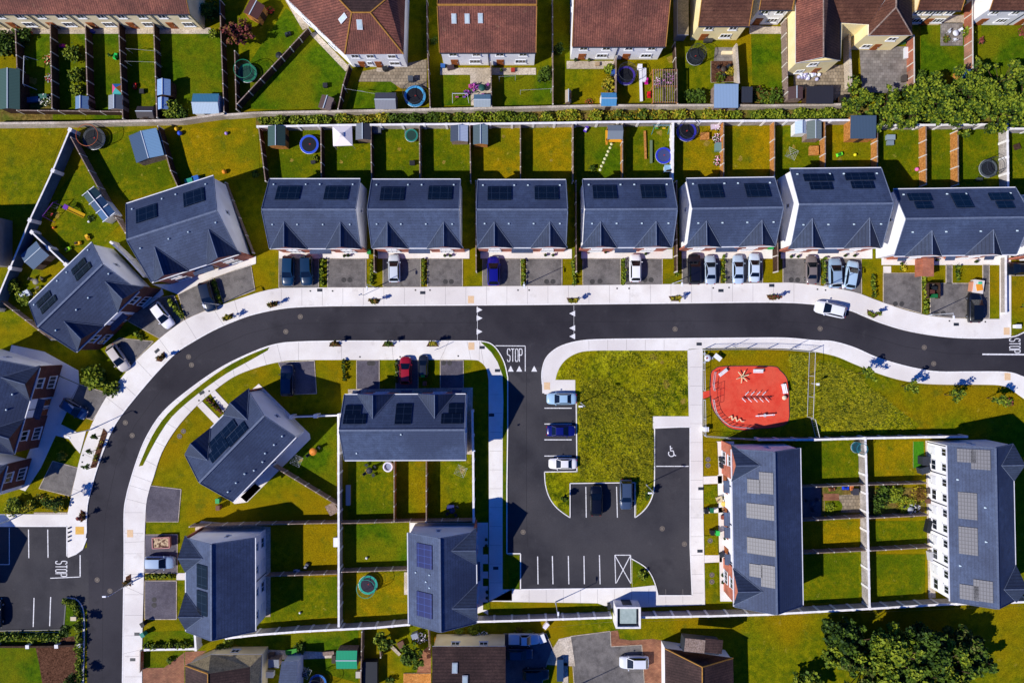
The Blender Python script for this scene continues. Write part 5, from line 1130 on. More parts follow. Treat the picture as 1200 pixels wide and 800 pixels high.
hedge('small planting beside the end drive of the left bank', [(42, 582), (75, 592)], 1.4, .7, 124, ('leaf_brown', 'leaf_mid', 'leaf_yel'), dens=.5)
shrub('bright leafy bush with pale tips between two shaded drives at the left', 115, 441, 1.8, 2.2, 125, ('leaf_mid', 'leaf_light', 'leaf_light'), size=.26); shrub('dark bush behind the bright leafy bush', 133, 454, 1.2, 1.4, 126, size=.2)
shrub('round dark bush on the left bank', 22, 588, 1.1, 1.7, 127); shrub('pale bush in the small shaded front lawn at the left edge', 74, 533, .8, .6, 128, ('leaf_mid', 'leaf_yel', 'leaf_yel'))
# overgrown strip between the walls
x = 304; k = 0
segs = [(304, 345, 'left end'), (345, 400, 'above the gazebo'), (400, 455, 'yellowish part'), (455, 510, 'dark leafy part'), (510, 575, 'behind the small sheds'), (575, 640, 'left of the stepping stone garden'), (640, 705, 'brownish part'), (705, 770, 'above the swing set'), (770, 840, 'low brown part'), (840, 905, 'below the corrugated shed'), (905, 985, 'below the black shed')]
mixes = [('leaf_dark', 'leaf_mid', 'leaf_light'), ('leaf_dark', 'leaf_mid', 'leaf_light'), ('leaf_mid', 'leaf_light', 'leaf_yel'), ('leaf_dark', 'leaf_mid', 'leaf_mid'), ('leaf_brown', 'leaf_mid', 'leaf_light'), ('leaf_dark', 'leaf_mid', 'leaf_light'), ('leaf_brown', 'leaf_yel', 'leaf_light'), ('leaf_brown', 'leaf_yel', 'leaf_mid'), ('leaf_brown', 'leaf_yel', 'leaf_light'), ('leaf_dark', 'leaf_mid', 'leaf_light'), ('leaf_dark', 'leaf_mid', 'leaf_light')]
for i, (x0, x1, l) in enumerate(segs):
    y = 141.5 - (x0 - 304)*.009
    hedge('wild hedge on the strip between the two long walls, ' + l, [(x0 - 2, y), ((x0 + x1)/2, y + 1), (x1 + 2, y - .5)], 2.2, 1.15, 140 + i, mixes[i], group='wild hedge sections between the two long walls', size=.15, dens=1.3, name='wild_hedge', var=.6)
def bigtree(label, px, py, r, h, seed, mats=('leaf_dark', 'leaf_dark', 'leaf_mid', 'leaf_light'), n=5200, size=.3, group=None, name='tree', lo=.3):
    x, y = g(px, py, h*.6); t = thing(name, label, 'tree', (x, y, 0), 0, group); rr = random.Random(seed); b = MB(); bl = []
    b.tube((0, 0, 0), (0, 0, h*.45), .05*h, 8, r2=.03*h)
    for i in range(30):
        a = rr.random()*6.28; rad = r*(rr.random()**.6)*1.08; z = h*rr.uniform(lo + .1, .9); q = (math.cos(a)*rad, math.sin(a)*rad, z)
        b.tube((0, 0, h*rr.uniform(.2, .45)), q, .018*h, 5, r2=.006*h); s = rr.uniform(.1, .34)*(1.1 if rad < r*.7 else .7); bl.append((*q, r*s, h*s*.5))
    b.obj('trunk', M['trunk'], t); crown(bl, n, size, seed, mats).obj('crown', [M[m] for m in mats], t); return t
tg = 'tall trees along the top right hedge line'
for i, (px, py, r, h, l) in enumerate([(1003, 119, 1.7, 2.6, 'lowest leafy one beside the grey block yard'), (1001, 97, .9, 2.4, 'narrow climber on the wall of the grey block yard'), (1040, 128, 2.6, 3.6, 'first big one right of the large dark roofed shed'), (1072, 124, 2.9, 4.5, 'second big one along the line'), (1104, 116, 3.2, 5.0, 'behind the blue roofed small shed, left side'), (1124, 132, 2.9, 4.4, 'overhanging the narrow lawns'), (1140, 110, 3.4, 5.2, 'right of the blue roofed small shed'), (1168, 125, 3.2, 5.0, 'above the wide grey concrete wall'), (1176, 100, 3.0, 4.6, 'upper one near the right edge'), (1204, 122, 3.6, 5.2, 'at the right edge')]):
    bigtree('leafy tree, ' + l, px, py, r*1.15, h, 200 + i, n=int(900 + 480*r*r), size=.17, group=tg, mats=('leaf_dark', 'leaf_dark', 'leaf_mid', 'leaf_light'))
gt = 'dark trees in the field at the bottom right'
for i, (px, py, r, h, l) in enumerate([(981, 738, 2.3, 5.0, 'upper left of the clump'), (977, 762, 2.2, 3.6, 'bright leafy one at the left of the clump'), (1004, 757, 3.5, 6, 'left middle of the clump'), (1040, 770, 4.4, 8.5, 'tallest in the middle of the clump'), (1076, 762, 4.0, 7.5, 'right of the tallest'), (1020, 792, 3.9, 6.5, 'at the bottom edge, left'), (1062, 797, 4.2, 7, 'at the bottom edge, middle'), (1106, 784, 4.0, 6.8, 'lower right of the clump'), (1138, 772, 3.0, 5, 'rightmost of the clump'), (1126, 755, 2.6, 5, 'upper right of the clump')]):
    bigtree('large dark tree, ' + l, px, py, r, h, 230 + i, n=int(900 + 380*r*r), size=.23, group=gt, mats=[('leaf_dark', 'leaf_dark', 'leaf_dark', 'leaf_mid'), ('leaf_mid', 'leaf_mid', 'leaf_light'), ('leaf_dark', 'leaf_dark', 'leaf_mid'), ('leaf_dark', 'leaf_dark', 'leaf_olive', 'leaf_mid')][(i*3 + (i == 1)*2) % 4 if i != 1 else 1])
bigtree('dark tree crown just showing at the bottom edge, left of the clump', 946, 806, 2.4, 3.5, 250, n=1500, size=.25)
bigtree('dark red leaved tree between the old terrace and the corner house', 279, 38, 1.9, 4.0, 251, ('leaf_red', 'leaf_red', 'leaf_brown'), n=1500, size=.18)
bigtree('garden tree in the bottom yard left of the brown roof, upper', 448, 752, 1.5, 3.0, 252, n=900, size=.2, mats=('leaf_dark', 'leaf_mid', 'leaf_light')); bigtree('garden tree in the bottom yard left of the brown roof, lower', 483, 768, 1.7, 3.0, 253, n=1100, size=.2, mats=('leaf_dark', 'leaf_mid', 'leaf_mid'))
for i, (px, py, r, h, l, mm) in enumerate([(205, 131, 1.5, 2.0, 'leafy bush beside the pale blue sheds', ('leaf_dark', 'leaf_mid', 'leaf_light')), (214, 134, 1.1, 1.5, 'low bush right of the leafy bush by the pale blue sheds', ('leaf_dark', 'leaf_mid')),
    (10, 55, 1.9, 2.2, 'dark bushes at the top left edge', ('leaf_dark', 'leaf_mid')), (30, 46, 1.3, 1.6, 'dark bush above the climbing frame', ('leaf_dark', 'leaf_mid')), (88, 65, 1.3, 1.5, 'bushy border beside the pink toys', ('leaf_dark', 'leaf_mid', 'leaf_light')), (92, 90, 1.2, 1.3, 'middle of the bushy border near the small grey blue shed', ('leaf_dark', 'leaf_mid', 'leaf_light')), (92, 108, 1.0, 1.1, 'lower end of the bushy border by the small grey blue shed', ('leaf_dark', 'leaf_light')),
    (249, 16, 1.5, 2.2, 'dark bush at the end of the old terrace', ('leaf_dark', 'leaf_mid')), (251, 42, .7, 1.2, 'small bush against the thick dark fence', ('leaf_mid', 'leaf_light')), (638, 90, 1.1, 2.0, 'leafy bush in the corner by the tall grey fence', ('leaf_dark', 'leaf_mid')), (714, 84, .9, 1.6, 'bright green bush left of the dark trampoline', ('leaf_mid', 'leaf_light')), (713, 101, 1.1, 1.4, 'twiggy brown bush above the blue striped shed', ('leaf_brown', 'leaf_mid', 'leaf_yel')),
    (808, 115, 1.0, 1.3, 'left bush below the yellow house patio', ('leaf_dark', 'leaf_mid')), (818, 116, 1.2, 1.6, 'right bush below the yellow house patio', ('leaf_dark', 'leaf_mid')), (843, 92, .8, .8, 'low plants in the patio bed', ('leaf_brown', 'leaf_mid')), (856, 84, .8, .7, 'flowering plants in the patio bed corner', ('leaf_dark', 'leaf_yel')), (889, 115, 1.4, 1.4, 'reddish bush beside the dark shed', ('leaf_brown', 'leaf_brown', 'leaf_mid')), (905, 117, 1.5, 1.5, 'brown green bush beside the purple brown fence', ('leaf_brown', 'leaf_mid')),
    (1131, 40, .9, 1.5, 'ivy clump on the orange brick fence, upper', ('leaf_mid', 'leaf_light')), (1141, 74, .8, 1.2, 'ivy clump on the orange brick fence, lower', ('leaf_mid', 'leaf_light')), (1148, 50, .6, .8, 'dark plant right of the orange brick fence', ('leaf_dark', 'leaf_red')), (1107, 47, .6, .5, 'small plant on the square patio', ('leaf_brown', 'leaf_mid')), (1075, 92, 1.0, 1.4, 'spiky bush beside the orange brick fence end', ('leaf_dark', 'leaf_mid')), (1198, 38, 1.0, 1.6, 'reddish bush at the top right edge', ('leaf_red', 'leaf_brown')),
    (20, 335, 1.2, 1.4, 'leafy bush at the foot of the long left wall', ('leaf_dark', 'leaf_light')), (30, 350, 1.1, 1.0, 'weedy bush beside the diagonal pair', ('leaf_mid', 'leaf_light')), (46, 345, .7, .6, 'small weed patch behind the diagonal pair', ('leaf_mid', 'leaf_yel')),
    (1028, 585, 1.3, 1.7, 'dark bush right of the spine wall', ('leaf_dark', 'leaf_dark', 'leaf_mid')), (1032, 574, 1.0, 1.4, 'dark bush in the wild garden right of the spine wall', ('leaf_dark', 'leaf_mid')), (1046, 578, 1.3, 1.0, 'green weeds in the wild garden', ('leaf_mid', 'leaf_light')), (1060, 590, 1.4, .6, 'yellow weeds in the wild garden', ('leaf_yel', 'leaf_light')), (1076, 578, 1.2, .5, 'straw coloured weeds by the house in the wild garden', ('leaf_yel', 'leaf_brown')),
    (538, 735, .9, .7, 'yellow weeds under the blue panel house', ('leaf_yel', 'leaf_light')), (556, 737, 1.0, .7, 'weeds beside the brick strip at the bottom wall', ('leaf_mid', 'leaf_light')), (352, 758, .9, .6, 'small bush on the bottom lawn edge', ('leaf_dark', 'leaf_mid')), (200, 772, .5, .8, 'small round bush on the bottom left lawn', ('leaf_dark', 'leaf_mid')), (270, 752, .8, .8, 'weedy bush below the straight road pair', ('leaf_mid', 'leaf_light'))]):
    shrub(l, px, py, r, h, 300 + i, mm, size=.16 if r > .8 else .12)

# rough grass tufts
def tufts(name, label, poly, n, seed, hmax=.5, z0=.1, mats=('grass_a', 'grass_b')):
    rr = random.Random(seed); xs_ = [p[0] for p in poly]; ys_ = [p[1] for p in poly]; b = MB()
    def inside(x, y):
        c = False; j = len(poly) - 1
        for i in range(len(poly)):
            if (poly[i][1] > y) != (poly[j][1] > y) and x < (poly[j][0] - poly[i][0])*(y - poly[i][1])/(poly[j][1] - poly[i][1]) + poly[i][0]: c = not c
            j = i
        return c
    cl = [(rr.uniform(min(xs_), max(xs_)), rr.uniform(min(ys_), max(ys_)), rr.uniform(6, 22), rr.random()) for _ in range(26)]
    k = 0
    while k < n:
        x, y = rr.uniform(min(xs_), max(xs_)), rr.uniform(min(ys_), max(ys_))
        if not inside(x, y): continue
        d = min(((x - c[0])**2 + (y - c[1])**2)**.5/c[2] for c in cl)
        if rr.random() < min(.75, d*.6 - .1): continue
        k += 1; X, Y = g(x, y); h = hmax*rr.uniform(.4, 1)*(1.2 if d < .7 else .6); mi = 0 if rr.random() < .68 else 1
        for _ in range(3):
            a = rr.random()*6.28; a2 = rr.gauss(.6, .9); w = .045; dx, dy = math.cos(a)*w, math.sin(a)*w; lx, ly = math.cos(a2)*h*.8, math.sin(a2)*h*.8
            ox, oy = rr.uniform(-.12, .12), rr.uniform(-.12, .12)
            b.face([(X + ox - dx, Y + oy - dy, z0), (X + ox + dx, Y + oy + dy, z0), (X + ox + lx + dx*.3, Y + oy + ly + dy*.3, z0 + h*.8)], mi)
    o = b.obj(name, [M[m] for m in mats]); tag(o, label, 'grass', kind='stuff')
tufts('tall_grass', 'long unmown yellow green grass covering the green beside the parking bays', [(680, 455), (700, 440), (720, 450), (750, 470), (764, 490), (764, 560), (750, 590), (746, 562), (680, 562), (678, 470)], 9000, 5)
tufts('tall_grass', 'rough mown grass in the upper part of the green', [(660, 438), (682, 414), (804, 412), (805, 484), (764, 486), (720, 450), (680, 462), (678, 443), (656, 443)], 2600, 6, .25)
tufts('tall_grass', 'long grass beside the playground', [(957, 425), (975, 425), (1005, 440), (1028, 462), (1060, 485), (1072, 503), (960, 505), (957, 470)], 6500, 8, .45, .09)
tufts('tall_grass', 'uneven grass around the red play surface', [(924, 415), (946, 416), (945, 486), (925, 492), (928, 450)], 1500, 9, .3, .09)
# ================================================================ GARDEN THINGS
P_ = lambda c: flat(c)
def trampoline(label, px, py, r, pad='2040a8', net=True, mat_='14161c', h=.75, nh=1.7, netc='darkmetal'):
    x, y = g(px, py); t = thing('trampoline', label, 'trampoline', (x, y, 0), rnd.random(), 'garden trampolines'); rm = r*U
    MB().disc((0, 0, h), rm*.78).obj('jumping_mat', P_(mat_), t); MB().annulus((0, 0, h + .03), rm*.78, rm).obj('padding', P_(pad), t)
    b = MB(); b.ring((0, 0, h - .04), rm, .04); b.obj('frame', M['metal'], t)
    for i in range(6):
        a = i*math.pi/3; b = MB(); b.tube((math.cos(a)*rm, math.sin(a)*rm, 0), (math.cos(a)*rm, math.sin(a)*rm, h if not net else h + nh), .03, 5); b.obj('leg', M['darkmetal'], t)
    if net:
        b = MB(); b.ring((0, 0, h + nh), rm*.96, .035, 24); b.obj('top_ring', M[netc] if netc in M else P_(netc), t)
        n = MB()
        for i in range(36):
            a = i*math.pi/18; n.tube((math.cos(a)*rm*.97, math.sin(a)*rm*.97, h), (math.cos(a)*rm*.96, math.sin(a)*rm*.96, h + nh), .008, 3, cap=False)
        for z in (.4, .8, 1.2): n.ring((0, 0, h + z), rm*.965, .008, 24, seg=3)
        n.obj('safety_net', M['darkmetal'], t)
    if 'blue' in label:
        q = MB(); q.box((.1, .05, h + .01), (.22, .16, .01)); q.obj('emblem', P_('a02820'), t)
    return t
trampoline('trampoline with a grey frame and orange ring, beside the large blue roofed shed', 113.5, 164, 13, '3a3f44', netc='c06030')
trampoline('blue rimmed trampoline on the first small lawn of the row', 364, 171, 11, '2a50c8', net=False)
trampoline('tall netted trampoline with light blue rim behind the corner house', 487, 115, 12.5, '4aa0d0')
trampoline('small teal trampoline in the third small garden', 483, 160.5, 7.5, '1d7a6a', net=False, mat_='1c3c34')
trampoline('green netted trampoline near the dark red tree', 292, 88, 11, '1f7a58', mat_='164034', netc='1f8a60')
trampoline('dark trampoline with purple rim left of the slatted pergola', 732.5, 91, 11, '40308a')
trampoline('blue trampoline on legs beside the small pale shed box, swing set garden', 776.5, 184, 9.5, '2434b8', net=False, mat_='3a4470')
trampoline('large netted trampoline with blue rim right of the white topped wall', 803, 156, 11.5, '30309a')
trampoline('black trampoline with no blue rim beside the pale yellow house', 813, 69, 10, '1c2024', mat_='22262a')
trampoline('teal trampoline on the dry lawn behind the blue panel house', 432.5, 683, 11, '1aa08a', mat_='241c30', netc='1aa08a')
trampoline('small teal netted trampoline in the corner of the walled gardens', 1001, 523, 6.5, '1a7a8a', mat_='1c4a58', netc='1a7a8a')
trampoline('black trampoline with a tall cage in the narrow garden by the concrete wall', 1154, 199, 10.5, '50585c', mat_='20242a')
trampoline('blue ringed trampoline at the bottom edge left of the green roofed shed', 374, 797, 10, '2870c0', mat_='402828')

def shed(label, px, py, w, d, h=2.0, rot=0, roof='4a6a80', wall='oldtimber', ridge=True, name='shed', roof2=None, group='garden sheds', pitch=.5, dr=True):
    """px,py centre of roof, w,d metres in plan"""
    x, y = g(px, py, h + pitch*.5); t = thing(name, label, 'shed', (x, y, 0), R(rot), group); b = MB(); b.box((0, 0, h/2), (w - .2, d - .2, h)); b.obj('wall', M[wall] if wall in M else P_(wall), t)
    def slats(base, c):
        n = 'ribbed_' + c
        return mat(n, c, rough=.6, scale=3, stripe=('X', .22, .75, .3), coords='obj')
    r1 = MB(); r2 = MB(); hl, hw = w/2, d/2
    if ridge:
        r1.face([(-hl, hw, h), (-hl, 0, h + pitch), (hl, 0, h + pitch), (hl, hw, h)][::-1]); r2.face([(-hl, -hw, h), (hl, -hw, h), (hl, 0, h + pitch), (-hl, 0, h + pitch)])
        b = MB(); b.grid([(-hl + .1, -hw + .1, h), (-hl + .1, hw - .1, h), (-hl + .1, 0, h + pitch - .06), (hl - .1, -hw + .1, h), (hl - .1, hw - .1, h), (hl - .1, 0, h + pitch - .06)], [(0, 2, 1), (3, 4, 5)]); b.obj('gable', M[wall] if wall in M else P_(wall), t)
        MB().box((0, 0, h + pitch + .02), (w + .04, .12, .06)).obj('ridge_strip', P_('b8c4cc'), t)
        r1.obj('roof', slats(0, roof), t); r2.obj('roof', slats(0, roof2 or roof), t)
    else:
        r1.grid([(-hl, -hw, h), (hl, -hw, h), (hl, hw, h + .15), (-hl, hw, h + .15), (-hl, -hw, h - .08), (hl, -hw, h - .08), (hl, hw, h + .07), (-hl, hw, h + .07)], [(0, 1, 2, 3), (4, 5, 1, 0), (5, 6, 2, 1), (6, 7, 3, 2), (7, 4, 0, 3)]); r1.obj('roof', slats(0, roof), t)
    if dr: MB().box((0, -d/2 + .07, .95), (.8, .06, 1.8)).obj('door', M['darktimber'], t)
    return t
shed('green roofed shed at the top left edge', 10, 104, 6.0, 3.0, 2.2, 90, '3d5a52', 'darktimber')
shed('small grey blue shed beside the bushy border', 95, 120, 1.9, 2.0, 1.8, 90, '6a88a8', 'oldtimber')
shed('grey shed below the striped play tent', 134.5, 119.5, 2.1, 2.2, 1.8, 90, '8a9098', 'oldtimber', roof2='5c626c')
shed('upper pale blue shed with a ribbed roof', 191, 102, 2.4, 2.0, 2.0, 90, '88a8cc', 'darktimber')
shed('lower pale blue shed with a ribbed roof', 190, 121, 1.8, 1.6, 1.6, 90, '90b0d8', 'darktimber')
shed('dark shed with grey gable left of the lower pale blue shed', 169.5, 131, 2.5, 1.8, 1.6, 0, '3a3438', 'oldtimber')
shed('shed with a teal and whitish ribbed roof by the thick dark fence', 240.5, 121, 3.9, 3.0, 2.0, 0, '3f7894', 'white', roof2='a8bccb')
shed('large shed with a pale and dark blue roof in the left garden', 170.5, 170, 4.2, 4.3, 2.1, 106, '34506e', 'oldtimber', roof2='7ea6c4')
shed('dark green roofed shed at the left end of the small gardens', 323.5, 159, 3.0, 2.6, 2.0, 90, '3a5650', 'timber', roof2='2c423e')
shed('shed with a striped grey roof right of the white gazebo', 425, 154, 2.4, 2.2, 1.9, 90, '6a7078', 'oldtimber', roof2='3e4048')
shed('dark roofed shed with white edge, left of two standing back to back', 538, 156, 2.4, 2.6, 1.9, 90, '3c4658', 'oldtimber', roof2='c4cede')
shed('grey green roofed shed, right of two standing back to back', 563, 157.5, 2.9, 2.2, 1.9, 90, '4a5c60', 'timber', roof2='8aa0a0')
shed('small tilted shed with a brown gable at the foot of the corner house lawn', 381.5, 120, 2.0, 1.9, 1.8, 72, '584640', 'oldtimber', roof2='9a857a')
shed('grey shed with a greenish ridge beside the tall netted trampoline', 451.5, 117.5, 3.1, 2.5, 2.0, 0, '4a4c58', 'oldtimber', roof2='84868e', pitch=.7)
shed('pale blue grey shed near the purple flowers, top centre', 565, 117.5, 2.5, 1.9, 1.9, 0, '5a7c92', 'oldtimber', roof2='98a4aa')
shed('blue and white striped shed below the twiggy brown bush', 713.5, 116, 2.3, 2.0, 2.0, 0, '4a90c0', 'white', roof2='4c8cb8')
shed('small cream shed box standing in shade beside the tall grey fence', 666, 112.5, 1.9, .9, 1.2, 90, 'b0a088', 'oldtimber')
shed('large corrugated blue grey shed below the yellow house', 851.5, 112, 3.6, 3.5, 2.2, 0, '8aa4c0', 'oldtimber', ridge=False)
shed('narrow black shed right of the cream wall', 876, 110.5, 1.6, 2.3, 1.9, 0, '30343e', 'darktimber', ridge=False)
shed('dark brown shed at the left of the cobbled yard', 933, 108.5, 1.8, 2.2, 1.9, 90, '4a3634', 'oldtimber', roof2='6c504a')
shed('black flat roofed shed in the cobbled yard', 961.5, 111, 4.0, 2.6, 2.0, 0, '2c2c34', 'darktimber', ridge=False)
shed('small dark box shed between the black shed and the cream wall', 988, 116, .9, 1.2, 1.2, 0, '2c2824', 'darktimber', ridge=False)
shed('small pale blue shed, left of the two in one garden', 939.5, 149, 1.9, 1.8, 1.8, 90, 'b4c8d4', 'white', roof2='d0dce4')
shed('grey green shed, right of the two in one garden', 955, 152, 2.7, 2.2, 2.0, 90, '64706c', 'oldtimber', roof2='8c9a94')
shed('large timber shed with a flat dark slate blue roof', 1012.5, 148.5, 3.8, 3.4, 2.3, 0, '44586c', 'timber', ridge=False)
shed('small blue roofed playhouse under the tall hedge trees', 1132, 86, 1.6, 1.4, 1.8, 0, '4a9ad0', 'timber')
shed('blue grey shed with a white ridge behind the long left wall', 39.5, 299, 3.2, 2.9, 1.9, 42, '5a7088', 'oldtimber')
shed('bright green roofed shed at the bottom', 406, 773, 3.1, 2.7, 2.1, 0, '16a070', 'oldtimber', roof2='14966a', pitch=.3)
shed('pale small storage box beside the blue trampoline in the swing set garden', 783.5, 197, 1.2, 1.0, 1.0, 0, '88b0d0', 'white', ridge=False, name='storage_box')
shed('shed with a brown roof and glazed porch at the top left of the corner house', 297, 10, 2.4, 2.4, 2.1, 62, '5c3a34', 'timber')
shed('small grey shed behind the washing in the bottom yards', 320, 778, 1.6, 1.3, 1.8, 0, '7a8088', 'oldtimber', ridge=False)
# glass sunroom behind the outer pair
x, y = g(117, 240, 2); t = thing('summerhouse', 'long glazed summerhouse with a blue ribbed roof in the left garden', 'summerhouse', (x, y, 0), R(-52), 'garden sheds')
b = MB(); b.box((0, 0, 1), (4.8, 2.0, 2)); b.obj('wall', M['white'], t)
for i, (cx, c) in enumerate([(-1.7, '2c4a50'), (0, '2c4a6a'), (1.65, '3a6088')]):
    b = MB(); b.grid([(cx - .8, -1.1, 2), (cx + .8, -1.1, 2), (cx + .8, 0, 2.5), (cx - .8, 0, 2.5), (cx + .8, 1.1, 2), (cx - .8, 1.1, 2)], [(0, 1, 2, 3), (3, 2, 4, 5)]); b.obj('roof', mat('ribbed_' + c, c, rough=.6, stripe=('X', .22, .75, .3), coords='obj'), t)
b = MB()
for cx in (-2.52, -.85, .82, 2.46): b.box((cx, 0, 2.3), (.08, 2.3, .14))
b.box((0, 0, 2.53), (5, .1, .08)); b.obj('frame', M['white'], t)
# gazebo
x, y = g(401, 159, 2.2); t = thing('gazebo', 'square white cloth gazebo in the second small garden', 'gazebo', (x, y, 0), R(2), None)
b = MB(); s = 1.45; c = [(-s, -s, 2.0), (s, -s, 2.0), (s, s, 2.0), (-s, s, 2.0)]
for i in range(4): b.face([c[i], c[(i + 1) % 4], (0, 0, 2.75)])
for i in range(4): a, d = c[i], c[(i + 1) % 4]; b.face([(a[0], a[1], 1.8), (d[0], d[1], 1.8), d, a])
b.obj('canopy', P_('ece4e4'), t); q = .34; b = MB(); cc = [(-q, -q, 2.68), (q, -q, 2.68), (q, q, 2.68), (-q, q, 2.68)]
for i in range(4): b.face([cc[i], cc[(i + 1) % 4], (0, 0, 2.92)])
b.obj('vent_cap', P_('d8d2d4'), t)
for sx, sy in ((-s, -s), (s, -s), (s, s), (-s, s)): MB().tube((sx*.97, sy*.97, 0), (sx*.97, sy*.97, 2), .03, 5).obj('leg', M['white'], t)
# pergola
x, y = g(779.5, 101, 2.2); t = thing('pergola', 'large slatted timber pergola over the pink toys', 'pergola', (x, y, 0)); w_, d_ = 3.7, 5.0
b = MB()
for i in range(11): b.box((-w_/2 + .1 + i*(w_ - .2)/10, 0, 2.25), (.09, d_, .12))
b.obj('rafters', M['oldtimber'], t); b = MB()
for yy in (-d_/2 + .1, 0, d_/2 - .1): b.box((0, yy, 2.13), (w_ + .1, .1, .12))
for xx in (-w_/2, w_/2): b.box((xx, 0, 2.1), (.12, d_, .16))
b.obj('beam', M['timber'], t)
for sx in (-1, 1):
    for sy in (-1, 0, 1): MB().box((sx*w_/2, sy*(d_/2 - .1), 1.02), (.1, .1, 2.04)).obj('post', M['timber'], t)
# swing sets and climbing frames
def swing(label, px, py, rot, w=2.4, c='b8bcc0', seats=('c03060', '30a060'), slide=None):
    x, y = g(px, py); t = thing('swing_set', label, 'swing set', (x, y, 0), R(rot), 'garden swing sets'); h = 1.9; m = P_(c)
    MB().tube((-w/2, 0, h), (w/2, 0, h), .05, 6).obj('top_bar', m, t)
    for sx in (-1, 1):
        for sy in (-1, 1): MB().tube((sx*w/2, 0, h), (sx*(w/2 + .15), sy*.8, 0), .04, 6).obj('leg', m, t)
    for i, sc in enumerate(seats):
        xx = -w/4 + i*w/2; s_ = MB().box((xx, 0, .45), (.45, .2, .05)).obj('seat', P_(sc), t)
        b = MB(); b.tube((xx - .2, 0, .45), (xx - .2, 0, h), .012, 3); b.tube((xx + .2, 0, .45), (xx + .2, 0, h), .012, 3); b.obj('chain', M['metal'], s_)
    if slide:
        b = MB(); x0 = w/2 + .3
        b.grid([(x0, -.22, 1.2), (x0, .22, 1.2), (x0 + 1.9, .22, .1), (x0 + 1.9, -.22, .1)], [(0, 3, 2, 1)]); b.box((x0 - .25, 0, 1.2), (.5, .5, .06))
        for sy in (-.24, .24): b.tube((x0, sy, 1.28), (x0 + 1.9, sy, .18), .04, 4)
        b.obj('slide', P_(slide), t)
        b = MB()
        for sy in (-.2, .2): b.tube((x0 - .5, sy, 0), (x0 - .5, sy, 1.2), .03, 4)
        for z in (.3, .6, .9): b.tube((x0 - .5, -.2, z), (x0 - .5, .2, z), .02, 4)
        b.obj('ladder', P_('50308a'), t)
    return t
swing('purple framed swing set with a yellow slide in the left garden', 66, 248, 52, 2.6, '6a2a8a', ('b03030', '303030'), None)
x, y = g(88, 248, .7); t = thing('slide', 'yellow garden slide with a purple platform beside the swing set', 'slide', (x, y, 0), R(-28))
b = MB(); b.grid([(-.9, -.28, 1.2), (-.9, .28, 1.2), (1.2, .28, .1), (1.2, -.28, .1)], [(0, 3, 2, 1)]); b.tube((-.9, -.3, 1.28), (1.2, -.3, .18), .05, 4); b.tube((-.9, .3, 1.28), (1.2, .3, .18), .05, 4); b.obj('chute', P_('e0b010'), t)
MB().box((-1.25, 0, 1.2), (.7, .7, .1)).obj('platform', P_('6a2a9a'), t)
for sx in (-1.55, -.95):
    for sy in (-.3, .3): MB().tube((sx, sy, 0), (sx, sy, 1.2), .035, 5).obj('leg', P_('6a2a9a'), t)
swing('white football goal shaped frame in the top left garden', 38, 88, 88, 4.2, 'd8dcdc', ())
swing('blue and green swing set in the garden with two lawns', 773, 151.5, 0, 2.2, '3a8a9a', ('30a040', 'e0b020', ))
swing('swing set with pink seats above the pink toys on the lawn, top centre', 540, 115, 0, 2.2, 'c8ccd0', ('d050a0', '8040b0'))
# play tower
x, y = g(720.5, 156, 1.8); t = thing('play_tower', 'timber play tower with a grey roof and yellow side in the stepping stone garden', 'play tower', (x, y, 0))
b = MB(); b.grid([(-1.15, -1, 2.0), (1.15, -1, 2.0), (1.15, 0.1, 2.6), (-1.15, .1, 2.6), (1.15, 1.1, 2.0), (-1.15, 1.1, 2.0)], [(0, 1, 2, 3), (3, 2, 4, 5)]); b.obj('roof', P_('76808a'), t)
MB().box((0, -.9, 1.1), (2.4, .5, .08)).box((-1.15, -.3, 1.1), (.35, 1.8, .08)).obj('platform', P_('e0a020'), t)
for sx in (-1, 1):
    for sy in (-.9, .9): MB().box((sx*1.05, sy, 1.0), (.1, .1, 2.0)).obj('post', M['timber'], t)
MB().box((-1.15, -1.3, 1.25), (.3, .6, .1)).obj('step', P_('d08820'), t)
# striped play tent
x, y = g(136, 103.5, 1.2); t = thing('play_tent', 'square play tent with pink, blue, teal and orange panels', 'play tent', (x, y, 0)); s = .75
c = [(-s, -s, .9), (s, -s, .9), (s, s, .9), (-s, s, .9)]
for i, cc in enumerate(('30a0a0', 'd08030', '2a6ab0', 'c84878')):
    MB().face([c[i], c[(i + 1) % 4], (0, 0, 1.4)]).face([(c[i][0], c[i][1], 0), (c[(i + 1) % 4][0], c[(i + 1) % 4][1], 0), c[(i + 1) % 4], c[i]]).obj('panel', P_(cc), t)
# hot tub
x, y = g(454.5, 547, .8); t = thing('hot_tub', 'round white hot tub behind the terrace', 'hot tub', (x, y, 0))
b = MB(); b.lathe([(.72, 0), (.8, .3), (.78, .7), (.7, .78), (.55, .74), (.5, .3)], 24); b.obj('shell', P_('e4e0ec'), t); MB().disc((0, 0, .5), .52).obj('water', P_('8a90a8'), t)
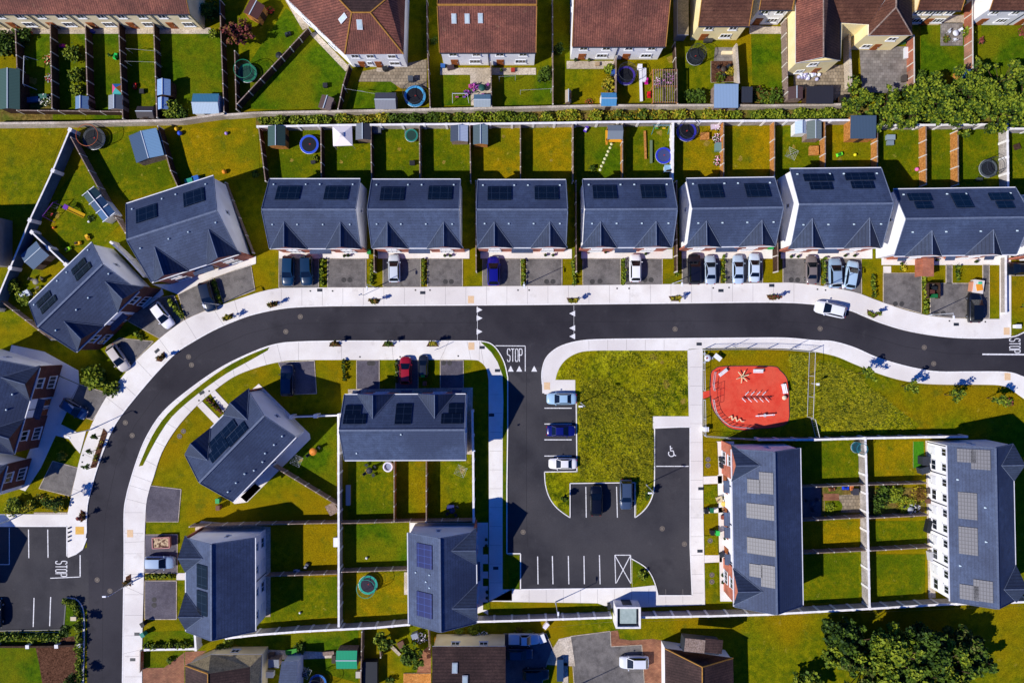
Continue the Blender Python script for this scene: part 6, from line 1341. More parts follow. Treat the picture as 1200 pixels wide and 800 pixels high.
# wheelie bins
BIN = {}
def bin_(label, px, py, c='1c1f22', rot=0, lid=None):
    k = (c, lid)
    if k not in BIN:
        b = MB(); b.box((0, 0, .5), (.48, .56, .95), 0, 0, 1.12); l = MB(); l.box((0, .02, 1.02), (.58, .7, .07)); l.box((0, -.3, 1.02), (.5, .1, .05)); w = MB(); w.tube((-.27, .27, .1), (-.2, .27, .1), .1, 8)
        w.tube((.2, .27, .1), (.27, .27, .1), .1, 8); BIN[k] = (b.mesh('body', P_(c)), l.mesh('lid', P_(lid or c)), w.mesh('wheel', M['tyre']))
    x, y = g(px, py, .5); t = thing('wheelie_bin', label, 'bin', (x, y, .06), R(rot), 'wheelie bins')
    place('body', BIN[k][0], t); place('lid', BIN[k][1], t); place('wheel', BIN[k][2], t)
for l, px, py, c, r, ld in [('green bin at the corner of the first house pair', 433, 295.5, '1f8a3a', 0, None), ('green bin beside the dark grey car in shade', 496, 439, '2fae3a', 0, None), ('brown bin below the green bin in front of the terrace', 498, 449, '7a4a34', 0, None), ('green lidded bin behind the diagonal house', 256.5, 586, '1a5a30', 0, '2a9a50'), ('brown bin behind the diagonal house', 257, 594, '6a4030', 0, None),
    ('green bin in the open bin store at the right end', 1093.5, 347, '1a6a3a', 90, None), ('black bin, upper one in the open bin store at the right end', 1093, 338, '202428', 90, None), ('brown bin in the open bin store at the right end', 1090, 342, '5a3028', 90, None), ('bright green bin, front of the long silver panel terrace', 840, 623.5, '30c050', 0, None), ('dark green bin in the front bin store of the silver panel terrace', 833, 597, '1c6a44', 0, None), ('black bin next to the dark green bin, silver panel terrace', 827, 598, '1a1c20', 0, None),
    ('black bin beside the bright green bin', 834, 623, '1c1e24', 0, None), ('teal bin at the pavement edge below the lower drive', 169, 742, '1a8070', 30, None), ('green bin left of the large brick porch store', 902.5, 290, '1f9a4a', 0, None), ('black bin, left of three in front of the left edge bank', 160 + 9, 730, '14161a', 30, None),
    ('blue bin by the red tiled pergola house', 718, 112 - 26, '2a50a0', 0, None), ('dark bin, lower of two on the gable side of the long silver panel terrace', 845.5, 545, '2a2e34', 0, None), ('dark bin, upper of two on the gable side of the long silver panel terrace', 845, 538, '30343a', 0, None)]: bin_(l, px, py, c, r, ld)
# bin store hut (dark) and brick porch store
def hut(label, px, py, w, d, h, c, rot=0, name='bin_store', open_=False):
    x, y = g(px, py, h*.5); t = thing(name, label, 'bin store', (x, y, .06), R(rot)); m = M[c] if c in M else P_(c)
    for a in ((-w/2, 0, .08, d), (w/2, 0, .08, d), (0, d/2, w, .08)): MB().box((a[0], a[1], h/2), (a[2], a[3], h)).obj('side_panel', m, t)
    if not open_: MB().box((0, 0, h + .04), (w + .15, d + .15, .08)).obj('roof', m, t)
    return t
hut('open dark bin store on the wide drive at the right end', 1092, 341, 1.7, 2.3, 1.2, 'darktimber', 0, open_=True)
hut('orange brick store standing forward of the right end terrace', 1082.5, 314, 1.5, 2.6, 2.0, 'brick', 0)
x, y = g(1145, 336, .6); t = thing('skip_bag', 'pale skip filled with orange and white waste on the wide drive', 'skip', (x, y, .06), R(-8))
MB().box((0, 0, .45), (1.5, 1.9, .9), 0, 0, 1.05).obj('body', P_('dcd4cc'), t); MB().box((.1, -.1, .93), (.9, 1.0, .12), .3).obj('waste', P_('e89a30'), t); MB().box((.1, .55, .95), (.5, .35, .16), .2).obj('waste', P_('48c090'), t); MB().box((-.85, -.1, .5), (.5, 1.4, .6)).obj('side_bag', P_('d0906c'), t)
x, y = g(190, 635, .6); t = thing('skip_trailer', 'open skip trailer with pink frame full of pale rubble on the straight road drive', 'trailer', (x, y, .06), R(2))
MB().box((0, 0, .55), (2.5, 1.6, .5)).obj('bed', P_('b07a70'), t); MB().box((0, 0, .82), (2.2, 1.35, .1)).obj('load', mat('rubble', 'c8b08c', '5a3a2c', 2.5, .9, .5, contrast=(.45, .55)), t)
b = MB(); [b.box(v, d) for v, d in (((0, .8, .9), (2.6, .08, .2)), ((0, -.8, .9), (2.6, .08, .2)), ((1.28, 0, .9), (.08, 1.6, .2)), ((-1.28, 0, .9), (.08, 1.6, .2)))]; b.obj('rail', P_('d89890'), t)
for sy in (-.85, .85): MB().tube((0, sy - .08, .3), (0, sy + .08, .3), .3, 12).obj('wheel', M['tyre'], t)
# bollards, cabinets, covers
CV = {'m': MB().disc((0, 0, .012), .3, 20).annulus((0, 0, .018), .3, .38, 20).mesh('manhole_cover', M['iron']), 'p': MB().disc((0, 0, .012), .2, 20).annulus((0, 0, .014), .2, .28, 20, 1).annulus((0, 0, .018), .28, .38, 20).mesh('manhole_cover', [M['ironpale'], M['iron']])}
def cover(label, px, py, k='m', z=.06):
    x, y = g(px, py); o = place('manhole_cover', CV[k], None, (x, y, z)); tag(o, label, 'manhole cover', 'round manhole covers')
for i, (px, py) in enumerate([(403, 328), (410, 328), (522, 330), (529, 330), (640.5, 330), (648, 330), (694, 330), (703, 329.5), (755.5, 328), (763, 328), (927, 328), (934.5, 328), (1049, 356), (1056.5, 356), (1097, 367.5), (1105, 367), (433, 425.5), (437, 425.5), (520, 425), (527, 425), (181, 702), (181, 708.5)]):
    cover('dark round cover, %s of a pair on the %s' % ('left' if i % 2 == 0 else 'right', ['first pair drive', 'second pair drive', 'third pair drive', 'fourth pair left drive', 'fourth pair right drive', 'sixth pair left drive', 'drive left of the brick store', 'wide right end drive', 'left terrace drive', 'right terrace drive', 'lower straight road drive'][i//2]), px, py)
for i, (px, py, l) in enumerate([(352, 371, 'on the road near the start of the bend, upper'), (335, 388.5, 'on the road near the start of the bend, lower'), (791, 385.5, 'on the road right of the give way lines'), (224.5, 427.5, 'on the bend opposite the diagonal house'), (221, 418, 'upper one on the bend opposite the diagonal house'), (147, 495, 'upper of two near the left lamp'), (155, 510, 'lower of two near the left lamp'), (114, 679, 'at the car park entrance, left'), (129, 692, 'at the car park entrance, right'), (776, 619, 'on the parking court right of the bays'), (613, 623, 'on the parking court left'), (961, 385, 'below the white moving car'), (1083, 407, 'on the right road, upper'), (1094, 426, 'on the right road, lower'), (802, 637, 'faint one near the right court kerb')]):
    cover('pale round cover ' + l, px, py, 'p', .014)
for i, (px, py, l) in enumerate([(215, 505, 'upper of two on the diagonal house lawn'), (210.5, 511, 'lower of two on the diagonal house lawn'), (829.5, 538, 'top left of the small terrace lawns'), (829.5, 545, 'second on the small terrace lawns'), (832, 633, 'on the middle small terrace lawn'), (834, 673, 'upper on the lowest small terrace lawn'), (834, 681, 'lower on the lowest small terrace lawn')]): cover('tan round cover, ' + l, px, py, 'p', .09 if px > 800 else .02)
def small(label, name, cat, px, py, mb, m, z=.12, rot=0, group=None):
    x, y = g(px, py); o = mb.obj(name, m, None, (x, y, z), R(rot)); return tag(o, label, cat, group)
for i, (px, py) in enumerate([(364, 341), (390, 341), (487, 340), (504, 340), (607, 340), (620, 340), (723, 338), (737, 338), (835.5, 337.5), (854, 337), (957.5, 339), (967, 340), (1112, 376), (1154, 377), (422, 418), (469, 418), (537, 417), (233.5, 469), (245.5, 458), (98, 533), (97, 541)]):
    small('small dark square cover in the upper pavement, %s from the left' % ORD[i] if i < 14 else 'small dark square cover in the inner pavement near ' + ['the navy car', 'the red car', 'the stop line', 'the diagonal house, lower', 'the diagonal house, upper', 'the planted bed, upper', 'the planted bed, lower'][i - 14], 'service_cover', 'service cover', px, py, MB().box((0, 0, .012), (.22, .22, .02)), M['iron'], .12, 0, 'square service covers')
for i, (px, py, l, r) in enumerate([(375, 340, 'above the bend start hedge', 0), (495.5, 343, 'below the second pair hedge', 0), (844.5, 340.5, 'below the fifth pair hedge', 0), (904, 334.5, 'left of the sixth pair drive', 0), (1120, 380, 'below the wide right drive', 0), (184.5, 411, 'on the outer bend', 40), (237, 460, 'on the inner bend', 30), (565, 407, 'near the stop line', 0), (583, 434, 'at the junction corner', 0), (576, 486, 'on the shaded path', 0), (819, 403, 'left of the playground', 0), (820, 645, 'right of the court, lower', 0), (821, 572, 'right of the court, upper', 0), (161, 742, 'near the teal bin', 0), (156, 772, 'at the bottom left', 0), (581, 665, 'on the path beside the blue panel house', 0)]):
    small('dark rectangular utility cover ' + l, 'utility_cover', 'utility cover', px, py, MB().box((0, 0, .01), (.8, .45, .02)).box((0, 0, .022), (.68, .34, .012)), M['darkmetal'], .12, r, 'rectangular utility covers')
for i, (px, py) in enumerate([(82, 618), (82, 623), (82, 628), (82, 633)]):
    small('short dark bollard, %s from the top at the car park corner' % ORD[i], 'bollard', 'bollard', px, py, MB().lathe([(.13, 0), (.13, .25), (.1, .31), (0, .33)], 12), M['darkmetal'], .12, 0, 'bollards at the car park corner')
for i, (px, py, l) in enumerate([(1189, 382.5, 'white box beside the right edge lawn'), (94, 724 - 2, 'stone coloured box in the corner hedge')]):
    small(l, 'utility_cabinet', 'cabinet', px if i == 0 else 90, py, MB().box((0, 0, .35), (.75, .5, .7)).box((0, 0, .73), (.85, .6, .06)), P_('e8e8ea' if i == 0 else 'c8b89a'), .1)
# road sign plates casting flag shadows
def signpost(label, px, py, rot=0, c='2a5aa0'):
    x, y = g(px, py); t = thing('sign_post', label, 'sign', (x, y, .12), R(rot), 'small signs on poles'); MB().tube((0, 0, 0), (0, 0, 2.3), .04, 6).obj('pole', M['metal'], t); MB().box((0, 0, 2.0), (.55, .03, .55)).obj('sign_plate', P_(c), t)
signpost('small sign on a pole above the first planter bed', 426, 346, 30); signpost('small sign on a pole beside the stop line corner', 513, 409, 30); signpost('small sign on a pole above the playground railing', 858, 406, 20, 'c8ccd0'); signpost('sign on a pole at the right end of the playground railing', 928, 407, 20, 'c8ccd0')
# ---------------------------------------------------------------- play ground
def beam_thing(name, label, cat, px, py, parts, rot=0, z=.13, group=None):
    x, y = g(px, py); t = thing(name, label, cat, (x, y, z), R(rot), group)
    for n, mb, m in parts: mb.obj(n, m, t)
    return t
def bench(label, px, py, rot):
    s = MB(); [s.box((0, yy, .45), (1.5, .13, .05)) for yy in (-.2, -.03, .14)]; bk = MB(); bk.box((0, .27, .72), (1.5, .05, .3)); L1 = MB().box((-.6, 0, .22), (.06, .5, .43)); L2 = MB().box((.6, 0, .22), (.06, .5, .43))
    beam_thing('park_bench', label, 'bench', px, py, [('seat', s, M['white']), ('backrest', bk, M['white']), ('leg', L1, M['metal']), ('leg', L2, M['metal'])], rot, group='white benches on the play surface')
bench('white bench at the top left curve of the red play surface', 846, 436, 38); bench('white bench at the top middle of the red play surface', 887, 434.5, 0); bench('white bench at the right side of the red play surface', 917, 455, -78)
b = MB(); star = [((0, 0), (2.6*math.cos(a)*.38, 2.6*math.sin(a)*.38)) for a in (.3, 1.2, 2.3, 3.5, 4.5, 5.5)]
for (p, q) in star: b.tube((*p, .35), (*q, .55), .07, 6)
beam_thing('climbing_star', 'star shaped wooden balance climber on the red surface', 'play equipment', 868.5, 441, [('beam', b, P_('e8d8a8')), ('hub', MB().tube((0, 0, 0), (0, 0, .5), .1, 8), M['darkmetal'])])
for row_, (yy, sx) in enumerate([(460.5, .28), (468, -.28)]):
    for i in range(4 if row_ == 0 else 5):
        px = (873.5 + i*6.7) if row_ == 0 else (870 + i*6.8)
        b = MB().tube((-sx, -.3, .55), (sx, .3, .55), .05, 6)
        lg = MB(); lg.tube((0, 0, 0), (0, 0, .55), .05, 6)
        beam_thing('hurdle_bar', 'short white bar, %s from the left in the %s row of the play surface' % (ORD[i], 'upper' if row_ == 0 else 'lower'), 'play equipment', px, yy, [('bar', b, M['white']), ('post', lg, M['metal'])], group='short white bars in two rows')
b = MB().tube((-2.3, 0, .35), (2.3, .12, .35), .05, 6); beam_thing('balance_rail', 'long dark rail between the two rows of short bars', 'play equipment', 886, 465.5, [('rail', b, M['darkmetal']), ('post', MB().tube((-2, 0, 0), (-2, 0, .35), .05, 6), M['darkmetal']), ('post', MB().tube((2, .1, 0), (2, .1, .35), .05, 6), M['darkmetal'])])
zz = [(-1.2, 0), (-.8, .35), (-.6, -.3), (-.2, .3), (.1, -.35), (.5, .15), (.8, -.2), (1.2, -.1)]
b = MB(); b.path([(x_, y_, .3) for x_, y_ in zz], .07, 6); beam_thing('zigzag_beam', 'cream zigzag balance beam at the lower left of the red surface', 'play equipment', 862, 490.5, [('beam', b, P_('e8dcb0')), ('post', MB().tube((-.8, .35, 0), (-.8, .35, .3), .06, 6), M['timber']), ('post', MB().tube((.5, .15, 0), (.5, .15, .3), .06, 6), M['timber'])], -12)
beam_thing('seesaw', 'long white seesaw at the lower right of the red surface', 'play equipment', 895, 486, [('plank', MB().box((0, 0, .5), (2.9, .16, .06)), M['white']), ('pivot', MB().box((0, 0, .25), (.25, .5, .48)), M['metal']), ('handle', MB().tube((-1.1, -.2, .7), (-1.1, .2, .7), .025, 5), M['metal']), ('handle', MB().tube((1.1, -.2, .7), (1.1, .2, .7), .025, 5), M['metal'])], 4)
beam_thing('spinner_seat', 'small cream round seat near the right bench', 'play equipment', 917.5, 465.5, [('seat', MB().lathe([(0, .5), (.3, .5), (.36, .42), (.1, .3)], 12), P_('e8d4b0')), ('post', MB().tube((0, 0, 0), (0, 0, .4), .08, 8), M['metal'])])
mk2 = MB()
def ln(p0, p1, w_=.07, z=.137):
    line(p0, p1, w_, z, mk2)
q0 = [(840.5, 449.5), (849, 446), (848, 470), (840, 472.5)]
for a, c in zip(q0, q0[1:] + q0[:1]): ln(a, c)
ln((844.7, 448), (844, 471)); ln((840.3, 457), (848.6, 454)); ln((840.2, 465), (848.3, 462))
struct('court_markings', mk2, P_('7a1c1c'))
x, y = g(829, 419.5, .7); t = thing('round_table', 'round white picnic table with a red pattern in the corner of the playground', 'table', (x, y, .08)); MB().lathe([(0, .75), (.5, .75), (.52, .7), (0, .68)], 18).obj('tabletop', M['white'], t); MB().tube((0, 0, 0), (0, 0, .7), .06, 8).obj('leg', M['metal'], t); MB().box((-.1, 0, .76), (.3, .25, .01), .6).obj('pattern', P_('a03028'), t)
for i in range(3): a = i*2.1; MB().box((math.cos(a)*.75, math.sin(a)*.75, .42), (.35, .35, .06), a).obj('seat', M['metal'], t)
x, y = g(840, 418.5, .5); t = thing('notice_board', 'tilted white information board beside the round picnic table', 'notice board', (x, y, .08), R(-38)); MB().box((0, 0, .9), (1.2, .7, .05)).obj('board', M['white'], t); MB().tube((-.4, 0, 0), (-.4, 0, .9), .05, 6).obj('leg', M['metal'], t); MB().tube((.4, 0, 0), (.4, 0, .9), .05, 6).obj('leg', M['metal'], t)
small('small white box by the lower left playground corner', 'utility_cabinet', 'cabinet', 825.5, 502, MB().box((0, 0, .4), (.7, .6, .8)).box((0, 0, .83), (.8, .7, .06)), M['white'], .1)
small('small white box on top of a post beside the right railing', 'junction_box', 'box', 950.5, 449, MB().box((0, 0, 2.2), (.35, .35, .3)).tube((0, 0, 0), (0, 0, 2.1), .05, 6), M['white'], .1)
# ---------------------------------------------------------------- garden furniture and toys
def tableset(label, px, py, top='d8902a', chairs=4, r=.5, cc='dcdcd8', z=.03, ca='2c3038'):
    x, y = g(px, py, .7); t = thing('garden_table_set', label, 'garden table', (x, y, z)); MB().lathe([(0, .74), (r, .74), (r, .7), (0, .69)], 18).obj('tabletop', P_(top), t); MB().tube((0, 0, 0), (0, 0, .7), .05, 6).obj('leg', M['darkmetal'], t)
    for i in range(chairs):
        a = .6 + i*6.283/chairs; x2, y2 = x + math.cos(a)*(r + .42), y + math.sin(a)*(r + .42)
        c = thing('garden_chair', 'dark garden chair drawn up to the ' + label.split(' beside')[0].split(' behind')[0].split(' in ')[0].split(' on ')[0], 'chair', (x2, y2, z), a - math.pi/2, 'garden chairs at ' + label[:30]); m = P_(ca)
        MB().box((0, 0, .43), (.42, .42, .05)).obj('seat', m, c); MB().box((0, .2, .7), (.42, .05, .5)).obj('backrest', m, c)
        for sx in (-.18, .18):
            for sy in (-.18, .18): MB().box((sx, sy, .21), (.04, .04, .42)).obj('leg', m, c)
tableset('round orange table beside the diagonal house', 367, 529, 'd8842a', 2, .58)
tableset('dark round table behind the terrace', 433, 551, '30303c', 4, .5)
tableset('small round table with dark top beside the tall grey fence', 565, 103, '1f5048', 3, .55, ca='8a4a8a')
tableset('grey garden table in the long narrow yard right of the spine wall', 1067, 597, 'a8acb4', 3, .45)
tableset('white table on the square patio', 1120, 39, 'e0e4ec', 3, .45, ca='d8dce4')
tableset('round black table behind the house right of the diagonal fence', 327, 65, '22262a', 0, .5)
tableset('dark table on the white walled house terrace', 848, 81, '4a4038', 3, .4)
tableset('grey table on the shaded patio of the walled gardens', 952, 590, '3a4450', 3, .5)
tableset('small table on the silver panel terrace front', 848, 590, 'e8c060', 3, .4, ca='a08060')
tableset('pale table on the weedy ground behind the diagonal pair', 42, 330, '8a8478', 3, .45, ca='6a6458')
tableset('dark table set in the corner below the dryer lawn', 530, 598, '3c3c5c', 4, .45)
def dryer(label, px, py):
    x, y = g(px, py); t = thing('rotary_dryer', label, 'clothes dryer', (x, y, .03), R(20), 'rotary clothes dryers'); MB().tube((0, 0, 0), (0, 0, 1.9), .03, 6).obj('pole', M['metal'], t)
    for i in range(4): a = i*math.pi/2; MB().tube((0, 0, 1.4), (math.cos(a)*1.1, math.sin(a)*1.1, 1.85), .018, 4).obj('arm', M['metal'], t)
    b = MB()
    for r_ in (.45, .75, 1.05):
        for i in range(4): a = i*math.pi/2; c = a + math.pi/2; z = 1.4 + .43*r_; b.tube((math.cos(a)*r_, math.sin(a)*r_, z), (math.cos(c)*r_, math.sin(c)*r_, z), .008, 3)
    b.obj('line', M['white'], t)
dryer('rotary clothes dryer on the right lawn behind the terrace', 541, 549); dryer('rotary dryer beside the orange round table', 352, 537); dryer('rotary dryer in the yard at the bottom left', 362, 781); dryer('rotary dryer near the sheds in the top left corner lawn', 922, 184)
def clothesline(label, a, c, items, h=1.8):
    P, Q = Vector(g(*a, h)), Vector(g(*c, h)); t = thing('clothes_line', label, 'clothes line', (P.x, P.y, 0)); d = Q - P
    for q in (Vector((0, 0)), d): MB().tube((q.x, q.y, 0), (q.x, q.y, h + .1), .035, 6).obj('post', M['metal'], t)
    MB().tube((0, 0, h), (d.x, d.y, h), .012, 3).obj('line', M['white'], t)
    for i, (f, w_, col) in enumerate(items):
        q = d*f; u = d.normalized()*w_/2; n = Vector((-u.y, u.x)).normalized()*.1
        b = MB(); b.grid([(q.x - u.x, q.y - u.y, h), (q.x + u.x, q.y + u.y, h), (q.x + u.x + n.x*3, q.y + u.y + n.y*3, h - .7), (q.x - u.x + n.x*3, q.y - u.y + n.y*3, h - .7)], [(0, 1, 2, 3)])
        o = b.obj('laundry', P_(col), None, (P.x, P.y, 0)); tag(o, '%s cloth, %s from the left on the %s' % ({'e8e4f0': 'white', 'b8a0d0': 'lilac', '3a70a0': 'blue', 'c0d0e0': 'pale', '404850': 'dark'}[col], ORD[i], label.split(' in ')[0].split(' behind')[0]), 'laundry', 'laundry hung in the gardens')
clothesline('clothes line with white and lilac washing in the old terrace garden', (148, 57), (182, 60), [(.3, .9, 'e8e4f0'), (.55, .8, 'b8a0d0'), (.85, .7, 'b8a0d0')])
clothesline('lower washing line of the old terrace garden', (147, 72), (183, 73), [(.2, .8, '404850'), (.8, 1.4, 'e8e4f0')])
clothesline('washing line behind the corner house', (404, 104), (440, 110), [(.5, 1.1, 'e8e4f0')])
clothesline('washing line in the yard beside the alley lawn', (610, 106), (646, 104), [(.4, .9, 'c0d0e0'), (.65, .5, '404850'), (.15, .5, 'e8e4f0')])
clothesline('blue washing line in the second garden of the skylight house', (585, 90), (604, 89), [(.5, 1.6, '3a70a0')])
# scattered toys and pots: balls, pots, planters, crates
def pot(label, px, py, c='a85a34', leaf='leaf_mid', r=.2):
    x, y = g(px, py); t = thing('plant_pot', label, 'plant pot', (x, y, .08), 0, 'plant pots'); MB().lathe([(r*.7, 0), (r, .35), (r*1.1, .38), (r*.8, .36)], 12).obj('pot', P_(c), t); crown([(0, 0, .5, r*1.2, .2)], 40, .09, int(px*7 + py), (leaf, 'leaf_dark')).obj('foliage', [M[leaf], M['leaf_dark']], t)
pl = [(369, 402 - 100, 'dark pot, left'), ]
for i, (px, py, l, c) in enumerate([(404.5, 300, 'left dark pot on the first pair front path', '2a2c30'), (409, 300, 'right dark pot on the first pair front path', '2a2c30'), (521.5, 300, 'left dark pot on the second pair front path', '2a2c30'), (528, 300, 'right dark pot on the second pair front path', '2a2c30'), (639, 299.5, 'left dark pot on the third pair front path', '2a2c30'), (648, 299.5, 'right dark pot on the third pair front path', '2a2c30'), (689, 296, 'red flower pot, left, on the fourth pair front path', 'a03040'), (709, 296, 'red flower pot, right, on the fourth pair front path', 'a03040'), (756, 298, 'dark pot on the right half of the fourth pair front path', '2a2c30'), (926, 301, 'left dark pot on the sixth pair front path', '2a2c30'), (934, 301, 'right dark pot on the sixth pair front path', '2a2c30'), (989, 300, 'left dark pot of the right half, sixth pair', '2a2c30'), (1000, 300, 'right dark pot of the right half, sixth pair', '2a2c30'), (1055, 309, 'dark pot on the terrace path left of the brick store', '2a2c30'), (1096, 305, 'dark pot on the terrace path right of the brick store', '2a2c30'), (1142, 307, 'dark pot on the terrace path near the second lawn', '2a2c30'),
    (570, 631, 'upper round dark pot by the blue panel house', '20242c'), (570, 638, 'second round dark pot by the blue panel house', '20242c'), (571, 692, 'third round dark pot by the blue panel house', '20242c'), (571, 699, 'lowest round dark pot by the blue panel house', '20242c'), (846, 672.5, 'upper dark pot before the lowest terrace gable', '20242c'), (846, 681, 'lower dark pot before the lowest terrace gable', '20242c'), (848.5, 630, 'dark pot in the middle of the terrace front', '20242c'),
    (79, 80 - 20, 'orange pot in the old terrace garden', 'a85a34'), (130, 66, 'green pot beside the lawn toys', '30a040'), (366, 62 - 30, 'grey pot at the corner house wall', '5a5a5a'), (588, 84, 'dark pot behind the skylight house', '3a3030'), (690, 72, 'brown pot behind the dark line roof house', '5a4030'), (674, 72, 'dark pot near the left end of the dark line roof house', '33302c')]): pot(l, px, py, c, 'leaf_mid' if 'flower' not in l else 'leaf_red')
def ball(label, px, py, c, r=.18, z=.03):
    x, y = g(px, py); b = MB(); n = 8; b.lathe([(math.sin(math.pi*k/n)*r, r - math.cos(math.pi*k/n)*r) for k in range(n + 1)], 14); o = b.obj('ball', P_(c), None, (x, y, z)); tag(o, label, 'ball', 'balls on the lawns')
for l, px, py, c, r in [('blue ball on the dry left lawn', 212, 157, '2a50c8', .35), ('yellow ball beside the blue ball on the dry left lawn', 208, 152, 'e0b020', .3), ('lilac ball on the dry left lawn', 266, 157, 'b090d8', .25), ('orange ball in the left garden', 64, 267, 'e07020', .2), ('white ball by the swing set in the left garden', 105, 260, 'e8e8e8', .18), ('yellow ball in the timber shed garden', 1001, 182, 'e0d820', .25), ('orange ball by the walled garden fence', 966, 605, 'e8a020', .22), ('white ball on the lush centre lawn', 430, 653, 'e8e8e8', .2), ('white ball on the shaded garden lawn, straight road pair', 352, 717, 'e8e8e8', .18), ('pink ball at the fence beside the narrow lawn', 1073, 199, 'e070b0', .3), ('orange ball beyond the turned house pair', 264, 202, 'e89020', .35)]: ball(l, px, py, c, r)
def toycar(label, px, py, c1, c2, rot=0):
    x, y = g(px, py, .3); t = thing('ride_on_toy', label, 'toy', (x, y, .03), R(rot), 'ride on toys'); MB().box((0, 0, .3), (1.0, .55, .3), 0, 0, .8).obj('body', P_(c1), t); MB().box((-.15, 0, .52), (.4, .4, .18), 0, 0, .8).obj('seat', P_(c2), t)
    for sx in (-.33, .33):
        for sy in (-.28, .28): MB().tube((sx, sy - .04, .15), (sx, sy + .04, .15), .15, 10).obj('wheel', M['tyre'], t)
for l, px, py, c1, c2, r in [('lime ride on toy near the dark trampoline patio', 79.5, 292, '90d010', '282828', 30), ('yellow ride on toy beside the lime one', 91, 285, 'e8b010', '30200a', 10), ('yellow toy digger beside the house corner', 102.5, 278, 'e8b818', 'd09010', 120), ('lime green toy tractor with red in the timber shed garden', 984, 181, '70e030', '206820', 20), ('red toy car at the fence of the old terrace garden', 158, 101, 'd02018', '301010', 80), ('bright green toy in the old terrace garden', 135.5, 66, '20c850', '109038', 70), ('red toy kitchen beside the pergola', 760.5, 111, 'd81828', 'a01020', 90), ('magenta toy above the red toy kitchen', 757.5, 95, 'd820a0', '901070', 90), ('pink scooter by the bushy border', 73, 54, 'd02880', '801850', 0), ('blue toy car beside the mixed toys of the walled garden', 991, 571.5, '1840d0', '1030a0', 0), ('orange toy box beside the blue toy car of the walled garden', 998, 571, 'c87848', 'a05a30', 90), ('brown toy crate among clutter in the walled garden', 975, 573, '8a5838', '5a3820', 10), ('purple toy car behind the blue trampoline', 687, 151, '5838b0', 'd8d0e8', 60), ('black toy quad in the lawn of the corner house', 337.5, 40, '20242a', '303840', 20), ('pink toy buggy in the purple flower corner', 537 + 16, 111 - 10, 'd050a0', '8a3070', 0), ('grey barrow on the straight road garden', 364 - 5, 663, '5a5e68', '8a8e98', 60), ('pale cot shaped toy against the brown garden fence', 347.5, 669, 'a8b8c8', '586878', 0)]: toycar(l, px, py, c1, c2, r)
def crate(label, px, py, w_, d_, h, c, rot=0, name='storage_box', z=.03):
    x, y = g(px, py, h); t = thing(name, label, 'box', (x, y, z), R(rot), 'boxes and benches in gardens'); MB().box((0, 0, h/2), (w_, d_, h)).obj('body', M[c] if c in M else P_(c), t); MB().box((0, 0, h + .03), (w_ + .08, d_ + .08, .06)).obj('lid', M[c] if c in M else P_(c), t)
for l, px, py, w_, d_, h, c, r in [('timber box on the dry lawn right of the large netted trampoline', 826, 159.5, 1.2, 1.0, .5, 'timber', 0), ('timber planter below the two pale sheds', 954, 176.5, 1.3, 1.3, .5, 'timber', 0), ('upper grey box in the garden right of the dark roofed shed', 1044, 161, 1.2, .7, .5, '8a9aa4', 0), ('lower grey box in the garden right of the dark roofed shed', 1043.5, 167.5, .9, .6, .4, '7a8a94', 0), ('long bench in shade behind the terrace', 408, 580, .6, 3.0, .45, 'a8a8a8', 0), ('cream bench at the house wall beside the teal trampoline', 476, 683, .5, 3.3, .6, 'oldpave', 0), ('dark box beside the black quad on the corner lawn', 1.0 + 380, 92 + 8, .6, .6, .5, '2c2c30', 0), ('yellow timber stack behind the brown roof at the bottom', 527, 749, 4.6, .6, .5, 'd8a020', 0), ('grey box beside the yellow timber stack', 584, 751, 1.5, .9, .8, '5a5e64', 0), ('white chest beside the wall of the lush centre garden', 393.5, 635, .6, 1.3, .7, 'e4e6ee', 0), ('brown log store at the walled garden patio', 1003, 576, .8, .9, .8, '3a3a44', 0), ('lilac garden box by the pink flowers', 838, 148, 1.1, .7, .5, 'c8b8c8', 10), ('rack of plants at the pink flower fence', 842, 172, .8, 1.2, .8, '6a8a88', 0), ('white bath shaped box at the bottom left corner of the shade blue wall', 29, 345, 1.4, .9, .5, 'c8d0d8', 30), ('blue slide box in deep shade at the path, bottom', 656.5, 785, .9, 3.2, .8, '1c3c60', 0), ('dark trailer in the bottom yard beside the thin fence', 434, 790, 2.0, 3.8, 1.2, '20242c', 0), ('white sacks beside the pickup truck', 635, 748, 1.0, 1.2, .6, 'e4e4e4', 20), ('green tarpaulin box on the bottom terrace path', 341.5, 763, 1.7, .6, .4, '2f8a20', 12)]: crate(l, px, py, w_, d_, h, c, r)
for i in range(8):
    px, py = 716.5 - i*1.95 + (.4 if i % 2 else 0), 169 + i*4.3
    small('pale round stepping stone, %s from the play tower' % ORD[i], 'stepping_stone', 'stepping stone', px, py, MB().lathe([(0, .05), (.2, .05), (.22, 0)], 10), P_('d8d8a8'), .03, 0, 'stepping stones')
